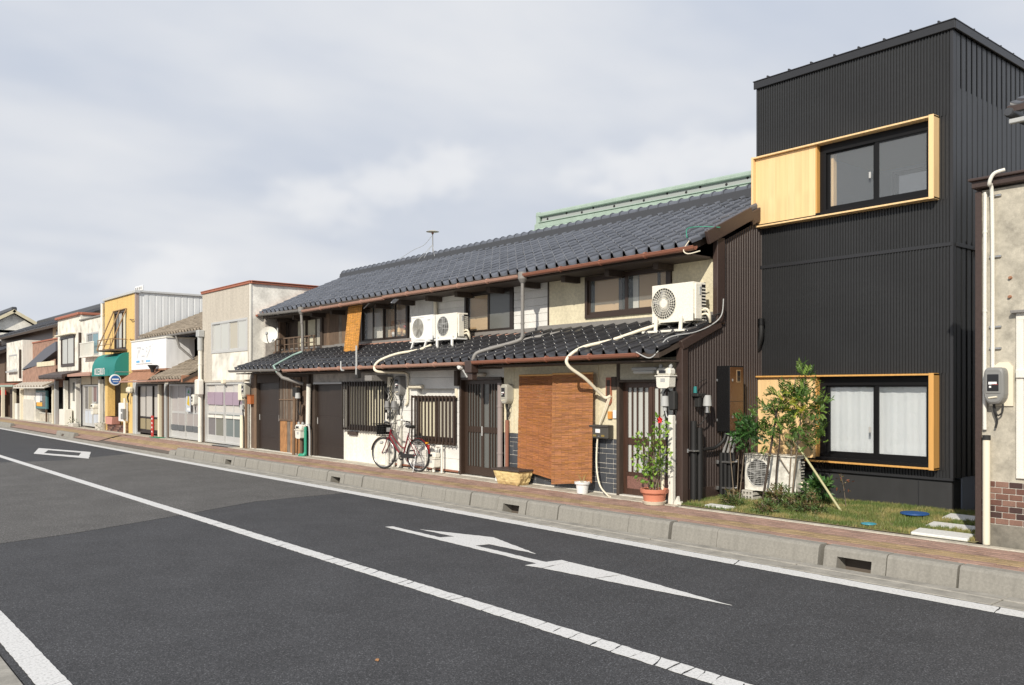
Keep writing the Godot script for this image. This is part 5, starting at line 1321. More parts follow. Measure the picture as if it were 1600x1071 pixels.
# ---------------------------------------------------------------- things on and before the walls
# outdoor air conditioner unit; at = bottom middle of the front face, front towards +z
func ac_unit(label: String, at: Vector3, w: float, h: float, d: float, fx: float, R: float, body: Material, style: int, group := "outdoor air conditioner units") -> Node3D:
	var o := thing("air_conditioner", label, "air conditioner", at, group)
	var z0 := at.z - d; var z1 := at.z
	var c := Vector3(at.x + fx, at.y + h * 0.5, z1)
	# casing with a round opening in its front
	var s := S()
	s.cbox(Vector3(at.x, at.y + h * 0.5, z1 - d * 0.5 - 0.02), Vector3(w, h, d - 0.04), 0.012)
	var n := 40
	var x0 := at.x - w * 0.5; var x1 := at.x + w * 0.5; var y0 := at.y; var y1 := at.y + h
	var nn := Vector3(0, 0, 1)
	var rim := func(a: float) -> Vector3:   # where the ray from the fan centre meets the edge of the front
		var dx := cos(a); var dy := sin(a)
		var t := 1e9
		if dx > 1e-6: t = minf(t, (x1 - c.x) / dx)
		if dx < -1e-6: t = minf(t, (x0 - c.x) / dx)
		if dy > 1e-6: t = minf(t, (y1 - c.y) / dy)
		if dy < -1e-6: t = minf(t, (y0 - c.y) / dy)
		return Vector3(c.x + dx * t, c.y + dy * t, z1)
	var angs := []
	for i in n: angs.append(TAU * i / n)
	for q in [[x0, y0], [x1, y0], [x0, y1], [x1, y1]]: angs.append(fposmod(atan2(q[1] - c.y, q[0] - c.x), TAU))
	angs.sort()
	for i in angs.size():
		var a: float = angs[i]; var b: float = angs[(i + 1) % angs.size()]
		if i == angs.size() - 1: b += TAU
		var pa := c + Vector3(cos(a), sin(a), 0) * R; var pb := c + Vector3(cos(b), sin(b), 0) * R
		var qa: Vector3 = rim.call(a); var qb: Vector3 = rim.call(b)
		s.quad(pa, qa, qb, pb, nn)
		s.quad(qa, qb, qb - nn * 0.03, qa - nn * 0.03, (Vector3((qa.x + qb.x) * 0.5 - at.x, (qa.y + qb.y) * 0.5 - at.y - h * 0.5, 0) / Vector3(w, h, 1)).normalized().snapped(Vector3(1, 1, 1)))
		s.quad(pa, pb, pb - nn * 0.035, pa - nn * 0.035, -(Vector3(cos(a), sin(a), 0)))
	P(o, "casing", s, body)
	P(o, "fan_recess", S().disc(c - nn * 0.018, nn, R, 32), M.fan_void if style != 1 else M.grey_light)
	var f := S()
	for i in 5:
		var b := Basis(Vector3(0, 0, 1), TAU * i / 5.0) * Basis(Vector3(0, 1, 0), 0.4)
		f.box(c - nn * 0.010 + b * Vector3(0, R * 0.5, 0), Vector3(R * 0.42, R * 0.75, 0.003), b)
	P(o, "fan", f, M.grey_box)
	var g := S()
	if style == 0:    # rings and spokes
		for i in 5: g.ring(c + nn * 0.006, nn, R * (0.36 + 0.16 * i), 0.0035, 36, 4)
		for i in 30:
			var a := TAU * i / 30.0; var e := Vector3(cos(a + 0.18), sin(a + 0.18), 0)
			g.tube([c + Vector3(cos(a), sin(a), 0) * R * 0.25 + nn * 0.007, c + e * R + nn * 0.002], 0.0042, 4, false)
		g.lathe([Vector2(0, 0.016), Vector2(R * 0.27, 0.014), Vector2(R * 0.30, 0.004)], c, 24, Basis(Vector3(1, 0, 0), PI / 2))
	elif style == 1:  # fine concentric rings with a raised square surround
		for i in 14: g.ring(c + nn * 0.006, nn, R * (0.16 + 0.063 * i), 0.0022, 32, 4)
		for i in 8:
			var a := TAU * i / 8.0
			g.tube([c + nn * 0.005, c + Vector3(cos(a), sin(a), 0) * R + nn * 0.003], 0.003, 4, false)
	else:             # straight bars across
		for i in 15:
			var y := R * (-0.93 + 0.133 * i); var hw := sqrt(maxf(0.0, R * R - y * y))
			g.tube([c + Vector3(-hw, y, 0.004), c + Vector3(hw, y, 0.004)], 0.0032 if i % 4 != 1 else 0.007, 4, false)
		for i in 5:
			var x := R * (-0.66 + 0.33 * i); var hh := sqrt(maxf(0.0, R * R - x * x))
			g.tube([c + Vector3(x, -hh, 0.006), c + Vector3(x, hh, 0.006)], 0.0025, 4, false)
		g.ring(c, nn, R, 0.008, 36, 6)
	P(o, "fan_guard", g, M.alu if style == 2 else (M.guard if style == 1 else M.ac))
	# service side at +x: cover with handle, coil fins, pipes
	P(o, "service_cover", S().cbox(Vector3(x1 + 0.012, at.y + h * 0.5, z1 - d * 0.33), Vector3(0.03, h * 0.92, d * 0.5), 0.01), body)
	P(o, "handle", S().cbox(Vector3(x1 + 0.03, at.y + h * 0.78, z1 - d * 0.42), Vector3(0.012, h * 0.22, d * 0.13), 0.004).cbox(Vector3(x1 + 0.032, at.y + h * 0.86, z1 - d * 0.42), Vector3(0.02, 0.02, d * 0.15), 0.004), M.grey_light)
	P(o, "coil_void", S().bb(x1 - 0.004, x1 + 0.002, y0 + 0.03, y1 - 0.03, z0 + 0.01, z1 - d * 0.6), M.black)
	for i in 10: B(o, "louvre", body, x1 + 0.002, x1 + 0.010, y0 + 0.05 + (h - 0.1) * i / 10.0, y0 + 0.05 + (h - 0.1) * i / 10.0 + 0.018, z0 + 0.01, z1 - d * 0.6)
	for k in 2:
		var y := y0 + h * (0.16 + 0.12 * k)
		P(o, "valve_pipe", S().tube(spline([Vector3(x1 + 0.01, y, z1 - d * 0.62), Vector3(x1 + 0.09, y + 0.01, z1 - d * 0.66), Vector3(x1 + 0.12, y - 0.05, z1 - d * 0.75), Vector3(x1 + 0.10, y0 - 0.02, z1 - d * 0.9)]), 0.018, 8), M.cream_pipe)
	return o

func electric_meter(label: String, at: Vector3, w: float, h: float, d: float, m: Material, back := false) -> Node3D:
	var o := thing("electric_meter", label, "electric meter", at, "electric meters on the house fronts")
	if back: P(o, "mounting_board", S().prism([Vector2(-w * 0.42, -h * 0.55), Vector2(w * 0.72, -h * 0.55), Vector2(w * 0.72, h * 0.5), Vector2(w * 0.5, h * 0.64), Vector2(w * 0.05, h * 0.64), Vector2(-w * 0.42, h * 0.45)], 0.02, Transform3D(Basis.IDENTITY, at)), M.cream_pipe)
	# a soft-cornered case that narrows towards the front in three steps
	var cs := S()
	var rings := []
	for q in [[0.0, 1.0, 0.0], [0.72, 1.0, 0.0], [0.90, 0.96, 0.02], [1.0, 0.84, 0.06]]:
		var ring := []
		for k in 28:
			var a := TAU * (k + 0.5) / 28.0
			var u := signf(cos(a)) * pow(absf(cos(a)), 0.42); var v := signf(sin(a)) * pow(absf(sin(a)), 0.36)
			if v < -0.6: u *= 1.0 - 0.28 * (-v - 0.6) / 0.4
			ring.append(at + Vector3(u * w * 0.5 * q[1], v * h * 0.5 * (q[1] + q[2] * 0.5), 0.02 + d * q[0]))
		rings.append(ring)
	for i in 3:
		for k in 28:
			var p0: Vector3 = rings[i][k]; var p1: Vector3 = rings[i][(k + 1) % 28]
			cs.flat(p0, p1, rings[i + 1][(k + 1) % 28], rings[i + 1][k], (p0 + p1) * 0.5 - at)
	for k in range(1, 27): cs.tri(rings[3][0], rings[3][k], rings[3][k + 1], Vector3(0, 0, 1), Vector3(0, 0, 1), Vector3(0, 0, 1))
	P(o, "case", cs, m)
	P(o, "case_rim", S().cbox(at + Vector3(0, h * 0.07, d + 0.022), Vector3(w * 0.72, h * 0.56, 0.012), 0.006), m)
	P(o, "window", S().cbox(at + Vector3(0, h * 0.08, d + 0.026), Vector3(w * 0.56, h * 0.46, 0.012), 0.004), M.meter_glass)
	P(o, "dial_plate", S().box(at + Vector3(0, h * 0.07, d + 0.0335), Vector3(w * 0.40, h * 0.07, 0.003)).box(at + Vector3(-w * 0.12, -h * 0.03, d + 0.0335), Vector3(w * 0.10, h * 0.05, 0.003)), M.white)
	P(o, "red_mark", S().box(at + Vector3(w * 0.1, h * 0.035, d + 0.0335), Vector3(w * 0.28, h * 0.018, 0.003)), M.gloss_red)
	P(o, "seal_handle", S().tube([at + Vector3(-w * 0.22, -h * 0.33, d * 0.97 + 0.025), at + Vector3(w * 0.2, -h * 0.30, d * 0.97 + 0.03)], h * 0.025, 8), M.cream_pipe)
	var cb := S()
	cb.tube(spline([at + Vector3(-w * 0.15, -h * 0.5, d * 0.4), at + Vector3(-w * 0.12, -h * 0.7, d * 0.4), at + Vector3(-w * 0.02, -h * 0.95, d * 0.3), at + Vector3(-w * 0.1, -h * 1.15, d * 0.3)]), 0.012, 7)
	cb.tube(spline([at + Vector3(w * 0.3, -h * 0.5, d * 0.4), at + Vector3(w * 0.28, -h * 0.72, d * 0.5), at + Vector3(w * 0.05, -h * 0.8, d * 0.5), at + Vector3(-w * 0.1, -h * 0.62, d * 0.4), at + Vector3(-w * 0.12, -h * 0.5, d * 0.4)]), 0.009, 7)
	P(o, "cable", cb, M.rubber)
	return o

func gas_meter(label: String, at: Vector3, s: float) -> Node3D:    # at = bottom middle of the body
	var o := thing("gas_meter", label, "gas meter", at, "white gas meters")
	var bs := Basis.IDENTITY
	var b := S()
	b.prism([Vector2(-0.11, 0.02) * s, Vector2(-0.07, 0.0) * s, Vector2(0.07, 0.0) * s, Vector2(0.11, 0.02) * s, Vector2(0.12, 0.17) * s, Vector2(-0.12, 0.17) * s], 0.13 * s, Transform3D(bs, at + Vector3(0, 0, -0.065 * s)))
	b.cbox(at + Vector3(0, 0.225, 0) * s, Vector3(0.25, 0.11, 0.15) * s, 0.03 * s)
	P(o, "body", b, M.gas_white)
	P(o, "flange", S().cbox(at + Vector3(0, 0.17, 0) * s, Vector3(0.27, 0.016, 0.165) * s, 0.004), M.gas_white)
	P(o, "counter", S().cbox(at + Vector3(0, 0.225, 0.076) * s, Vector3(0.12, 0.04, 0.012) * s, 0.003), M.meter_glass)
	P(o, "plate", S().box(at + Vector3(0.0, 0.11, 0.0665) * s, Vector3(0.08, 0.05, 0.004) * s), M.grey_light)
	var p := S()
	for sg in [-1.0, 1.0]:
		p.tube([at + Vector3(0.085 * sg, 0.27, 0) * s, at + Vector3(0.085 * sg, 0.33, 0) * s], 0.022 * s, 10)
		p.tube([at + Vector3(0.085 * sg, 0.29, 0) * s, at + Vector3(0.085 * sg, 0.315, 0) * s], 0.03 * s, 6)
	P(o, "inlet", p, M.grey_light)
	return o

func strand(parent: Node, called: String, pts: Array, r: float, m: Material) -> MeshInstance3D:
	return P(parent, called, S().tube(spline(pts), r, 8), m)

func reed_blind(label: String, at: Vector3, w: float, h: float, drop_l: float, drop_r: float, base: Color, lean: float, folds: float) -> void:
	# reeds laid one over another; drop_l and drop_r let the lower edge hang lower at the left or right
	var o := thing("reed_blind", label, "blind", at, "reed blinds on the row house")
	var s := S(); s.colored = true
	var st := 0.0085
	var n := int(h / st)
	for i in n:
		var t := (i + 0.5) / n
		var K := 12
		var r0 := st * rnd(0.42, 0.6)
		var pts := []
		var j0 := rnd(-0.006, 0.006); var j1 := rnd(-0.006, 0.006)
		for k in K + 1:
			var u := float(k) / K
			var y := -t * lerpf(h - drop_l, h - drop_r, u) + rnd(-0.0012, 0.0012)
			pts.append(at + Vector3((u - 0.5) * w + (j0 if k == 0 else (j1 if k == K else 0.0)), y, lean * t + folds * sin(u * 7.0 + t * 1.3) * t))
		var q := 0
		while q < K:
			var e := mini(K, q + rng.randi_range(1, 3))
			s.col = base * rnd(0.70, 1.22)
			s.col.b *= rnd(0.8, 1.3)
			s.tube(pts.slice(q, e + 1), r0, 4, false)
			q = e
	P(o, "reeds", s, M.reed)
	var c := S()
	for k in 6:
		var u := (k + 0.5) / 6.0
		var pts := []
		for i in 25:
			var t := i / 24.0
			pts.append(at + Vector3((u - 0.5) * w, -t * lerpf(h - drop_l, h - drop_r, u), lean * t + folds * sin(u * 7.0 + t * 1.3) * t + st * 0.6))
		c.tube(pts, 0.0018, 4, false)
	P(o, "binding_thread", c, M.rust)
	P(o, "top_batten", S().cbox(at + Vector3(0, 0.012, 0), Vector3(w, 0.03, 0.02), 0.004), M.warm_wood)
	for sg in [-1.0, 1.0]:
		var dr := drop_l if sg < 0.0 else drop_r
		P(o, "edge_tape", S().cbox(at + Vector3(sg * (w * 0.5 - 0.008), -h * 0.5 + dr * 0.5, lean * 0.5), Vector3(0.012, h - dr, 0.006), 0.002, Basis(Vector3(1, 0, 0), -atan(lean / h))), M.orange_wood)

func bicycle() -> void:
	# built along local x: front wheel at -x
	var fw := Vector3(-15.70, GY + 0.335, -9.60); var rw := Vector3(-14.62, GY + 0.335, -9.74)
	var o := thing("bicycle", "dark red city bicycle with a front basket leaning by the white siding", "bicycle", Vector3(-15.16, GY, -9.67))
	var ax := (rw - fw).normalized()                # towards the back
	var side := ax.cross(Vector3.UP).normalized()   # axle direction
	var L := fw.distance_to(rw)
	var q := func(x: float, y: float, s := 0.0) -> Vector3: return fw + ax * x + Vector3(0, y, 0) + side * s
	var R := 0.335
	for k in 2:
		var c: Vector3 = fw if k == 0 else rw
		var sd := side if k else (side + ax * 0.16).normalized()
		var w := P(o, "wheel", S().ring(c, sd, R - 0.042, 0.009, 40, 8, 1.3), M.steel)
		P(w, "tyre", S().ring(c, sd, R - 0.019, 0.018, 48, 8), M.rubber)
		var sp := S()
		for i in 28:
			var a := TAU * i / 28.0
			var d := (ax if k else ax).rotated(sd, 0.0)
			var u := sd.cross(Vector3.UP).normalized(); var d2 := u * cos(a) + Vector3.UP * sin(a)
			sp.tube([c + sd * (0.025 if i % 2 else -0.025) + d2.rotated(sd, 0.9) * 0.02, c + d2 * (R - 0.046)], 0.0013, 4, false)
		P(w, "spokes", sp, M.steel)
		P(w, "hub", S().tube([c - sd * 0.05, c + sd * 0.05], 0.017, 10), M.steel)
		# mudguard
		var g := S()
		var a0: float = 0.15 if k else 0.55; var a1: float = 3.55 if k else 3.0
		for i in 20:
			var aa := lerpf(a0, a1, i / 20.0); var bb2 := lerpf(a0, a1, (i + 1) / 20.0)
			var u := -sd.cross(Vector3.UP).normalized()
			if u.dot(ax) < 0.0: u = -u
			for e in [-1.0, 1.0]:
				var pa := c + (u * cos(aa) + Vector3.UP * sin(aa)) * (R + 0.018); var pb := c + (u * cos(bb2) + Vector3.UP * sin(bb2)) * (R + 0.018)
				var pa2: Vector3 = c + (u * cos(aa) + Vector3.UP * sin(aa)) * (R + 0.008) + sd * 0.026 * e; var pb2: Vector3 = c + (u * cos(bb2) + Vector3.UP * sin(bb2)) * (R + 0.008) + sd * 0.026 * e
				g.flat(pa, pb, pb2, pa2, pa - c + sd * e * 0.2)
		P(o, "mudguard", g, M.red_paint)
	var bbk: Vector3 = q.call(0.62, -0.03)      # bottom bracket
	var head_t: Vector3 = q.call(0.235, 0.50); var head_b: Vector3 = q.call(0.175, 0.33)
	var seat_t: Vector3 = q.call(0.80, 0.44)
	var f := S()
	f.tube([head_b, head_t], 0.02, 10)
	f.tube(spline([head_b + (head_t - head_b) * 0.15, q.call(0.36, 0.16), q.call(0.50, 0.03), bbk]), 0.019, 10)
	f.tube(spline([head_b + (head_t - head_b) * 0.6, q.call(0.40, 0.26), q.call(0.58, 0.14), q.call(0.70, 0.15)]), 0.014, 10)
	f.tube([bbk, seat_t], 0.016, 10)
	f.tube([bbk - side * 0.04, bbk + side * 0.04], 0.026, 12)
	for e in [-1.0, 1.0]:
		f.tube([q.call(0.64, -0.03, 0.03 * e), q.call(L, 0.0, 0.055 * e)], 0.010, 8)
		f.tube([q.call(0.775, 0.36, 0.02 * e), q.call(L, 0.0, 0.055 * e)], 0.008, 8)
	P(o, "frame", f, M.red_paint)
	var fk := S()
	for e in [-1.0, 1.0]: fk.tube(spline([head_b, head_b + side * 0.05 * e + Vector3(0, -0.02, 0), q.call(0.09, 0.14, 0.052 * e), q.call(0.0, 0.0, 0.052 * e)]), 0.010, 8)
	P(o, "fork", fk, M.red_paint)
	P(o, "seat_post", S().tube([seat_t - Vector3(0, 0.05, 0), q.call(0.835, 0.55)], 0.0125, 8), M.steel)
	var sa := S()
	sa.cbox(q.call(0.87, 0.575), Vector3(0.12, 0.055, 0.19), 0.025, Basis(ax, Vector3.UP, side)); sa.cbox(q.call(0.77, 0.58), Vector3(0.14, 0.045, 0.07), 0.02, Basis(ax, Vector3.UP, side))
	P(o, "saddle", sa, M.rubber)
	P(o, "saddle_springs", S().tube([q.call(0.89, 0.55, 0.05), q.call(0.86, 0.50, 0.03)], 0.014, 8).tube([q.call(0.89, 0.55, -0.05), q.call(0.86, 0.50, -0.03)], 0.014, 8), M.steel)
	P(o, "stem", S().tube([head_t, q.call(0.26, 0.60)], 0.012, 8), M.steel)
	var hb := S()
	for e in [-1.0, 1.0]: hb.tube(spline([q.call(0.26, 0.60), q.call(0.24, 0.66, 0.10 * e), q.call(0.28, 0.69, 0.22 * e), q.call(0.40, 0.66, 0.27 * e), q.call(0.47, 0.65, 0.275 * e)]), 0.011, 8)
	P(o, "handlebar", hb, M.steel)
	var gp := S()
	for e in [-1.0, 1.0]:
		gp.tube([q.call(0.40, 0.66, 0.27 * e), q.call(0.51, 0.645, 0.277 * e)], 0.016, 8)
		gp.tube([q.call(0.33, 0.665, 0.25 * e), q.call(0.44, 0.615, 0.285 * e)], 0.005, 6)
	P(o, "grip", gp, M.rubber)
	# wire basket
	var bk := S()
	var b0: Vector3 = q.call(0.02, 0.36)
	for lv in 6:
		var t := lv / 5.0; var hx := lerpf(0.12, 0.165, t); var hz := lerpf(0.12, 0.18, t)
		var p := []
		for e in [[-1, -1], [1, -1], [1, 1], [-1, 1], [-1, -1]]: p.append(b0 + Vector3(0, 0.25 * t, 0) + ax * hx * e[0] + side * hz * e[1])
		bk.tube(p, 0.006 if lv == 5 else 0.0032, 5)
	for i in 20:
		var a := i % 5; var sd := i / 5
		var u := -1.0 + 2.0 * a / 5.0
		var e: Vector2 = [Vector2(u, -1), Vector2(1, u), Vector2(-u, 1), Vector2(-1, -u)][sd]
		bk.tube([b0 + ax * 0.12 * e.x + side * 0.12 * e.y, b0 + Vector3(0, 0.25, 0) + ax * 0.165 * e.x + side * 0.18 * e.y], 0.0032, 5)
	for i in 5: bk.tube([b0 + ax * 0.12 + side * (-0.1 + 0.05 * i), b0 - ax * 0.12 + side * (-0.1 + 0.05 * i)], 0.003, 5)
	P(o, "basket", bk, M.rubber)
	P(o, "basket_liner", S().box(b0 + Vector3(0, 0.13, 0) + ax * 0.0, Vector3(0.22, 0.20, 0.24), Basis(ax, Vector3.UP, side)), M.dark_void)
	P(o, "basket_plate", S().cbox(b0 + Vector3(0, 0.13, 0) + ax * 0.145, Vector3(0.01, 0.09, 0.12), 0.003, Basis(ax, Vector3.UP, side)), M.grey_light)
	P(o, "lamp", S().lathe([Vector2(0, 0.05), Vector2(0.032, 0.04), Vector2(0.036, 0.0), Vector2(0.02, -0.03), Vector2(0, -0.035)], q.call(0.02, 0.22, 0.07), 12, Basis(side, PI / 2) * Basis.IDENTITY), M.grey_light)
	# chain case, crank, pedals
	P(o, "chain_case", S().cbox(q.call(0.84, -0.02, 0.05), Vector3(0.50, 0.085, 0.018), 0.008, Basis(ax, Vector3.UP, side)).ring(bbk + side * 0.05, side, 0.075, 0.02, 24, 6, 0.4), M.rubber)
	var cr := Vector3(-0.75, -0.66, 0).normalized()
	var cd := ax * -0.75 + Vector3(0, -0.62, 0)
	cd = cd.normalized()
	P(o, "crank", S().tube([bbk + side * 0.075, bbk + side * 0.085 + cd * 0.165], 0.009, 8).tube([bbk - side * 0.075, bbk - side * 0.085 - cd * 0.165], 0.009, 8), M.steel)
	for e in [1.0, -1.0]:
		P(o, "pedal", S().cbox(bbk + side * 0.13 * e + cd * 0.165 * e, Vector3(0.09, 0.025, 0.085), 0.006, Basis(ax, Vector3.UP, side)), M.rubber)
	# carrier, stand, reflector
	var ca := S()
	for e in [-1.0, 0.0, 1.0]: ca.tube([q.call(0.86, 0.385, 0.06 * e), q.call(1.28, 0.385, 0.06 * e)], 0.006, 6)
	for x in [0.90, 1.05, 1.28]: ca.tube([q.call(x, 0.385, 0.06), q.call(x, 0.385, -0.06)], 0.005, 6)
	for e in [-1.0, 1.0]: ca.tube([q.call(1.22, 0.385, 0.06 * e), q.call(L, 0.0, 0.075 * e)], 0.005, 6)
	P(o, "carrier", ca, M.rubber)
	P(o, "kickstand", S().tube([q.call(L, 0.0, 0.07), q.call(L + 0.02, -R + 0.01, 0.16)], 0.008, 6).tube([q.call(L, 0.0, -0.07), q.call(L + 0.02, -R + 0.01, -0.12)], 0.008, 6).tube([q.call(L + 0.02, -R + 0.012, 0.17), q.call(L + 0.02, -R + 0.012, -0.13)], 0.008, 6), M.steel)
	P(o, "reflector", S().cbox(q.call(L + 0.315, 0.19), Vector3(0.02, 0.08, 0.05), 0.006, Basis(ax, Vector3.UP, side)), M.gloss_red)
	P(o, "amber_reflector", S().cbox(q.call(L + 0.26, 0.262), Vector3(0.05, 0.035, 0.05), 0.006, Basis(ax, Vector3.UP, side)), mat(Color(0.7, 0.33, 0.02), 0.4))

func wall_things() -> void:
	var gz := FZ
	# ---- air conditioners
	var a := ac_unit("large cream air conditioner with round spoked guard, standing on the tiles at the right", Vector3(-8.53, 2.90, -10.26), 0.79, 0.575, 0.30, -0.165, 0.235, M.ac, 0)
	var st := S()
	for x in [-8.80, -8.32]:
		st.cbox(Vector3(x, 2.855, -10.20), Vector3(0.055, 0.24, 0.035), 0.006, Basis(Vector3(0, 0, 1), -0.09)); st.cbox(Vector3(x, 2.86, -10.54), Vector3(0.05, 0.08, 0.035), 0.006)
	st.cbox(Vector3(-8.60, 2.755, -10.16), Vector3(0.82, 0.035, 0.10), 0.006); st.cbox(Vector3(-8.57, 2.78, -10.54), Vector3(0.80, 0.035, 0.06), 0.006)
	for x in [-8.80, -8.32]: st.cbox(Vector3(x, 2.885, -10.38), Vector3(0.05, 0.025, 0.36), 0.005)
	P(a, "stand", st, M.ac)
	var hose := thing("pipe_wrap", "thick cream air-conditioner hose looping over the tiles and down the cream wall", "hose", Vector3(-9.9, GY, -9.9))
	strand(hose, "hose", [Vector3(-8.82, 2.88, -10.30), Vector3(-9.05, 2.80, -10.15), Vector3(-9.45, 2.65, -9.9), Vector3(-9.72, 2.54, -9.55), Vector3(-9.86, 2.38, -9.36), Vector3(-9.84, 2.24, -9.36), Vector3(-9.72, 2.05, -9.6), Vector3(-9.66, 1.84, -9.84), Vector3(-9.60, 1.75, -9.93), Vector3(-9.52, 1.78, -9.96)], 0.027, M.cream_pipe)
	strand(hose, "drain_hose", [Vector3(-9.54, 1.78, -9.95), Vector3(-9.66, 1.5, -9.94), Vector3(-9.74, 1.3, -9.93), Vector3(-9.76, 1.0, -9.90), Vector3(-9.73, 0.65, -9.86), Vector3(-9.6, 0.38, -9.80), Vector3(-9.38, 0.25, -9.74), Vector3(-9.28, 0.235, -9.70)], 0.014, M.cream_pipe)
	strand(hose, "drain_hose", [Vector3(-9.53, 1.76, -9.96), Vector3(-9.60, 1.6, -9.96), Vector3(-9.70, 1.4, -9.95)], 0.014, M.cream_pipe)
	var b := ac_unit("left unit of the white pair on the tiles, fan guard of fine rings", Vector3(-15.27, 2.915, -10.26), 0.80, 0.52, 0.28, -0.14, 0.205, M.ac_white, 1)
	P(b, "maker_plate", S().box(Vector3(-15.0, 3.33, -10.257), Vector3(0.10, 0.02, 0.004)), M.grey_light)
	P(b, "square_surround", S().bb(-15.65, -15.17, 3.395, 3.405, -10.262, -10.252).bb(-15.65, -15.17, 2.94, 2.95, -10.262, -10.252).bb(-15.65, -15.64, 2.95, 3.395, -10.262, -10.252).bb(-15.18, -15.17, 2.95, 3.395, -10.262, -10.252), M.ac_white)
	P(b, "bracket", S().cbox(Vector3(-15.6, 2.80, -10.24), Vector3(0.045, 0.26, 0.04), 0.006, Basis(Vector3(0, 0, 1), -0.5)).cbox(Vector3(-15.12, 2.79, -10.24), Vector3(0.045, 0.28, 0.04), 0.006, Basis(Vector3(0, 0, 1), -0.5)).cbox(Vector3(-15.35, 2.89, -10.4), Vector3(0.75, 0.03, 0.30), 0.005), M.ac_white)
	var c := ac_unit("right unit of the white pair on the tiles, fan guard of straight bars", Vector3(-14.36, 2.915, -10.24), 0.74, 0.50, 0.28, -0.11, 0.20, M.ac, 2)
	P(c, "bracket", S().cbox(Vector3(-14.62, 2.80, -10.2), Vector3(0.05, 0.34, 0.04), 0.006).cbox(Vector3(-14.10, 2.80, -10.2), Vector3(0.05, 0.34, 0.04), 0.006).cbox(Vector3(-14.36, 2.655, -10.2), Vector3(0.80, 0.035, 0.05), 0.006).cbox(Vector3(-14.36, 2.895, -10.35), Vector3(0.75, 0.03, 0.30), 0.005), M.ac_white)
	var h2 := thing("pipe_wrap", "thick cream hose from the white pair of units bending down to the siding", "hose", Vector3(-15.6, GY, -9.9))
	strand(h2, "hose", [Vector3(-14.9, 2.80, -10.25), Vector3(-15.2, 2.70, -10.1), Vector3(-15.45, 2.62, -9.75), Vector3(-15.62, 2.48, -9.45), Vector3(-15.68, 2.34, -9.36), Vector3(-15.60, 2.25, -9.40), Vector3(-15.44, 2.24, -9.7), Vector3(-15.36, 2.22, -9.93), Vector3(-15.33, 2.1, -9.95)], 0.028, M.cream_pipe)
	strand(h2, "hose", [Vector3(-15.33, 2.14, -9.95), Vector3(-15.33, 1.85, -9.95), Vector3(-15.34, 1.62, -9.95), Vector3(-15.42, 1.55, -9.95)], 0.022, M.cream_pipe)
	strand(h2, "riser", [Vector3(-15.52, 3.78, -10.78), Vector3(-15.52, 3.4, -10.78), Vector3(-15.52, 2.95, -10.70)], 0.045, M.cream_pipe)
	var g := ac_unit("old weathered air conditioner on concrete blocks in the garden beside the young tree", Vector3(-7.30, 0.40, -10.92), 0.80, 0.52, 0.30, -0.17, 0.195, M.ac_old, 2)
	P(g, "roof_lip", S().cbox(Vector3(-7.30, 0.927, -11.06), Vector3(0.83, 0.016, 0.33), 0.006), M.ac_old)
	for k in 2:
		var x: float = [-7.62, -7.06][k]
		var bl := thing("concrete_block", ["pierced concrete block under the left end of the garden air conditioner", "pierced concrete block under the right end of the garden air conditioner"][k], "concrete block", Vector3(x, 0.25, -11.0), "blocks under the garden unit")
		var s := S()
		for j in 4: s.bb(x - 0.10 + j * 0.058, x - 0.10 + j * 0.058 + 0.024, 0.24, 0.392, -11.16, -10.86)
		s.bb(x - 0.10, x + 0.098, 0.372, 0.395, -11.162, -10.858); s.bb(x - 0.10, x + 0.098, 0.235, 0.262, -11.162, -10.858); s.bb(x - 0.10, x + 0.098, 0.31, 0.328, -11.161, -10.859)
		P(bl, "block", s, M.concrete)
	# ---- meters
	electric_meter("grey electric meter on a cream board on the stained plaster at the right edge", Vector3(-3.80, 1.92, -9.93), 0.205, 0.39, 0.13, M.meter_grey, true)
	electric_meter("beige electric meter between the brown lattice door and the long reed blind", Vector3(-12.02, 1.80, gz), 0.18, 0.36, 0.16, M.meter_case)
	electric_meter("dark grey electric meter above the bicycle, beside the cream hose", Vector3(-15.58, 1.96, gz), 0.22, 0.42, 0.14, M.grey_box)
	var em := electric_meter("beige electric meter under the far left end of the lower tiles", Vector3(-23.52, 1.86, gz + 0.02), 0.26, 0.42, 0.16, M.meter_case)
	P(em, "cover_box", S().cbox(Vector3(-23.84, 1.80, gz + 0.09), Vector3(0.26, 0.46, 0.14), 0.02), M.cream_pipe)
	var bc := thing("conduit", "brown cable conduit below the beige meter, standing behind the stone-look planter", "conduit", Vector3(-12.07, GY, gz))
	P(bc, "pipe", S().tube([Vector3(-12.07, 1.33, gz + 0.05), Vector3(-12.07, GY + 0.02, gz + 0.05)], 0.035, 10), M.gutter_brown)
	strand(bc, "cable", [Vector3(-12.05, 1.62, gz + 0.08), Vector3(-12.06, 1.5, gz + 0.06), Vector3(-12.07, 1.33, gz + 0.05)], 0.014, M.rubber)
	gas_meter_on(Vector3(-8.25, 1.90, gz + 0.22), "white gas meter hung high under the eave beside the brown corner post", 1.05)
	var g2 := gas_meter_on(Vector3(-14.28, 0.33, gz + 0.12), "white gas meter standing low on the siding, right of the bicycle", 1.1)
	var gp := S()
	gp.tube(spline([Vector3(-14.38, 0.68, gz + 0.12), Vector3(-14.38, 0.74, gz + 0.12), Vector3(-14.5, 0.75, gz + 0.12), Vector3(-14.56, 0.7, gz + 0.12), Vector3(-14.56, 0.24, gz + 0.12)]), 0.022, 8)
	gp.tube(spline([Vector3(-14.18, 0.68, gz + 0.12), Vector3(-14.18, 0.75, gz + 0.12), Vector3(-14.05, 0.76, gz + 0.12), Vector3(-14.0, 0.72, gz + 0.12), Vector3(-14.0, 0.24, gz + 0.12)]), 0.025, 8)
	gp.tube([Vector3(-14.28, 0.34, gz + 0.12), Vector3(-14.28, 0.24, gz + 0.12)], 0.03, 8)
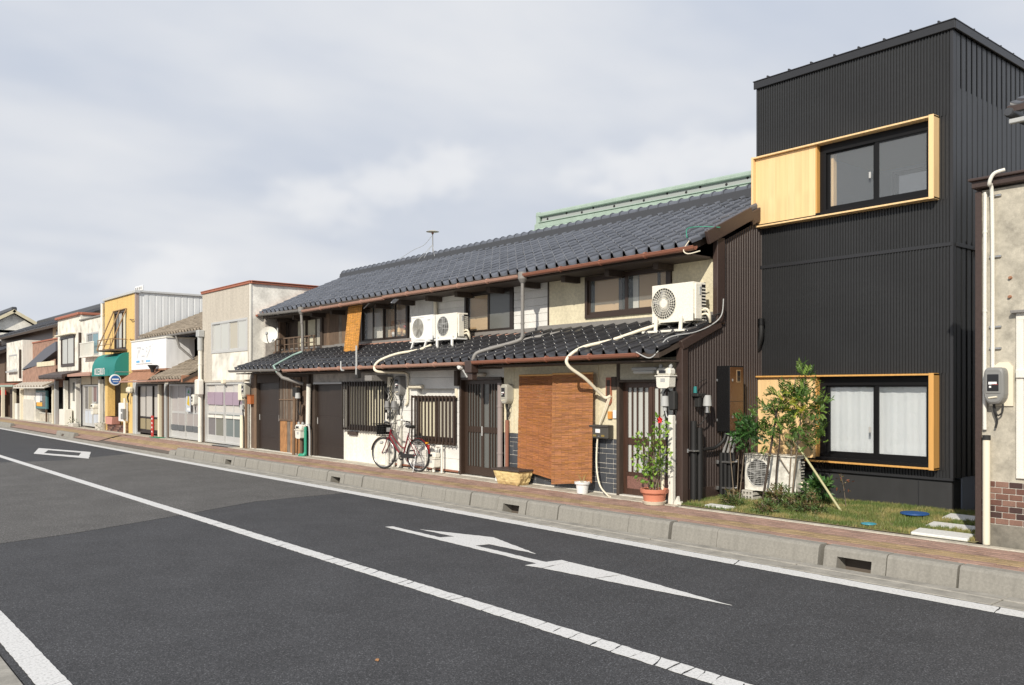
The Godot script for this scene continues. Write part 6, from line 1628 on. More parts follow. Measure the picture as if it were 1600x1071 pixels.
	P(g2, "pipe", gp, M.white_pipe)
	var g3 := gas_meter_on(Vector3(-20.02, 0.66, gz + 0.16), "white gas meter on the weathered boards, left of the second dark door", 1.25)
	P(g3, "stand", S().tube([Vector3(-20.02, 0.68, gz + 0.14), Vector3(-20.02, 0.24, gz + 0.14)], 0.045, 8), M.old_wood)
	var gn := thing("green_pipe", "bright green plastic pipe rising beside the gas meter on the weathered boards", "pipe", Vector3(-19.86, GY, gz + 0.1))
	P(gn, "pipe", S().tube([Vector3(-19.86, 0.95, gz + 0.11), Vector3(-19.86, 0.24, gz + 0.11)], 0.04, 10), M.green_pvc)
	P(gn, "elbow", S().tube(spline([Vector3(-19.86, 0.30, gz + 0.11), Vector3(-19.87, 0.25, gz + 0.16), Vector3(-19.98, 0.25, gz + 0.22)]), 0.048, 10), M.green_pvc)
	# ---- wall lamps and small fittings near the right flat
	var la := thing("fluorescent_lamp", "grey tube lamp fitting over the right lattice door", "lamp", Vector3(-8.72, 2.16, gz + 0.12))
	P(la, "housing", S().cbox(Vector3(-8.72, 2.19, gz + 0.12), Vector3(0.50, 0.05, 0.11), 0.01), M.grey_light)
	P(la, "diffuser", S().cbox(Vector3(-8.74, 2.145, gz + 0.125), Vector3(0.42, 0.055, 0.09), 0.02), M.frosted)
	var mb := thing("mailbox", "dark metal mailbox with a white card on the slate-tiled base", "mailbox", Vector3(-9.70, 1.22, gz))
	P(mb, "case", S().cbox(Vector3(-9.69, 1.215, gz + 0.07), Vector3(0.40, 0.21, 0.13), 0.008), mat(Color(0.07, 0.065, 0.055), 0.4))
	P(mb, "flap", S().cbox(Vector3(-9.69, 1.30, gz + 0.085), Vector3(0.41, 0.03, 0.14), 0.008), mat(Color(0.06, 0.055, 0.05), 0.35))
	P(mb, "card", S().box(Vector3(-9.71, 1.225, gz + 0.137), Vector3(0.10, 0.06, 0.003)), M.white)
	P(mb, "name_strip", S().box(Vector3(-9.78, 1.15, gz + 0.137), Vector3(0.07, 0.03, 0.003)).box(Vector3(-9.60, 1.15, gz + 0.137), Vector3(0.07, 0.03, 0.003)), mat(Color(0.25, 0.18, 0.05), 0.5))
	P(mb, "lock", S().cbox(Vector3(-9.69, 1.14, gz + 0.138), Vector3(0.03, 0.015, 0.006), 0.002), M.steel)
	var wp := thing("wooden_plaque", "dark upright wooden plaque with pointed foot on the cream wall by the hose", "plaque", Vector3(-9.55, 1.9, gz))
	P(wp, "board", S().prism([Vector2(-0.055, 0.21), Vector2(0.055, 0.21), Vector2(0.055, -0.18), Vector2(0.03, -0.22), Vector2(-0.03, -0.22), Vector2(-0.055, -0.18)], 0.03, Transform3D(Basis.IDENTITY, Vector3(-9.58, 1.86, gz + 0.002))), M.rust_trim)
	P(wp, "face", S().cbox(Vector3(-9.58, 1.87, gz + 0.033), Vector3(0.075, 0.32, 0.012), 0.004), M.dark_wood)
	P(wp, "side_board", S().cbox(Vector3(-9.48, 1.98, gz + 0.012), Vector3(0.10, 0.20, 0.02), 0.004), M.dark_wood)
	var bell := thing("door_bell", "small orange box and white switch beside the right lattice door", "door bell", Vector3(-9.5, 1.45, gz))
	P(bell, "orange_box", S().cbox(Vector3(-9.55, 1.475, gz + 0.02), Vector3(0.085, 0.12, 0.04), 0.006), mat(Color(0.62, 0.28, 0.06), 0.5))
	P(bell, "switch", S().cbox(Vector3(-9.455, 1.49, gz + 0.015), Vector3(0.07, 0.13, 0.03), 0.006), M.white)
	# white pipe, cables and grey weather caps at the brown corner
	var wc := thing("service_pipe", "white service pipe with grey weather cap before the brown corner post", "pipe", Vector3(-8.2, GY, gz + 0.15))
	P(wc, "pipe", S().cbox(Vector3(-8.19, 0.86, gz + 0.16), Vector3(0.085, 1.30, 0.085), 0.012), M.white_pipe)
	P(wc, "cap", S().lathe([Vector2(0, 0.15), Vector2(0.055, 0.145), Vector2(0.065, 0.0), Vector2(0.03, -0.01), Vector2(0.03, -0.07)], Vector3(-8.30, 1.64, gz + 0.18), 14), M.grey_light)
	P(wc, "cable_box", S().cbox(Vector3(-8.18, 1.72, gz + 0.14), Vector3(0.11, 0.28, 0.10), 0.02), M.rubber)
	P(wc, "cable", S().tube(spline([Vector3(-8.22, 1.84, gz + 0.16), Vector3(-8.28, 1.88, gz + 0.17), Vector3(-8.33, 1.78, gz + 0.18), Vector3(-8.31, 1.6, gz + 0.18), Vector3(-8.26, 1.4, gz + 0.2), Vector3(-8.25, 1.2, gz + 0.18), Vector3(-8.25, 0.95, gz + 0.17)]), 0.012, 6), M.rubber)
	P(wc, "second_cable", S().tube(spline([Vector3(-8.29, 1.58, gz + 0.18), Vector3(-8.25, 1.48, gz + 0.19), Vector3(-8.21, 1.5, gz + 0.17)]), 0.010, 6), M.grey_light)
	var sp := thing("service_pipe", "short cream pipe bent to the wall between the potted shrub and the white service pipe", "pipe", Vector3(-8.33, GY, gz + 0.2))
	P(sp, "pipe", S().tube(spline([Vector3(-8.33, GY, gz + 0.20), Vector3(-8.33, 0.5, gz + 0.20), Vector3(-8.33, 0.68, gz + 0.20)]), 0.032, 10), M.cream_pipe)
	P(sp, "hose", S().tube(spline([Vector3(-8.33, 0.66, gz + 0.20), Vector3(-8.37, 0.73, gz + 0.20), Vector3(-8.48, 0.72, gz + 0.16), Vector3(-8.56, 0.78, gz + 0.10)]), 0.014, 7), M.grey_light)
	var rk := thing("broken_tile", "small white broken piece standing at the foot of the white service pipe", "rubble", Vector3(-8.05, GY, gz + 0.16))
	P(rk, "piece", S().prism([Vector2(0, 0), Vector2(0.13, 0), Vector2(0.12, 0.06), Vector2(0.08, 0.05), Vector2(0.06, 0.13), Vector2(0.03, 0.07), Vector2(0.01, 0.06)], 0.05, Transform3D(Basis.IDENTITY, Vector3(-8.12, GY + 0.0, gz + 0.15))), M.white_pipe)
	# black cable pipes and cabinet on the brown wall
	var X := -8.10
	var cp := thing("cable_pipes", "bundle of black cable pipes running along the brown metal wall", "pipes", Vector3(-8.05, 0.24, -10.2))
	for k in 2: P(cp, "pipe", S().tube([Vector3(X + 0.06 + 0.02 * k, 1.42 - 0.1 * k, -10.15 - k * 0.11), Vector3(X + 0.06 + 0.02 * k, 0.24, -10.15 - k * 0.11)], 0.05, 10), M.black)
	P(cp, "pipe", S().tube(spline([Vector3(X + 0.06, 1.0, -10.2), Vector3(X + 0.06, 1.0, -10.5), Vector3(X + 0.07, 1.02, -10.66), Vector3(X + 0.12, 1.12, -10.78), Vector3(X + 0.13, 1.26, -10.83)]), 0.026, 8), M.black)
	for k in 4: P(cp, "pipe", S().tube([Vector3(X + 0.05 + 0.052 * k, 0.93, -10.82 - 0.03 * k), Vector3(X + 0.05 + 0.052 * k, 0.24, -10.82 - 0.03 * k)], 0.032, 10), M.black)
	for k in 3: P(cp, "flexible_pipe", S().tube(spline([Vector3(X + 0.08 + 0.055 * k, 0.93, -10.83 - 0.03 * k), Vector3(X + 0.10 + 0.055 * k, 1.05, -10.86 - 0.03 * k), Vector3(X + 0.13 + 0.045 * k, 1.26, -10.92 - 0.02 * k)]), 0.022, 8), M.grey_box)
	for y in [0.79, 0.40]:
		P(cp, "clamp", S().cbox(Vector3(X + 0.12, y, -10.86), Vector3(0.26, 0.028, 0.12), 0.006).cbox(Vector3(X + 0.02, y, -10.76), Vector3(0.05, 0.06, 0.03), 0.006).cbox(Vector3(X + 0.25, y + 0.02, -10.93), Vector3(0.03, 0.05, 0.03), 0.006), M.steel)
	P(cp, "clamp", S().cbox(Vector3(X + 0.02, 0.99, -10.05), Vector3(0.05, 0.06, 0.03), 0.006).cbox(Vector3(X + 0.08, 0.99, -10.12), Vector3(0.12, 0.02, 0.12), 0.005), M.steel)
	var cab := thing("meter_cabinet", "tall black metal cabinet with a small window on the brown wall", "cabinet", Vector3(-7.98, 1.25, -10.95))
	P(cab, "case", S().cbox(Vector3(-7.985, 1.74, -10.95), Vector3(0.23, 0.99, 0.35), 0.006), mat(Color(0.012, 0.012, 0.013), 0.22))
	P(cab, "door", S().cbox(Vector3(-7.868, 1.74, -10.95), Vector3(0.008, 0.95, 0.32), 0.003), mat(Color(0.11, 0.052, 0.022), 0.25))
	P(cab, "door_seam", S().bb(-7.8645, -7.862, 1.70, 1.706, -11.11, -10.79), M.black)
	P(cab, "window_frame", S().cbox(Vector3(-7.862, 2.08, -10.99), Vector3(0.008, 0.19, 0.10), 0.002), mat(Color(0.30, 0.2, 0.11), 0.4))
	P(cab, "window", S().cbox(Vector3(-7.858, 2.08, -10.99), Vector3(0.006, 0.16, 0.075), 0.002), M.meter_glass)
	for q in [[-7.86, 2.02, -10.84], [-7.86, 1.47, -10.84], [-8.09, 2.02, -10.77], [-8.09, 1.42, -10.77]]: P(cab, "latch", S().cbox(Vector3(q[0], q[1], q[2]), Vector3(0.02, 0.04, 0.025), 0.004), M.steel)
	var wl := thing("weather_cap", "grey weather cap and black bracket on the brown metal wall", "cable cap", Vector3(-8.0, 1.7, -10.35))
	P(wl, "bracket", S().cbox(Vector3(X + 0.06, 1.80, -10.27), Vector3(0.12, 0.05, 0.20), 0.01).cbox(Vector3(X + 0.06, 1.70, -10.25), Vector3(0.09, 0.16, 0.07), 0.01), M.rubber)
	P(wl, "cap", S().lathe([Vector2(0, 0.16), Vector2(0.055, 0.155), Vector2(0.066, 0.0), Vector2(0.035, -0.01)], Vector3(X + 0.12, 1.64, -10.39), 14), M.grey_light)
	P(wl, "neck", S().lathe([Vector2(0.04, 0.0), Vector2(0.04, -0.06), Vector2(0.048, -0.065), Vector2(0.048, -0.09)], Vector3(X + 0.12, 1.63, -10.39), 10), M.steel)
	P(wl, "insulator", S().lathe([Vector2(0, 0.10), Vector2(0.025, 0.09), Vector2(0.03, 0.0)], Vector3(X + 0.05, 1.83, -10.20), 10), mat(Color(0.03, 0.20, 0.20), 0.3))
	P(wl, "cable", S().tube(spline([Vector3(X + 0.12, 1.55, -10.39), Vector3(X + 0.10, 1.45, -10.36), Vector3(X + 0.06, 1.36, -10.28), Vector3(X + 0.05, 1.38, -10.18)]), 0.008, 6), M.rubber)
	P(wl, "thin_cable", S().tube(spline([Vector3(X + 0.05, 1.92, -10.22), Vector3(X + 0.04, 2.0, -10.34), Vector3(X + 0.02, 2.03, -10.5)]), 0.005, 6), M.rubber)
	# ---- bamboo blinds
	reed_blind("left half of the long reed blind, its lower edge sagging to the right", Vector3(-11.255, 2.115, gz + 0.07), 0.915, 1.73, 0.09, -0.02, Color(0.40, 0.175, 0.072), 0.03, 0.010)
	reed_blind("right half of the long reed blind, hanging lowest beside the mailbox", Vector3(-10.305, 2.13, gz + 0.12), 0.955, 1.80, -0.04, 0.06, Color(0.45, 0.215, 0.095), 0.025, 0.008)
	reed_blind("yellow-brown reed blind hanging outside the upper floor beside the dark window", Vector3(-18.29, 3.93, -10.40), 0.66, 1.16, 0.0, 0.03, Color(0.72, 0.38, 0.10), 0.12, 0.014)
	# ---- cables round the bicycle wall
	var cs := thing("cable_cluster", "cluster of cream pipes, grey caps and looped cables left of the dark grey meter", "cables", Vector3(-16.0, GY, gz))
	for q in [[-16.10, 0.24, 1.38, 0.045], [-15.86, 0.24, 1.48, 0.042], [-15.62, 0.24, 1.34, 0.05]]: P(cs, "pipe", S().tube([Vector3(q[0], q[1], gz + 0.07), Vector3(q[0], q[2], gz + 0.07)], q[3], 10), M.white_pipe)
	P(cs, "insulator_tube", S().tube([Vector3(-15.95, 1.93, gz + 0.10), Vector3(-15.95, 2.15, gz + 0.10)], 0.055, 10), M.cream_pipe)
	P(cs, "pipe", S().tube([Vector3(-15.96, 1.45, gz + 0.06), Vector3(-15.95, 1.95, gz + 0.08)], 0.032, 8), M.cream_pipe)
	for x in [-15.99, -15.73]: P(cs, "cap", S().lathe([Vector2(0, 0.14), Vector2(0.055, 0.135), Vector2(0.07, 0.0), Vector2(0.05, -0.01), Vector2(0.05, -0.05)], Vector3(x, 1.50, gz + 0.13), 12), M.grey_box)
	var lo := S()
	for k in 4:
		var x := -16.02 + k * 0.07
		lo.tube(spline([Vector3(x, 2.1, gz + 0.1), Vector3(x - 0.06, 1.9, gz + 0.14), Vector3(x + 0.03, 1.75, gz + 0.12), Vector3(x - 0.03, 1.6, gz + 0.14), Vector3(x, 1.4, gz + 0.12), Vector3(x + 0.05, 1.25, gz + 0.15), Vector3(x + 0.1, 1.4, gz + 0.12)]), 0.011, 6)
	lo.tube(spline([Vector3(-15.55, 1.72, gz + 0.08), Vector3(-15.52, 1.6, gz + 0.1), Vector3(-15.58, 1.45, gz + 0.1), Vector3(-15.6, 1.34, gz + 0.08)]), 0.016, 6)
	P(cs, "cable", lo, M.rubber)
	P(cs, "bracket", S().cbox(Vector3(-16.1, 2.12, gz + 0.3), Vector3(0.28, 0.12, 0.5), 0.01), M.gutter_grey)
	var mast := thing("gutter_mast", "short grey cable mast standing on the lower eave gutter", "mast", Vector3(-16.45, 2.3, -9.36))
	P(mast, "pole", S().tube([Vector3(-16.42, 2.2, -9.36), Vector3(-16.42, 2.82, -9.36)], 0.022, 8), M.grey_light)
	P(mast, "foot", S().cbox(Vector3(-16.42, 2.22, -9.40), Vector3(0.10, 0.20, 0.10), 0.01), M.rubber)
	P(mast, "hook", S().tube(spline([Vector3(-17.1, 2.50, -9.36), Vector3(-17.05, 2.32, -9.34), Vector3(-16.92, 2.30, -9.33)]), 0.018, 6), M.grey_light)
	# far-left cable pieces of the row house
	var cl := thing("cable_cluster", "old wooden cable pole with grey caps before the weathered boards", "cables", Vector3(-20.4, GY, gz + 0.1))
	P(cl, "pole", S().tube([Vector3(-20.46, 0.23, gz + 0.14), Vector3(-20.40, 1.70, gz + 0.14)], 0.045, 8), M.old_wood_b)
	P(cl, "box", S().cbox(Vector3(-20.32, 1.82, gz + 0.14), Vector3(0.22, 0.24, 0.12), 0.02), M.rubber)
	P(cl, "cap", S().lathe([Vector2(0, 0.14), Vector2(0.06, 0.135), Vector2(0.075, 0.0)], Vector3(-20.18, 1.66, gz + 0.16), 10), M.grey_light)
	P(cl, "cable", S().tube(spline([Vector3(-20.18, 1.64, gz + 0.16), Vector3(-20.22, 1.4, gz + 0.14), Vector3(-20.1, 1.25, gz + 0.14), Vector3(-20.05, 1.5, gz + 0.14)]), 0.014, 6), M.rubber)
	P(cl, "pipe", S().tube([Vector3(-20.14, 0.24, gz + 0.08), Vector3(-20.14, 1.5, gz + 0.06)], 0.04, 8), M.old_wood)
	var cl2 := thing("cable_cluster", "black cables, grey cap and cream pipe by the corner of the white shop", "cables", Vector3(-23.7, GY, gz + 0.1))
	P(cl2, "pipe", S().tube([Vector3(-23.86, 0.23, gz + 0.08), Vector3(-23.86, 1.15, gz + 0.08)], 0.06, 8), M.cream_pipe)
	P(cl2, "wooden_pole", S().tube([Vector3(-23.52, 0.23, gz + 0.10), Vector3(-23.52, 1.70, gz + 0.10)], 0.045, 8), M.old_wood_b)
	P(cl2, "cap", S().lathe([Vector2(0, 0.14), Vector2(0.06, 0.135), Vector2(0.075, 0.0)], Vector3(-23.66, 1.32, gz + 0.16), 10), M.grey_light)
	P(cl2, "cable", S().tube(spline([Vector3(-23.7, 1.65, gz + 0.12), Vector3(-23.86, 1.55, gz + 0.14), Vector3(-23.84, 1.38, gz + 0.15), Vector3(-23.68, 1.36, gz + 0.14), Vector3(-23.68, 0.9, gz + 0.10), Vector3(-23.68, 0.23, gz + 0.10)]), 0.022, 6), M.rubber)
	var om := thing("mailbox", "small orange-brown letter box on the left door post of the row house", "mailbox", Vector3(-23.3, 1.6, gz))
	P(om, "case", S().cbox(Vector3(-23.28, 1.60, gz + 0.07), Vector3(0.22, 0.26, 0.12), 0.01), mat(Color(0.42, 0.13, 0.04), 0.6))
	P(om, "flap", S().cbox(Vector3(-23.28, 1.72, gz + 0.08), Vector3(0.23, 0.03, 0.14), 0.006), mat(Color(0.30, 0.09, 0.03), 0.6))
	# eave lamp by the valley of the lower roofs
	var el := thing("eave_lamp", "small round white lamp on a brown bracket under the eave above the lattice door", "lamp", Vector3(-12.75, 2.2, -9.6))
	P(el, "head", S().lathe([Vector2(0, 0.06), Vector2(0.05, 0.05), Vector2(0.065, 0.0), Vector2(0.03, -0.06)], Vector3(-12.78, 2.30, -9.44), 14, Basis(Vector3(1, 0, 0), PI / 2)), M.ac_white)
	P(el, "arm", S().tube([Vector3(-12.74, 2.24, -9.46), Vector3(-12.66, 2.10, -9.5)], 0.018, 6), M.grey_light)
	P(el, "tube_lamp", S().cbox(Vector3(-12.95, 2.16, gz + 0.08), Vector3(0.55, 0.07, 0.10), 0.02), M.frosted_warm)
	# loose cables at the right eaves
	var lc := thing("loose_cable", "pale loose cable drooping at the right end of the lower tiles", "cable", Vector3(-8.1, 2.4, -9.6))
	strand(lc, "cable", [Vector3(-7.98, 3.24, -10.78), Vector3(-8.0, 3.0, -10.76), Vector3(-8.05, 2.85, -10.6), Vector3(-8.05, 2.72, -10.2), Vector3(-8.14, 2.62, -9.7), Vector3(-8.16, 2.42, -9.5), Vector3(-8.28, 2.33, -9.45), Vector3(-8.5, 2.42, -9.42)], 0.009, M.grey_light)
	strand(lc, "dark_cable", [Vector3(-8.05, 3.03, -10.8), Vector3(-8.2, 2.9, -10.4), Vector3(-8.32, 2.75, -10.15), Vector3(-8.42, 2.60, -9.7)], 0.008, M.rubber)
	var lc2 := thing("loose_cable", "white cable loop hanging at the right end of the upper eave", "cable", Vector3(-8.1, 4.0, -10.2))
	strand(lc2, "cable", [Vector3(-8.12, 4.06, -10.15), Vector3(-8.20, 3.93, -10.12), Vector3(-8.1, 3.86, -10.1), Vector3(-7.9, 3.88, -10.12)], 0.009, M.cream_pipe)
	strand(lc2, "dark_cable", [Vector3(-8.2, 4.12, -10.2), Vector3(-8.35, 4.3, -10.4), Vector3(-8.2, 4.33, -10.6), Vector3(-7.98, 4.3, -10.7)], 0.007, M.green_pvc)
	var pr := thing("awning_prop", "pale blue folded awning strip under the upper eave above the white pair of units", "awning", Vector3(-16.2, 3.95, -10.3))
	P(pr, "strip", S().cbox(Vector3(-16.25, 3.90, -10.30), Vector3(0.5, 0.03, 0.10), 0.006, Basis(Vector3(0, 0, 1), 0.42)), M.pale_blue)
	P(pr, "rod", S().tube([Vector3(-17.9, 3.78, -10.4), Vector3(-17.2, 3.95, -10.25)], 0.012, 6), M.grey_light)

func gas_meter_on(at: Vector3, label: String, s: float) -> Node3D:
	return gas_meter(label, at, s)

func path_things() -> void:
	bicycle()
	# hibiscus in a terracotta pot
	var o := thing("potted_shrub", "tall leafy shrub with one red flower in a terracotta pot before the right lattice door", "potted plant", Vector3(-8.33, GY + 0.006, -9.62))
	var pot := S().lathe([Vector2(0, 0.04), Vector2(0.15, 0.04), Vector2(0.165, 0.14), Vector2(0.20, 0.17), Vector2(0.205, 0.225), Vector2(0.185, 0.225), Vector2(0.175, 0.19)], org, 8)
	P(o, "pot", pot, M.terracotta)
	P(o, "saucer", S().lathe([Vector2(0, 0.0), Vector2(0.15, 0.0), Vector2(0.175, 0.05), Vector2(0.15, 0.05)], org, 16), M.cream_pipe)
	P(o, "soil", S().disc(org + Vector3(0, 0.195, 0), Vector3.UP, 0.18, 12), M.earth)
	for q in [[-0.05, 0.02, -0.22, 0.75], [0.02, 0.0, -0.02, 1.0], [0.06, -0.02, 0.10, 1.22], [-0.02, -0.04, -0.30, 0.95], [0.05, 0.04, 0.18, 0.8], [0.0, 0.03, 0.02, 0.7]]:
		P(o, "stem", S().tube(spline([org + Vector3(q[0], 0.19, q[1]), org + Vector3(lerpf(q[0], q[2], 0.4), q[3] * 0.55, q[1]), org + Vector3(q[2], q[3], q[1] * 2.0)]), [0.009, 0.009, 0.008, 0.008, 0.008, 0.007, 0.007, 0.006, 0.006, 0.005, 0.005, 0.004, 0.003], 6), M.bark)
	var bl := []
	for q in [[0.0, 0.42, 0.17, 1.0], [-0.08, 0.62, 0.18, 1.0], [0.08, 0.70, 0.19, 1.1], [-0.24, 0.72, 0.12, 0.5], [0.0, 0.88, 0.17, 0.9], [0.12, 0.98, 0.13, 0.6], [-0.26, 0.9, 0.10, 0.35], [0.10, 1.18, 0.11, 0.5], [0.17, 0.55, 0.12, 0.5], [-0.15, 0.45, 0.12, 0.5], [-0.33, 0.62, 0.07, 0.15]]: bl.append([org + Vector3(q[0], q[1], rnd(-0.03, 0.06)), q[2], q[3]])
	leaf_cloud(o, "foliage", leaf_shape(0.07, 0.045, 0.3).mesh(), bl, 62, [Color(0.14, 0.26, 0.035), Color(0.20, 0.34, 0.05), Color(0.09, 0.18, 0.03), Color(0.25, 0.36, 0.06)])
	var fl := S()
	for i in 5:
		var b := Basis(Vector3(0, 0, 1), TAU * i / 5.0) * Basis(Vector3(1, 0, 0), 0.5)
		var one := leaf_shape(0.065, 0.055, -0.3)
		for k in range(0, one.v.size(), 3): fl.tri(org + Vector3(0.17, 1.22, 0.05) + b * one.v[k], org + Vector3(0.17, 1.22, 0.05) + b * one.v[k + 1], org + Vector3(0.17, 1.22, 0.05) + b * one.v[k + 2], b * one.n[k], b * one.n[k], b * one.n[k])
	P(o, "flower", fl, mat(Color(0.62, 0.012, 0.012), 0.6))
	# small white pot with a dry plant
	var w := thing("white_flower_pot", "small white plastic flower pot with a few dry blades below the reed blind", "flower pot", Vector3(-9.93, GY + 0.006, -9.74))
	P(w, "pot", S().lathe([Vector2(0, 0.0), Vector2(0.085, 0.0), Vector2(0.105, 0.15), Vector2(0.125, 0.15), Vector2(0.128, 0.185), Vector2(0.11, 0.185), Vector2(0.10, 0.155)], org, 20), M.white)
	P(w, "soil", S().disc(org + Vector3(0, 0.165, 0), Vector3.UP, 0.11, 14), M.earth)
	var bs := S()
	for i in 9:
		var a := rnd(0, TAU); var d := Vector3(cos(a), 0, sin(a))
		bs.tube([org + Vector3(0, 0.16, 0) + d * 0.02, org + Vector3(0, 0.24, 0) + d * 0.04, org + Vector3(0, rnd(0.27, 0.36), 0) + d * rnd(0.06, 0.11)], [0.004, 0.003, 0.001], 4)
	P(w, "blades", bs, mat(Color(0.30, 0.27, 0.10), 0.8))
	# planter that looks like rough stone
	var p := thing("planter", "cream rock-faced planter box with a dark lid between lattice door and reed blind", "planter", Vector3(-11.68, GY + 0.006, -9.76))
	var s := S()
	var nf := FastNoiseLite.new(); nf.seed = 9; nf.frequency = 9.0
	var N := 14; var K := 12
	var pt := func(face: int, i: int, k: int) -> Vector3:
		var u := -1.0 + 2.0 * i / N; var v := k / float(K)
		var hx := lerpf(0.27, 0.35, v); var hz := lerpf(0.12, 0.17, v)
		var q: Vector3 = [Vector3(u * hx, v * 0.24, hz), Vector3(hx, v * 0.24, -u * hz), Vector3(-u * hx, v * 0.24, -hz), Vector3(-hx, v * 0.24, u * hz)][face]
		var nn: Vector3 = [Vector3(0, 0, 1), Vector3(1, 0, 0), Vector3(0, 0, -1), Vector3(-1, 0, 0)][face]
		var edge := minf(1.0, 8.0 * (1.0 - absf(u))) * minf(1.0, 5.0 * minf(v, 1.0 - v))
		return org + q + nn * edge * (0.02 + 0.028 * nf.get_noise_3d(q.x, q.y, q.z))
	for f in 4:
		for i in N:
			for k in K:
				var a: Vector3 = pt.call(f, i, k); var b: Vector3 = pt.call(f, i + 1, k); var c: Vector3 = pt.call(f, i + 1, k + 1); var d: Vector3 = pt.call(f, i, k + 1)
				s.flat(a, b, c, d, [Vector3(0, 0, 1), Vector3(1, 0, 0), Vector3(0, 0, -1), Vector3(-1, 0, 0)][f])
	P(p, "body", s, tmat(Color(0.68, 0.52, 0.25), 0.85, "rough_plaster", 4.0))
	P(p, "lid", S().cbox(org + Vector3(0, 0.255, 0), Vector3(0.76, 0.035, 0.40), 0.01), mat(Color(0.06, 0.045, 0.04), 0.5))
	P(p, "foot", S().cbox(org + Vector3(-0.2, 0.0, 0), Vector3(0.06, 0.02, 0.22), 0.004).cbox(org + Vector3(0.2, 0.0, 0), Vector3(0.06, 0.02, 0.22), 0.004), M.concrete)
	# fallen leaf on the asphalt
	var lf := thing("fallen_leaf", "tiny orange fallen leaf on the near lane of asphalt", "leaf", Vector3(-5.25, 0.006, -3.15))
	P(lf, "blade", S().prism([Vector2(0, 0), Vector2(0.02, 0.016), Vector2(0.05, 0.0), Vector2(0.02, -0.016)], 0.003, Transform3D(Basis.from_euler(Vector3(PI / 2 + 0.2, 0, 0.3)), org + Vector3(0, 0.004, 0))), M.orange_wood)

# ---------------------------------------------------------------- the shops to the left
func shop_doors(o: Node, x0: float, x1: float, y0: float, y1: float, z: float, frame: Material, n: int, mid: float, upper: Array, lower: Array, low_h := 0.0) -> void:
	var pw := (x1 - x0) / n
	var fr := S().bb(x0, x1, y1 - 0.06, y1, z - 0.08, z + 0.02).bb(x0, x1, y0, y0 + 0.05, z - 0.08, z + 0.02).bb(x0 - 0.05, x0, y0, y1, z - 0.08, z + 0.022).bb(x1, x1 + 0.05, y0, y1, z - 0.08, z + 0.022)
	P(o, "door_frame", fr, frame)
	for i in n:
		var a := x0 + pw * i; var b := a + pw
		var zz := z - (0.01 if i % 2 else 0.045)
		var s := S().bb(a, a + 0.05, y0 + 0.05, y1 - 0.06, zz - 0.03, zz).bb(b - 0.05, b, y0 + 0.05, y1 - 0.06, zz - 0.031, zz - 0.001).bb(a + 0.05, b - 0.05, mid - 0.035, mid + 0.035, zz - 0.03, zz - 0.002).bb(a + 0.05, b - 0.05, y0 + 0.05, y0 + 0.13 + low_h, zz - 0.03, zz - 0.002)
		var d := P(o, "glass_door", s, frame)
		B(d, "upper_pane", upper[i % upper.size()], a + 0.05, b - 0.05, mid + 0.035, y1 - 0.06, zz - 0.02, zz - 0.012)
		B(d, "lower_pane", lower[i % lower.size()], a + 0.05, b - 0.05, y0 + 0.13 + low_h, mid - 0.035, zz - 0.02, zz - 0.012)

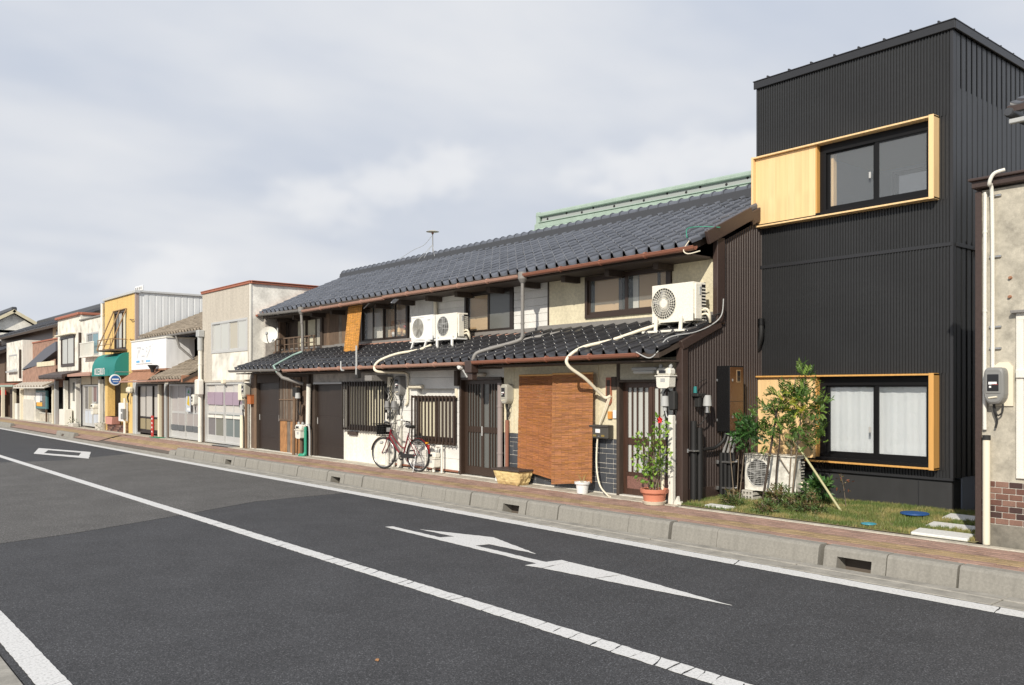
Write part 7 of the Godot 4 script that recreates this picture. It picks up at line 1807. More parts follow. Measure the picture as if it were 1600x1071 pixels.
func white_shop() -> void:
	var o := thing("plaster_shop", "two-storey off-white plaster shop with grey glass doors, left of the row house", "shop", Vector3(-25.3, GY, -10.0))
	var Z := FZ
	var w := S()
	w.bb(-27.13, -23.50, 3.92, 4.86, Z - 0.2, Z).bb(-27.13, -26.36, 2.16, 3.92, Z - 0.2, Z).bb(-23.64, -23.50, 2.16, 3.92, Z - 0.2, Z)
	P(o, "upper_wall", w, M.shop_beige)
	B(o, "apron_wall", M.shop_white, -26.36, -23.64, 2.16, 2.98, Z - 0.2, Z - 0.008)
	P(o, "side_wall", S().bb(-23.50, -23.46, 0.2, 4.86, -15.0, Z + 0.001), M.side_white)
	B(o, "core", M.dark_void, -27.1, -23.5, 0.1, 4.7, -15.0, Z - 0.21)
	B(o, "corner_bead", M.white_pipe, -23.50, -23.44, 2.4, 4.86, Z - 0.03, Z + 0.015, 0.005)
	P(o, "coping", S().cbox(Vector3(-25.3, 4.885, Z - 0.04), Vector3(3.75, 0.06, 0.16), 0.01).cbox(Vector3(-23.45, 4.885, -12.5), Vector3(0.12, 0.06, 5.0), 0.01).cbox(Vector3(-25.3, 4.93, Z - 0.06), Vector3(3.78, 0.025, 0.22), 0.005).cbox(Vector3(-23.45, 4.93, -12.5), Vector3(0.18, 0.025, 5.0), 0.005), M.rust_trim)
	P(o, "flashing", S().cbox(Vector3(-23.40, 4.62, -11.6), Vector3(0.10, 0.05, 3.2), 0.006, Basis(Vector3(1, 0, 0), 0.43)), M.rust_trim)
	window(o, -26.36, -23.64, 2.98, 3.92, Z + 0.015, M.alu, [M.frosted, M.frosted, M.frosted_warm, M.frosted], 0.06, 0.1)
	B(o, "lintel", M.shop_beige, -27.0, -23.9, 2.10, 2.16, Z - 0.2, Z + 0.02)
	var cu := mat(Color(0.55, 0.53, 0.50), 0.4); var pu := mat(Color(0.34, 0.26, 0.33), 0.4)
	shop_doors(o, -26.85, -24.05, 0.26, 2.09, Z - 0.02, M.alu, 4, 1.17, [cu], [mat(Color(0.16, 0.15, 0.16), 0.25), mat(Color(0.19, 0.19, 0.16), 0.25), mat(Color(0.17, 0.20, 0.20), 0.25), mat(Color(0.15, 0.18, 0.18), 0.25)], 0.10)
	for i in 4: B(o, "purple_band", pu, -26.79 + i * 0.7, -26.21 + i * 0.7, 1.42, 1.80, Z - 0.075 + (0.035 if i % 2 else 0.0), Z - 0.031 + (0.035 if i % 2 else 0.0))
	for i in 4: B(o, "paper_strip", M.white_pipe, -26.78 + i * 0.7, -26.24 + i * 0.7, 1.02, 1.10, Z - 0.076 + (0.035 if i % 2 else 0.0), Z - 0.030 + (0.035 if i % 2 else 0.0))
	boards(o, "pillar_board", -27.10, -26.92, 0.24, 2.1, Z, 0.09, [M.grey_wood, M.old_wood])
	B(o, "pillar", M.shop_white, -24.0, -23.6, 0.22, 2.1, Z - 0.2, Z - 0.01)
	downpipe(o, [Vector3(-27.05, 3.15, Z + 0.10), Vector3(-27.05, 1.8, Z + 0.10), Vector3(-27.05, 0.25, Z + 0.10)], 0.065, M.white_pipe, "downpipe", 3)
	P(o, "rainwater_head", S().cbox(Vector3(-27.05, 3.62, Z + 0.10), Vector3(0.24, 0.22, 0.2), 0.02).tube([Vector3(-27.05, 3.52, Z + 0.10), Vector3(-27.05, 3.1, Z + 0.10)], 0.085, 10), M.grey_light)
	P(o, "pipe_box", S().cbox(Vector3(-26.98, 1.95, Z + 0.16), Vector3(0.30, 0.5, 0.2), 0.04), M.white_pipe)
	P(o, "lamp_stub", S().cbox(Vector3(-25.3, 2.12, Z + 0.05), Vector3(0.12, 0.14, 0.12), 0.02), M.cream_pipe)
	var mt := thing("street_mat", "grey mat lying before the glass doors of the plaster shop", "mat", Vector3(-25.0, GY + 0.006, -9.8))
	P(mt, "mat", S().cbox(Vector3(-24.9, GY + 0.018, -9.82), Vector3(1.2, 0.016, 0.26), 0.005), M.grey_box)
	P(mt, "edge", S().cbox(Vector3(-24.9, GY + 0.014, -9.675), Vector3(1.2, 0.012, 0.03), 0.004), M.rubber)
	var d := thing("satellite_dish", "white satellite dish at the left corner of the row house's upper floor", "satellite dish", Vector3(-22.75, 3.2, -10.25))
	var c := Vector3(-22.62, 3.36, -10.18)
	var dirv := Vector3(0.86, 0.28, 0.62).normalized()
	var bs := Basis.looking_at(-dirv, Vector3.UP) * Basis(Vector3(1, 0, 0), PI / 2)
	var pf := []
	for i in 9:
		var r := 0.24 * i / 8.0
		pf.append(Vector2(r, 0.07 * pow(i / 8.0, 2.0)))
	P(d, "reflector", S().lathe(pf, c, 28, bs), M.white_pipe)
	P(d, "arm", S().tube(spline([c - Vector3(0, 0.23, 0) + dirv * 0.07, c - Vector3(0, 0.2, 0) + dirv * 0.25, c - Vector3(0, 0.05, 0) + dirv * 0.36]), 0.013, 6), M.grey_box)
	P(d, "receiver", S().cbox(c - Vector3(0, 0.05, 0) + dirv * 0.36, Vector3(0.07, 0.08, 0.07), 0.02), M.grey_light)
	P(d, "mount", S().tube([c - dirv * 0.02, c - dirv * 0.18, Vector3(-23.0, 3.3, -10.6), Vector3(-23.0, 3.62, -10.6)], 0.024, 6), M.grey_light)

func old_tile_shop() -> void:
	var o := thing("old_tile_shop", "low old shop with mossy brown tiles, deep eaves and a white box sign front", "shop", Vector3(-30.6, GY, -10.0))
	var Z := FZ
	B(o, "core", M.dark_void, -33.85, -27.2, 0.1, 2.3, -14.0, Z - 0.15); B(o, "core", M.dark_wood, -33.85, -27.2, 2.3, 3.75, -14.0, -11.0)
	var fr := Transform3D(Basis(Vector3(0, 0, -1), Vector3(0, 1, 0), Vector3(1, 0, 0)), Vector3(-33.6, 0, 0))
	var r := P(o, "roof", S().prism([Vector2(10.05, 3.76), Vector2(13.0, 5.06), Vector2(16.0, 3.76), Vector2(13.0, 4.9), Vector2(10.05, 3.64)], 6.45, fr), M.dark_wood)
	tile_slope(r, -33.7, -27.16, 3.80, -10.05, 0.44, 12, "oldtile", 0.272, 0.24)
	var lr := P(o, "lower_roof", S().prism([Vector2(9.38, 2.20), Vector2(10.95, 2.98), Vector2(10.95, 2.88), Vector2(9.38, 2.10)], 3.1, Transform3D(fr.basis, Vector3(-30.2, 0, 0))), M.dark_wood)
	tile_slope(lr, -30.2, -27.16, 2.24, -9.38, 0.50, 7, "oldtile", 0.272, 0.24)
	flush_tiles(120)
	B(lr, "side_rust_sheet", M.rust, -27.22, -27.12, 2.10, 2.32, -9.9, -9.36, 0.01)
	gutter(o, M.gutter_grey, -33.7, -27.2, 3.72, 3.74, -9.98, 0.05)
	gutter(o, M.gutter_pale, -30.3, -27.3, 2.17, 2.19, -9.32, 0.05)
	# rusty tin canopy at the left
	var cp := []
	for i in 46: cp.append(Vector2(3.2 * i / 45.0, 0.014 * (i % 2)))
	var tin := S()
	for i in 45:
		var a: Vector2 = cp[i]; var b: Vector2 = cp[i + 1]
		tin.flat(Vector3(-33.7 + a.x, 2.20 + a.y, -9.38), Vector3(-33.7 + b.x, 2.20 + b.y, -9.38), Vector3(-33.7 + b.x, 2.62 + b.y, -9.95), Vector3(-33.7 + a.x, 2.62 + a.y, -9.95), Vector3(0, 1, 1))
	P(o, "tin_canopy", tin, M.rust)
	B(o, "canopy_edge", M.gutter_pale, -33.75, -30.45, 2.13, 2.19, -9.42, -9.35, 0.01)
	# upper floor: dark timber with a curtained opening
	boards(o, "wall_board", -29.7, -27.2, 2.9, 3.75, -10.95, 0.22, [M.dark_wood, M.old_wood])
	B(o, "curtain", M.curtain_tan, -28.3, -27.6, 3.0, 3.6, -10.94, -10.92)
	downpipe(o, [Vector3(-29.55, 3.7, -10.0), Vector3(-29.5, 3.3, -10.1), Vector3(-29.3, 2.9, -10.5)], 0.04, M.gutter_grey)
	# white box sign front
	var sb := P(o, "sign_front", S().bb(-33.75, -29.9, 2.58, 3.62, -10.75, -9.80), M.sign_white)
	B(sb, "rim", M.white_pipe, -33.78, -29.86, 3.62, 3.67, -10.78, -9.77, 0.008)
	B(sb, "sign_panel", M.white, -33.15, -31.35, 2.80, 3.52, -9.80, -9.775, 0.006)
	B(sb, "rust_foot", M.rust, -33.7, -29.9, 2.54, 2.60, -10.5, -9.79)
	# faint large kana and the small blue line of print below
	var k := S()
	var st := func(x0: float, y0: float, x1: float, y1: float) -> void:
		var a := Vector3(-33.05 + x0 * 0.55, 2.98 + y0 * 0.45, -9.772); var b := Vector3(-33.05 + x1 * 0.55, 2.98 + y1 * 0.45, -9.772)
		var d := (b - a).normalized(); var nn := Vector3(-d.y, d.x, 0) * 0.018
		k.quad(a - nn, b - nn, b + nn, a + nn, Vector3(0, 0, 1))
	for q in [[0.05, 0.9, 0.85, 0.9], [0.85, 0.9, 0.5, 0.45], [0.42, 0.72, 0.15, 0.05], [1.15, 0.78, 1.55, 0.72], [1.1, 0.2, 1.7, 0.2], [2.05, 0.88, 2.25, 0.76], [2.0, 0.62, 2.2, 0.5], [2.1, 0.08, 2.85, 0.75], [2.6, 0.95, 2.7, 0.84], [2.8, 0.98, 2.9, 0.86]]: st.call(q[0], q[1], q[2], q[3])
	P(sb, "lettering", k, mat(Color(0.45, 0.47, 0.52), 0.6))
	var bl := S()
	for q in [[-33.08, -32.68], [-31.98, -31.48]]:
		for i in 4: bl.box(Vector3(lerpf(q[0], q[1], (i + 0.5) / 4.0), 2.885, -9.772), Vector3(0.085, 0.075, 0.004))
	P(sb, "blue_lettering", bl, M.sky_blue)
	var tx := TextMesh.new(); tx.text = "T E L"; tx.pixel_size = 0.006; tx.depth = 0.004; tx.font_size = 18
	var fnt := SystemFont.new(); fnt.font_names = PackedStringArray(["Droid Sans"]); tx.font = fnt
	add(sb, "small_lettering", tx, M.grey_box, Transform3D(Basis.IDENTITY, Vector3(-32.34, 2.885, -9.770) - org))
	P(o, "loudspeaker", S().lathe([Vector2(0.05, -0.1), Vector2(0.07, 0.0), Vector2(0.16, 0.14), Vector2(0.17, 0.16), Vector2(0.0, 0.10)], Vector3(-30.75, 2.56, -9.62), 12), M.rubber)
	# shopfronts
	B(o, "wall", M.shop_beige, -33.9, -27.2, 2.08, 2.3, Z - 0.14, Z - 0.02)
	shop_doors(o, -33.75, -31.35, 0.30, 2.06, Z - 0.05, M.frame_dark, 3, 0.86, [mat(Color(0.50, 0.48, 0.45), 0.3)], [mat(Color(0.30, 0.25, 0.15), 0.6)], 0.0)
	shop_doors(o, -30.2, -27.35, 0.26, 2.06, Z - 0.03, M.alu, 4, 1.12, [mat(Color(0.42, 0.39, 0.38), 0.3)], [mat(Color(0.36, 0.33, 0.32), 0.3)], 0.12)
	for i in 4: B(o, "dark_foot_pane", mat(Color(0.12, 0.13, 0.14), 0.25), -30.14 + i * 0.7125, -29.55 + i * 0.7125, 0.52, 0.70, Z - 0.085 + (0.035 if i % 2 else 0.0), Z - 0.039 + (0.035 if i % 2 else 0.0))
	B(o, "post", M.cream_pipe, -31.25, -31.10, 0.22, 2.05, Z - 0.05, Z + 0.06, 0.01); B(o, "post", M.grey_light, -30.55, -30.42, 0.22, 2.08, Z - 0.05, Z + 0.06, 0.01)
	boards(o, "wall_board", -31.08, -30.56, 0.24, 2.05, Z - 0.03, 0.17, [M.dark_wood, M.old_wood])
	boards(o, "wall_board", -30.4, -30.27, 0.24, 2.05, Z, 0.13, [M.old_wood])
	var pb := thing("poster", "narrow poster with yellow and green pictures on the grey glass doors", "poster", Vector3(-28.35, 1.2, Z + 0.02))
	P(pb, "sheet", S().box(Vector3(-28.35, 1.55, Z + 0.012), Vector3(0.42, 0.78, 0.004)), M.pale_blue)
	P(pb, "yellow_print", S().prism([Vector2(-0.1, -0.1), Vector2(0.12, -0.16), Vector2(0.08, 0.12), Vector2(0.0, 0.22)], 0.003, Transform3D(Basis.IDENTITY, Vector3(-28.35, 1.5, Z + 0.015))), mat(Color(0.6, 0.42, 0.03), 0.6))
	P(pb, "green_print", S().prism([Vector2(-0.08, -0.06), Vector2(0.1, -0.08), Vector2(0.06, 0.07)], 0.003, Transform3D(Basis.IDENTITY, Vector3(-28.33, 1.83, Z + 0.015))), mat(Color(0.05, 0.3, 0.12), 0.6))
	P(pb, "white_print", S().box(Vector3(-28.3, 1.24, Z + 0.016), Vector3(0.26, 0.08, 0.003)), M.white)
	var rs := thing("sign_board", "small upright red sign board with white print leaning by the dark shop door", "sign", Vector3(-31.35, GY, Z + 0.2))
	P(rs, "board", S().cbox(Vector3(-31.35, 0.60, Z + 0.2), Vector3(0.22, 0.74, 0.03), 0.008), M.gloss_red)
	for i in 4: P(rs, "print", S().box(Vector3(-31.35, 0.86 - i * 0.15, Z + 0.217), Vector3(0.07, 0.06, 0.004)).box(Vector3(-31.35, 0.86 - i * 0.15, Z + 0.219), Vector3(0.10, 0.015, 0.004)), M.white)
	var gm := thing("street_mat", "bright green mat before the old tiled shop", "mat", Vector3(-30.8, GY + 0.006, -9.8))
	P(gm, "mat", S().cbox(Vector3(-30.8, GY + 0.016, -9.80), Vector3(1.0, 0.014, 0.22), 0.005), mat(Color(0.02, 0.22, 0.10), 0.8))
	P(gm, "edge", S().cbox(Vector3(-30.8, GY + 0.013, -9.68), Vector3(1.0, 0.012, 0.02), 0.004), M.green_pvc)
	var fm := electric_meter("white meter box with cables between the old tiled shop and the plaster shop", Vector3(-27.42, 1.55, Z + 0.06), 0.22, 0.36, 0.14, M.white_pipe)
	fm.set_meta("group", "electric meters on the house fronts")

func yellow_shop() -> void:
	var o := thing("yellow_shop", "narrow two-storey yellow shop with a white corrugated side wall", "shop", Vector3(-36.0, GY, -10.0))
	var Z := FZ
	B(o, "core", M.dark_void, -38.0, -33.95, 0.1, 5.4, -16.0, Z - 0.6)
	P(o, "front_wall", S().bb(-38.05, -36.62, 2.5, 5.48, Z - 0.2, Z).bb(-35.08, -33.93, 2.5, 5.48, Z - 0.2, Z).bb(-36.62, -35.08, 4.95, 5.48, Z - 0.2, Z - 0.001).bb(-36.62, -35.08, 2.5, 3.40, Z - 0.2, Z - 0.001), M.yellow_wall)
	P(o, "side_wall", S().sheet(Vector3(-33.90, 0, Z), Vector3(0, 0, -1), Vector3(1, 0, 0), rib_profile(6.0, 0.24, 0.009, 0.7, 0.06), 2.3, 5.55).bb(-33.95, -33.905, 0.2, 5.5, -16.0, Z), M.white_metal)
	B(o, "corner_trim", mat(Color(0.34, 0.27, 0.25), 0.6), -33.98, -33.87, 2.5, 5.5, Z - 0.1, Z + 0.02, 0.006)
	P(o, "coping", S().cbox(Vector3(-35.95, 5.535, Z - 0.04), Vector3(4.3, 0.10, 0.22), 0.01).cbox(Vector3(-33.88, 5.55, -13.0), Vector3(0.12, 0.08, 6.1), 0.01), M.alu_dull)
	var w := window(o, -36.62, -35.08, 3.42, 4.93, Z + 0.02, M.frame_brown, [M.frosted_dark, M.frosted, M.shoji], 0.06, 0.1)
	var bl := P(o, "balcony", S().bb(-36.75, -34.95, 3.36, 3.42, Z, Z + 0.62), M.old_wood)
	var rod := S()
	for x in [-36.7, -35.85, -35.0]:
		rod.tube([Vector3(x, 4.98, Z + 0.02), Vector3(x - 0.15, 3.42, Z + 0.6)], 0.026, 6)
		rod.tube([Vector3(x, 3.42, Z + 0.6), Vector3(x, 3.80, Z + 0.60)], 0.016, 6)
	rod.tube([Vector3(-36.75, 3.80, Z + 0.6), Vector3(-34.95, 3.80, Z + 0.6)], 0.018, 6); rod.tube([Vector3(-36.75, 3.60, Z + 0.6), Vector3(-34.95, 3.60, Z + 0.6)], 0.014, 6)
	rod.tube([Vector3(-34.95, 3.80, Z + 0.6), Vector3(-34.95, 3.80, Z)], 0.018, 6); rod.tube([Vector3(-36.7, 4.98, Z + 0.03), Vector3(-35.0, 4.98, Z + 0.03)], 0.026, 6)
	P(bl, "rods", rod, mat(Color(0.30, 0.19, 0.10), 0.7))
	for q in [4.5, 3.75]: P(o, "wall_hook", S().tube([Vector3(-34.5, q + 0.04, Z + 0.02), Vector3(-34.2, q, Z + 0.12), Vector3(-33.95, q - 0.02, Z + 0.06)], 0.02, 5), mat(Color(0.25, 0.16, 0.08), 0.7))
	downpipe(o, [Vector3(-38.1, 5.4, Z + 0.08), Vector3(-38.1, 2.5, Z + 0.08)], 0.06, M.white_pipe, "downpipe", 3)
	# ground floor alcove
	B(o, "pillar", M.yellow_wall, -38.0, -37.65, 0.22, 2.5, Z - 0.3, Z + 0.0, 0.01); B(o, "pillar", M.yellow_wall, -34.9, -34.35, 0.22, 2.5, Z - 0.3, Z, 0.01); B(o, "pillar", M.grey_light, -34.3, -33.95, 0.22, 2.5, Z - 0.3, Z, 0.01)
	B(o, "alcove_wall", M.yellow_wall, -37.6, -34.9, 0.22, 2.5, Z - 0.58, Z - 0.5)
	B(o, "alcove_ceiling", M.rust, -38.0, -33.95, 2.38, 2.5, Z - 0.5, Z - 0.05)
	B(o, "curtain", mat(Color(0.60, 0.48, 0.22), 0.8), -37.4, -36.4, 0.8, 2.2, Z - 0.49, Z - 0.44)
	B(o, "lattice", M.dark_wood, -36.0, -35.2, 1.2, 2.1, Z - 0.49, Z - 0.40)
	for i in 5: B(o, "lattice_bar", M.grey_wood, -35.98 + i * 0.17, -35.92 + i * 0.17, 1.22, 2.08, Z - 0.40, Z - 0.36)
	for r in 3:
		for i in 11: B(o, "brick", M["brick%d" % ((i * 3 + r) % 4)], -37.5 + i * 0.235, -37.28 + i * 0.235, 0.22 + r * 0.09, 0.30 + r * 0.09, Z - 0.3, Z + 0.05, 0.006)
	var aw := thing("awning", "teal barrel awning with white lettering over the yellow shop's entrance", "awning", Vector3(-36.3, 2.4, -9.75))
	var pr := [Vector2(0, 0)]
	for i in 13:
		var a := PI * 0.5 * i / 12.0
		pr.append(Vector2(0.52 * cos(a), 0.22 + 0.66 * sin(a)))
	pr[0] = Vector2(0.52, 0.0); pr.append(Vector2(0, 0.88)); pr.append(Vector2(0, 0.0))
	var afr := Transform3D(Basis(Vector3(0, 0, 1), Vector3(0, 1, 0), Vector3(-1, 0, 0)), Vector3(-34.76, 2.42, Z))
	P(aw, "cover", S().prism(pr, 3.15, afr), M.teal)
	P(aw, "hem", S().cbox(Vector3(-36.33, 2.43, Z + 0.525), Vector3(3.16, 0.05, 0.02), 0.006), M.teal)
	for i in 5: P(aw, "rib", S().cbox(Vector3(-37.8 + i * 0.74, 2.54, Z + 0.525), Vector3(0.012, 0.2, 0.012), 0.003), M.teal)
	var le := S()
	var strokes := [[[0, 1, 1, 1], [0, 0, 0, 1], [1, 0, 1, 1], [0.5, 0, 0.5, 1], [0, 0.5, 1, 0.5]], [[0, 1, 1, 1], [0, 0, 1, 0], [0.5, 0, 0.5, 1]], [[0, 0.1, 0, 1], [0, 1, 1, 1], [0, 0, 1, 0], [0.55, 0.5, 1, 0.5]], [[0, 0, 0, 1], [1, 0, 1, 1], [0.5, 0, 0.5, 1], [0, 0.5, 1, 0.5]], [[0, 0, 0, 1], [1, 0, 1, 1], [0, 0, 1, 0]], [[0, 0, 0, 1], [1, 0, 1, 1], [0, 1, 1, 1]]]
	for i in strokes.size():
		for q in strokes[i]:
			var x := -37.45 + i * 0.245
			var a := Vector3(x + q[0] * 0.17, 2.48 + q[1] * 0.22, Z + 0.53); var b := Vector3(x + q[2] * 0.17, 2.48 + q[3] * 0.22, Z + 0.53)
			le.box((a + b) * 0.5, Vector3(absf(b.x - a.x) + 0.035, absf(b.y - a.y) + 0.035, 0.006))
	P(aw, "lettering", le, M.white)
	var rsn := thing("round_sign", "round blue and white hanging sign under the teal awning", "sign", Vector3(-34.45, 2.2, -9.45))
	var sc := Vector3(-34.45, 2.24, -9.42)
	P(rsn, "disc", S().lathe([Vector2(0, 0.045), Vector2(0.20, 0.04), Vector2(0.21, 0.0), Vector2(0.20, -0.04), Vector2(0, -0.045)], sc, 28, Basis(Vector3(0, 0, 1), -PI / 2)), M.white)
	P(rsn, "blue_field", S().disc(sc + Vector3(0.047, 0, 0), Vector3.RIGHT, 0.165, 24), M.blue)
	P(rsn, "white_band", S().box(sc + Vector3(0.049, 0.02, 0), Vector3(0.003, 0.05, 0.24)).box(sc + Vector3(0.049, -0.07, 0.0), Vector3(0.003, 0.02, 0.18)), M.white)
	P(rsn, "arm", S().tube([sc + Vector3(0, 0.24, 0), sc + Vector3(0, 0.3, 0), sc + Vector3(0, 0.3, -0.55)], 0.015, 6), M.grey_box)
	var wb := thing("white_appliance", "white upright appliance in the alcove of the yellow shop", "appliance", Vector3(-35.6, 0.6, Z - 0.2))
	P(wb, "case", S().cbox(Vector3(-35.7, 1.0, Z - 0.12), Vector3(0.62, 0.72, 0.3), 0.02), M.white)
	P(wb, "door_seam", S().box(Vector3(-35.7, 1.0, Z + 0.031), Vector3(0.01, 0.68, 0.004)), M.grey_light)
	var tr := thing("planter_trough", "pink planter trough on the brick step of the yellow shop", "planter", Vector3(-36.9, 0.5, Z + 0.05))
	P(tr, "trough", S().prism([Vector2(-0.42, 0), Vector2(0.42, 0), Vector2(0.5, 0.3), Vector2(-0.5, 0.3)], 0.3, Transform3D(Basis.IDENTITY, Vector3(-36.9, 0.5, Z - 0.15))), mat(Color(0.55, 0.27, 0.22), 0.7))
	P(tr, "soil", S().box(Vector3(-36.9, 0.80, Z), Vector3(0.9, 0.02, 0.24)), M.dark_void)
	var sp := thing("mailbox", "dark letter box on a white post before the yellow shop", "mailbox", Vector3(-34.75, GY, Z + 0.15))
	P(sp, "post", S().tube([Vector3(-34.75, GY, Z + 0.15), Vector3(-34.75, 1.55, Z + 0.15)], 0.05, 8), M.white_pipe)
	P(sp, "case", S().cbox(Vector3(-34.75, 0.95, Z + 0.2), Vector3(0.26, 0.4, 0.14), 0.02), M.grey_box)
	P(sp, "card", S().box(Vector3(-34.75, 1.0, Z + 0.272), Vector3(0.18, 0.06, 0.003)), M.white)
	var cl := thing("cable_cluster", "cables and cream insulator on the right pillar of the yellow shop", "cables", Vector3(-34.2, 1.7, Z))
	P(cl, "insulator", S().cbox(Vector3(-34.25, 1.86, Z + 0.12), Vector3(0.36, 0.24, 0.2), 0.06), M.cream_pipe)
	P(cl, "cable", S().tube(spline([Vector3(-34.3, 1.8, Z + 0.1), Vector3(-34.5, 1.6, Z + 0.12), Vector3(-34.45, 1.4, Z + 0.1)]), 0.03, 6), M.rubber)
	var tk := thing("stone_pot", "grey stone pot with weeds at the left foot of the yellow shop", "pot", Vector3(-38.0, GY, Z + 0.12))
	P(tk, "pot", S().lathe([Vector2(0, 0), Vector2(0.24, 0), Vector2(0.28, 0.3), Vector2(0.22, 0.3), Vector2(0.2, 0.2), Vector2(0, 0.2)], Vector3(-38.0, GY, Z + 0.12), 10), M.concrete)
	leaf_cloud(tk, "weeds", leaf_shape(0.09, 0.03).mesh(), [[Vector3(-37.8, 0.34, Z + 0.2), 0.18, 1.0]], 50, [Color(0.06, 0.11, 0.03), Color(0.09, 0.13, 0.03)])
	var rt := thing("roof_sign", "small white roof fitting with dark marks on top of the yellow shop", "roof fitting", Vector3(-34.6, 5.6, -10.3))
	P(rt, "plate", S().cbox(Vector3(-34.5, 5.72, -10.3), Vector3(0.9, 0.2, 0.05), 0.01), M.white)
	for i in 4: P(rt, "mark", S().box(Vector3(-34.82 + i * 0.21, 5.72, -10.272), Vector3(0.1, 0.1, 0.006)), M.grey_box)

func cream_shop() -> void:
	var o := thing("cream_shop", "cream two-storey shop pair with a brown-framed bay and a white-railed window", "shop", Vector3(-42.0, GY, -10.0))
	var Z := FZ
	B(o, "core", M.dark_void, -46.0, -38.2, 0.1, 4.8, -16.0, Z - 0.3)
	P(o, "bay_wall", S().bb(-46.05, -41.9, 4.34, 5.2, Z - 0.3, Z).bb(-46.05, -45.3, 2.72, 4.34, Z - 0.3, Z).bb(-42.85, -41.9, 2.72, 4.34, Z - 0.3, Z).bb(-45.3, -42.85, 2.72, 2.95, Z - 0.3, Z - 0.001), M.shop_white)
	P(o, "wall", S().bb(-41.88, -38.15, 4.32, 4.92, Z - 0.3, Z - 0.02).bb(-41.88, -40.9, 2.6, 4.32, Z - 0.3, Z - 0.02).bb(-38.95, -38.15, 2.6, 4.32, Z - 0.3, Z - 0.02).bb(-40.9, -38.95, 2.6, 3.3, Z - 0.3, Z - 0.021), M.shop_white)
	B(o, "side_wall", M.shop_white, -41.9, -41.84, 2.6, 5.2, -14, Z - 0.001)
	B(o, "side_wall", M.shop_white, -38.15, -38.10, 0.2, 4.92, -14, Z - 0.021)
	P(o, "coping", S().cbox(Vector3(-43.97, 5.25, Z - 0.02), Vector3(4.3, 0.12, 0.3), 0.02).cbox(Vector3(-41.84, 5.25, -12), Vector3(0.14, 0.12, 4.0), 0.02), M.rust_trim)
	P(o, "coping", S().cbox(Vector3(-40.0, 4.95, Z - 0.1), Vector3(3.8, 0.06, 0.3), 0.01), M.gutter_grey)
	window(o, -45.3, -42.85, 2.95, 4.34, Z + 0.04, M.frame_brown, [M.frosted, M.frosted], 0.09, 0.12)
	B(o, "hood", M.cream_pipe, -45.6, -42.6, 4.38, 4.44, Z, Z + 0.25, 0.01)
	window(o, -40.9, -38.95, 3.3, 4.32, Z + 0.0, M.alu, [M.frosted_dark, mat(Color(0.12, 0.24, 0.28), 0.2)], 0.06, 0.1)
	var rl := P(o, "railing", S().bb(-41.0, -38.85, 3.26, 3.31, Z, Z + 0.25).bb(-41.0, -38.85, 3.85, 3.89, Z + 0.2, Z + 0.25), M.white_pipe)
	for i in 16: B(rl, "bar", M.white_pipe, -40.98 + i * 0.14, -40.94 + i * 0.14, 3.31, 3.85, Z + 0.21, Z + 0.24)
	downpipe(o, [Vector3(-41.8, 4.4, Z + 0.04), Vector3(-41.8, 2.7, Z + 0.04)], 0.06, M.frame_brown)
	# canopies
	P(o, "canopy", S().prism([Vector2(0.0, 0.0), Vector2(0.75, -0.2), Vector2(0.75, -0.32), Vector2(0, -0.16)], 4.6, Transform3D(Basis(Vector3(0, 0, 1), Vector3(0, 1, 0), Vector3(-1, 0, 0)), Vector3(-41.9, 2.74, Z))), M.brown_trim)
	P(o, "canopy", S().prism([Vector2(0.0, 0.0), Vector2(0.55, -0.1), Vector2(0.55, -0.2), Vector2(0, -0.12)], 3.7, Transform3D(Basis(Vector3(0, 0, 1), Vector3(0, 1, 0), Vector3(-1, 0, 0)), Vector3(-38.1, 2.64, Z))), M.gutter_pale)
	gutter(o, M.frame_brown, -46.3, -41.7, 2.42, 2.40, Z + 0.72, 0.06)
	B(o, "name_board", M.cream, -41.6, -38.9, 2.10, 2.45, Z - 0.1, Z + 0.03, 0.01)
	B(o, "board_gap", M.dark_wood, -40.0, -39.9, 2.10, 2.46, Z - 0.05, Z + 0.04)
	# ground floor
	shop_doors(o, -41.5, -38.75, 0.30, 2.08, Z - 0.04, M.alu, 4, 1.0, [mat(Color(0.14, 0.13, 0.12), 0.25), mat(Color(0.30, 0.27, 0.2), 0.3), mat(Color(0.2, 0.11, 0.10), 0.3), mat(Color(0.12, 0.13, 0.15), 0.25)], [M.pale_blue], 0.0)
	B(o, "dark_door", M.dark_wood, -46.0, -44.5, 0.7, 2.3, Z - 0.28, Z - 0.2)
	B(o, "brick_step", M.rust_trim, -46.0, -44.5, 0.22, 0.68, Z - 0.29, Z - 0.15)
	B(o, "white_panel", M.white_pipe, -44.45, -42.4, 0.22, 2.4, Z - 0.29, Z - 0.15)
	B(o, "dark_pane", M.frosted_dark, -43.8, -42.7, 1.35, 2.2, Z - 0.16, Z - 0.13)
	for x in [-46.15, -44.35, -42.25, -38.45]: B(o, "post", M.white_pipe if x > -46.0 else M.grey_light, x - 0.09, x + 0.09, 0.22, 2.3, Z - 0.05, Z + 0.12, 0.01)
	var a := thing("white_cabinet", "white cabinet at the foot of the cream shop's bay", "cabinet", Vector3(-44.0, GY, Z + 0.1))
	P(a, "case", S().cbox(Vector3(-44.1, 0.6, Z + 0.1), Vector3(0.95, 0.74, 0.34), 0.02), M.white_pipe)
	P(a, "base", S().box(Vector3(-44.1, 0.24, Z + 0.1), Vector3(0.8, 0.05, 0.3)), M.rubber)
	gas_meter("white gas meter hanging beside the silver shop window of the cream shop", Vector3(-38.75, 0.85, Z + 0.2), 1.6)
	var blk := thing("kerb_block", "weathered concrete block with weeds at the corner post of the cream shop", "block", Vector3(-42.2, GY, Z + 0.2))
	P(blk, "block", S().cbox(Vector3(-42.2, 0.3, Z + 0.2), Vector3(0.7, 0.18, 0.3), 0.03), M.concrete)
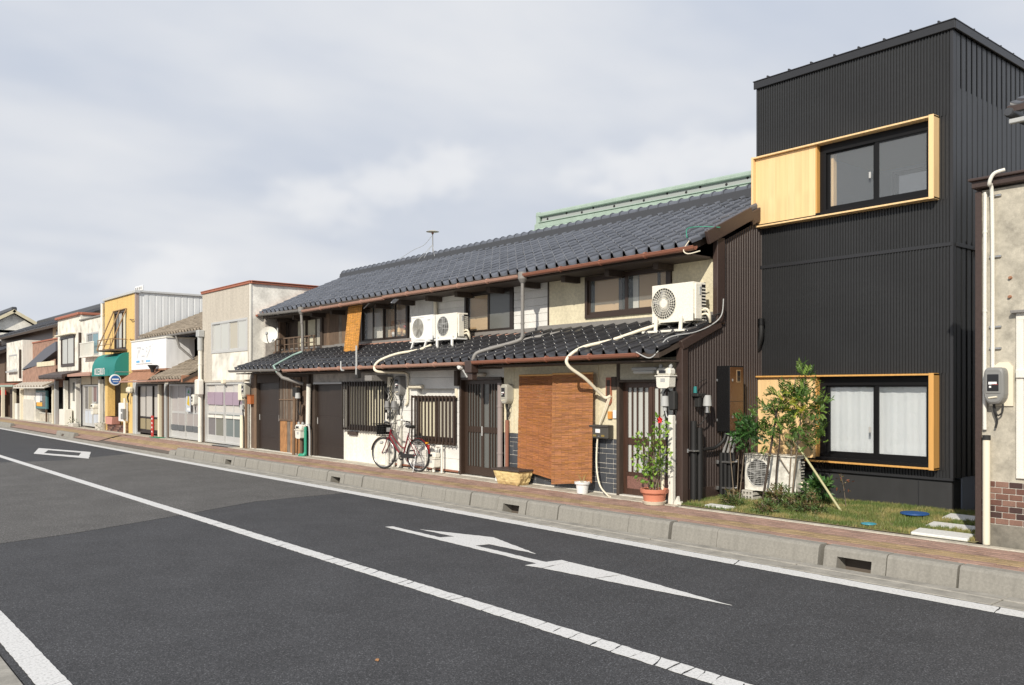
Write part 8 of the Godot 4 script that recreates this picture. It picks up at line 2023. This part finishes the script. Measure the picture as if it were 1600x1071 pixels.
	leaf_cloud(blk, "weeds", leaf_shape(0.1, 0.03).mesh(), [[Vector3(-42.2, 0.42, Z + 0.25), 0.2, 1.0]], 40, [Color(0.06, 0.11, 0.03), Color(0.1, 0.12, 0.04)])

func brown_house() -> void:
	var o := thing("brown_sheet_house", "house with brown sheet walls, a grey lean-to roof and a narrow white front", "house", Vector3(-52.0, GY, -10.0))
	var Z := FZ
	B(o, "core", M.dark_wood, -54.2, -46.3, 0.1, 4.3, -15.0, Z - 0.6)
	P(o, "upper_wall", S().sheet(Vector3(-54.2, 0, Z - 0.5), Vector3(1, 0, 0), Vector3(0, 0, 1), rib_profile(7.8, 0.3, 0.015, 0.5, 0.1), 2.0, 4.45), M.brown_sheet)
	B(o, "roof_edge", M.rust_trim, -54.3, -46.2, 4.43, 4.5, -15.0, Z - 0.45)
	P(o, "lower_wall", S().sheet(Vector3(-54.2, 0, Z + 0.0), Vector3(1, 0, 0), Vector3(0, 0, 1), rib_profile(7.7, 0.3, 0.015, 0.5, 0.1), 2.1, func(x: float) -> float: return 2.9 + x * 0.06), M.brown_sheet)
	var lt := S()
	lt.prism([Vector2(0, 2.95), Vector2(7.6, 3.45), Vector2(7.6, 4.0), Vector2(4.0, 3.45)], 0.05, Transform3D(Basis(Vector3(1, 0, 0), Vector3(0, 1, -0.6).normalized(), Vector3(0, 0.5, 0.85).normalized()), Vector3(-54.1, -0.0, Z + 1.6)))
	P(o, "lean_to_roof", S().prism([Vector2(-0.1, 2.98), Vector2(3.6, 3.12), Vector2(7.8, 3.75), Vector2(7.8, 4.2), Vector2(5.5, 3.95)], 0.5, Transform3D(Basis.IDENTITY, Vector3(-54.2, 0, Z - 0.48))), M.grey_roof)
	B(o, "cream_strip", M.cream, -50.4, -46.6, 3.05, 3.28, Z + 0.01, Z + 0.05)
	# narrow white front at the left
	B(o, "white_front", M.shop_white, -58.7, -54.2, 2.35, 4.62, -14.0, Z)
	B(o, "white_side", M.white_pipe, -54.2, -54.12, 2.3, 4.6, -13.0, Z + 0.01)
	window(o, -57.9, -55.6, 2.95, 3.9, Z + 0.02, M.alu, [M.frosted, mat(Color(0.15, 0.22, 0.25), 0.3)], 0.08, 0.1)
	B(o, "sill", M.grey_light, -58.0, -55.5, 2.86, 2.94, Z, Z + 0.18)
	downpipe(o, [Vector3(-54.5, 4.1, Z + 0.06), Vector3(-54.5, 2.5, Z + 0.06)], 0.06, M.frame_brown)
	B(o, "canopy", M.copper_green, -58.5, -54.3, 2.02, 2.14, Z, Z + 0.5, 0.02); B(o, "canopy_roof", M.rust_trim, -58.7, -54.0, 2.14, 2.22, Z - 0.1, Z + 0.45, 0.02)
	B(o, "ground_wall", M.shop_white, -54.2, -51.2, 0.22, 2.05, Z - 0.5, Z - 0.05); B(o, "grey_wall", M.concrete, -54.2, -51.4, 0.22, 1.35, Z - 0.5, Z - 0.02)
	B(o, "dark_door", M.dark_wood, -58.3, -56.6, 0.22, 1.9, Z - 0.3, Z - 0.1)
	B(o, "gap_wall", M.dark_void, -58.6, -54.2, 0.1, 2.05, Z - 1.0, Z - 0.31)
	for x in [-59.6, -56.2, -54.25, -46.7]: B(o, "post", M.cream_pipe, x - 0.09, x + 0.09, 0.22, 2.05, Z - 0.05, Z + 0.12, 0.01)
	B(o, "white_box", M.white_pipe, -55.8, -55.1, 0.22, 1.1, Z - 0.05, Z + 0.1, 0.01)
	# hood with a row of pale tiles over the alcove
	var hd := P(o, "hood", S().prism([Vector2(0, 0.22), Vector2(0.5, 0.0), Vector2(0.5, -0.06), Vector2(0, 0.1)], 7.5, Transform3D(Basis(Vector3(0, 0, 1), Vector3(0, 1, 0), Vector3(-1, 0, 0)), Vector3(-46.5, 2.0, Z))), M.mortar)
	for i in 22: P(hd, "hood_tile", S().tube([Vector3(-53.8 + i * 0.33, 2.23, Z + 0.02), Vector3(-53.8 + i * 0.33, 2.03, Z + 0.5)], 0.07, 6), M.oldtile1 if i % 2 else M.mortar)
	B(o, "alcove_floor", M.concrete, -51.2, -46.6, 0.1, 0.235, Z - 0.9, Z + 0.3)
	B(o, "alcove_back", M.dark_void, -51.3, -46.5, 0.2, 2.1, Z - 0.62, Z - 0.58)
	var nb := thing("notice_board", "teal-framed notice board with white and yellow posters in the dark alcove", "notice board", Vector3(-50.4, GY, Z - 0.1))
	P(nb, "cabinet", S().cbox(Vector3(-50.3, 1.36, Z - 0.12), Vector3(3.0, 0.95, 0.12), 0.02), mat(Color(0.08, 0.20, 0.22), 0.5))
	B(nb, "back_panel", M.frosted_dark, -51.65, -48.95, 1.0, 1.75, Z - 0.06, Z - 0.052)
	for q in [[-50.6, 1.45, 0.9, 0.5, "white"], [-49.9, 1.5, 0.5, 0.4, "pale_blue"], [-51.3, 1.4, 0.5, 0.2, "frosted"]]: B(nb, "notice", M[q[4]], q[0] - q[2] * 0.5, q[0] + q[2] * 0.5, q[1] - q[3] * 0.5, q[1] + q[3] * 0.5, Z - 0.052, Z - 0.046)
	B(nb, "yellow_notice", mat(Color(0.7, 0.38, 0.05), 0.6), -50.9, -49.6, 1.02, 1.22, Z - 0.046, Z - 0.042)
	for x in [-51.6, -49.0]: B(nb, "leg", M.old_wood, x - 0.05, x + 0.05, 0.22, 0.9, Z - 0.15, Z - 0.08)
	var st := thing("low_wall", "low cream block wall under the notice board", "wall", Vector3(-50, GY, Z - 0.3))
	P(st, "wall", S().cbox(Vector3(-49.9, 0.42, Z - 0.3), Vector3(2.4, 0.42, 0.14), 0.03), M.sill)
	P(st, "coping", S().cbox(Vector3(-49.9, 0.65, Z - 0.3), Vector3(2.5, 0.06, 0.2), 0.02), M.concrete)
	var rb := thing("red_stall", "bright red hood on pale posts at the far left end of the street", "hood", Vector3(-60.5, GY, Z + 0.2))
	P(rb, "hood", S().prism([Vector2(-0.9, 1.55), Vector2(0.9, 1.55), Vector2(0.8, 1.85), Vector2(-0.8, 1.85)], 0.7, Transform3D(Basis.IDENTITY, Vector3(-60.9, 0, Z - 0.2))), M.gloss_red)
	for x in [-61.6, -60.2]: P(rb, "post", S().tube([Vector3(x, GY, Z + 0.3), Vector3(x, 1.56, Z + 0.3)], 0.07, 8), M.cream_pipe)

func simple_house(called: String, label: String, x0: float, x1: float, zf: float, zb: float, eave: float, rise: float, wall: Material, tiles: String, gable_trim: Material = null) -> Node3D:
	var o := thing(called, label, "house", Vector3((x0 + x1) * 0.5, GY, zf))
	B(o, "wall", wall, x0 + 0.3, x1 - 0.3, 0.1, eave, zb, zf)
	var d := (zf - zb) * 0.5; var zm := (zf + zb) * 0.5
	var fr := Transform3D(Basis(Vector3(0, 0, -1), Vector3(0, 1, 0), Vector3(1, 0, 0)), Vector3(x0, 0, 0))
	var rf := P(o, "roof", S().prism([Vector2(-zf - 0.6, eave - 0.25), Vector2(-zm, eave + rise), Vector2(-zb + 0.6, eave - 0.25), Vector2(-zb + 0.6, eave - 0.4), Vector2(-zm, eave + rise - 0.2), Vector2(-zf - 0.6, eave - 0.4)], x1 - x0, fr), M.dark_wood)
	var sl := (rise + 0.25) / (d + 0.6)
	tile_slope(rf, x0, x1, eave - 0.24, zf + 0.6, sl, int((d + 0.6) * sqrt(1 + sl * sl) / 0.30), tiles, 0.33, 0.30)
	flush_tiles(0)
	P(rf, "ridge", S().cbox(Vector3((x0 + x1) * 0.5, eave + rise + 0.1, zm), Vector3(x1 - x0, 0.3, 0.35), 0.06), M.ridge)
	P(o, "gable", S().prism([Vector2(-zf + 0.0, eave - 0.2), Vector2(-zm, eave + rise - 0.22), Vector2(-zb, eave - 0.2)], 0.1, Transform3D(fr.basis, Vector3(x1 - 0.4, 0, 0))), wall)
	if gable_trim:
		for sg in [-1.0, 1.0]:
			P(o, "barge_board", S().cbox(Vector3(x1 + 0.02, eave + rise * 0.5 - 0.16, zm + sg * (d + 0.5) * 0.5), Vector3(0.1, 0.22, (d + 0.6) * sqrt(1 + sl * sl) * 1.02), 0.01, Basis(Vector3(1, 0, 0), atan(sl) * sg)), gable_trim)
	return o

func background() -> void:
	simple_house("gabled_house", "far house with a pale gable and cream barge boards above the brown sheet house", -84.0, -70.0, -10.2, -14.6, 6.1, 1.4, M.side_white, "lowtile", M.cream)
	var h := simple_house("dark_tiled_house", "dark timber house with a long tiled roof behind the narrow white front", -68.0, -46.3, -11.2, -16.0, 5.5, 0.95, M.door_red, "lowtile", null)
	B(h, "cream_wall", M.cream, -52.5, -46.4, 4.3, 5.4, -11.3, -11.15); B(h, "window", M.frosted_dark, -51.6, -50.8, 4.5, 5.1, -11.15, -11.12)
	simple_house("dark_tiled_house", "small dark-tiled house end peeping over the cream shop", -48.8, -41.0, -12.2, -16.5, 5.05, 0.9, M.cream, "oldtile", null)
	var p := simple_house("tile_house", "low old-tiled roof behind the plaster shop", -36.0, -24.5, -15.4, -20.0, 4.9, 0.9, M.grey_wall, "oldtile", null)
	# far end of the street
	for i in 4:
		simple_house("far_house", ["timber house next beyond the narrow white front", "second house beyond the narrow white front, mostly hidden", "third house beyond the narrow white front, farthest but one", "farthest house at the vanishing end of the street"][i], -68.0 - i * 9.0, -60.2 - i * 9.0, -10.2, -16.0, 4.3 + 0.3 * (i % 2), 1.3, [M.old_wood, M.shop_white, M.grey_wall, M.cream][i], "lowtile", null)
	# copper ridge of the hall behind
	var o := thing("copper_roofed_hall", "hall behind the row house with a verdigris copper ridge and grey ridge panel", "hall", Vector3(-17.5, GY, -19.3))
	var tilt := Basis(Vector3(0, 1, 0), 0.078)
	var c := Vector3(-16.6, 0, -19.35)
	var q := func(x: float, y: float, z: float) -> Vector3: return c + tilt * Vector3(x, y, z)
	P(o, "wall", S().box(q.call(0, 2.4, -0.5), Vector3(8.0, 4.8, 7.0), tilt), M.grey_wall)
	P(o, "roof", S().prism([Vector2(-5.2, 4.4), Vector2(-0.3, 6.95), Vector2(0.3, 6.95), Vector2(5.2, 4.4), Vector2(5.2, 4.2), Vector2(-5.2, 4.2)], 9.0, Transform3D(tilt * Basis(Vector3(0, 0, -1), Vector3(0, 1, 0), Vector3(1, 0, 0)), q.call(-4.5, 0, 0))), M.copper_green)
	P(o, "ridge_skirt", S().prism([Vector2(-0.62, 6.72), Vector2(-0.36, 7.09), Vector2(0.36, 7.09), Vector2(0.62, 6.72)], 9.1, Transform3D(tilt * Basis(Vector3(0, 0, -1), Vector3(0, 1, 0), Vector3(1, 0, 0)), q.call(-4.55, 0, 0))), M.copper_green)
	P(o, "ridge_panel", S().box(q.call(0, 7.39, 0), Vector3(8.9, 0.24, 0.42), tilt), M.copper_panel)
	P(o, "ridge_flange", S().cbox(q.call(0, 7.185, 0), Vector3(9.1, 0.17, 0.56), 0.02, tilt).cbox(q.call(0, 7.285, 0), Vector3(9.1, 0.03, 0.62), 0.01, tilt), M.copper_green)
	P(o, "ridge_cap", S().cbox(q.call(0, 7.52, 0), Vector3(9.3, 0.11, 0.62), 0.02, tilt).cbox(q.call(0, 7.60, 0), Vector3(9.3, 0.06, 0.36), 0.02, tilt), M.copper_green)
	for i in 14: P(o, "rivet", S().lathe([Vector2(0, 0.02), Vector2(0.035, 0.012), Vector2(0.04, 0.0)], q.call(-4.2 + i * 0.64 + (0.18 if i % 3 else 0.0), 7.40 + (0.04 if i % 2 else -0.03), 0.21), 8, tilt * Basis(Vector3(1, 0, 0), PI / 2)), M.black)
	for sg in [-1.0, 1.0]:
		P(o, "ridge_end", S().cbox(q.call(4.58 * sg, 7.32, 0), Vector3(0.16, 0.62, 0.60), 0.03, tilt).cbox(q.call(4.72 * sg, 7.16, 0.0), Vector3(0.18, 0.28, 0.5), 0.06, tilt).cbox(q.call(4.8 * sg, 6.98, 0.1), Vector3(0.22, 0.2, 0.5), 0.06, tilt), M.copper_green)
	P(o, "end_ornament", S().lathe([Vector2(0, -0.42), Vector2(0.22, -0.36), Vector2(0.30, -0.1), Vector2(0.22, 0.22), Vector2(0.12, 0.40), Vector2(0, 0.46)], q.call(4.95, 7.34, 0.05), 9), M.dark_wood)
	# antenna on the ridge
	var a := thing("antenna", "thin antenna with a small cream disc on the ridge of the row house", "antenna", Vector3(-18.55, 5.3, -12.8))
	P(a, "mast", S().tube([Vector3(-18.53, 5.28, -12.8), Vector3(-18.55, 5.93, -12.8)], 0.014, 6), M.grey_box)
	P(a, "disc", S().lathe([Vector2(0, 0.03), Vector2(0.1, 0.022), Vector2(0.17, 0.0), Vector2(0.1, -0.012), Vector2(0, -0.015)], Vector3(-18.55, 5.95, -12.8), 16), M.cream_pipe)
	P(a, "hub", S().lathe([Vector2(0, 0.03), Vector2(0.03, 0.02), Vector2(0.03, -0.05), Vector2(0, -0.06)], Vector3(-18.55, 5.94, -12.8), 8), M.gutter_brown)
	for g in [Vector3(-18.95, 5.24, -12.62), Vector3(-18.2, 5.26, -12.62), Vector3(-18.5, 5.24, -12.5)]: P(a, "stay", S().tube([Vector3(-18.55, 5.62, -12.8), g], 0.005, 5), M.grey_light)
	P(a, "wire", S().tube(spline([Vector3(-18.6, 5.84, -12.8), Vector3(-18.95, 5.66, -12.8), Vector3(-19.5, 5.58, -12.8), Vector3(-20.4, 5.36, -12.8)]), 0.006, 5), M.grey_light)

func _ready() -> void:
	rng.seed = 20240611
	make_camera_and_light()
	make_textures()
	make_materials()
	make_ground()
	row_house()
	black_house()
	plaster_house()
	white_shop()
	garden()
	old_tile_shop()
	yellow_shop()
	cream_shop()
	brown_house()
	background()
	wall_things()
	path_things()
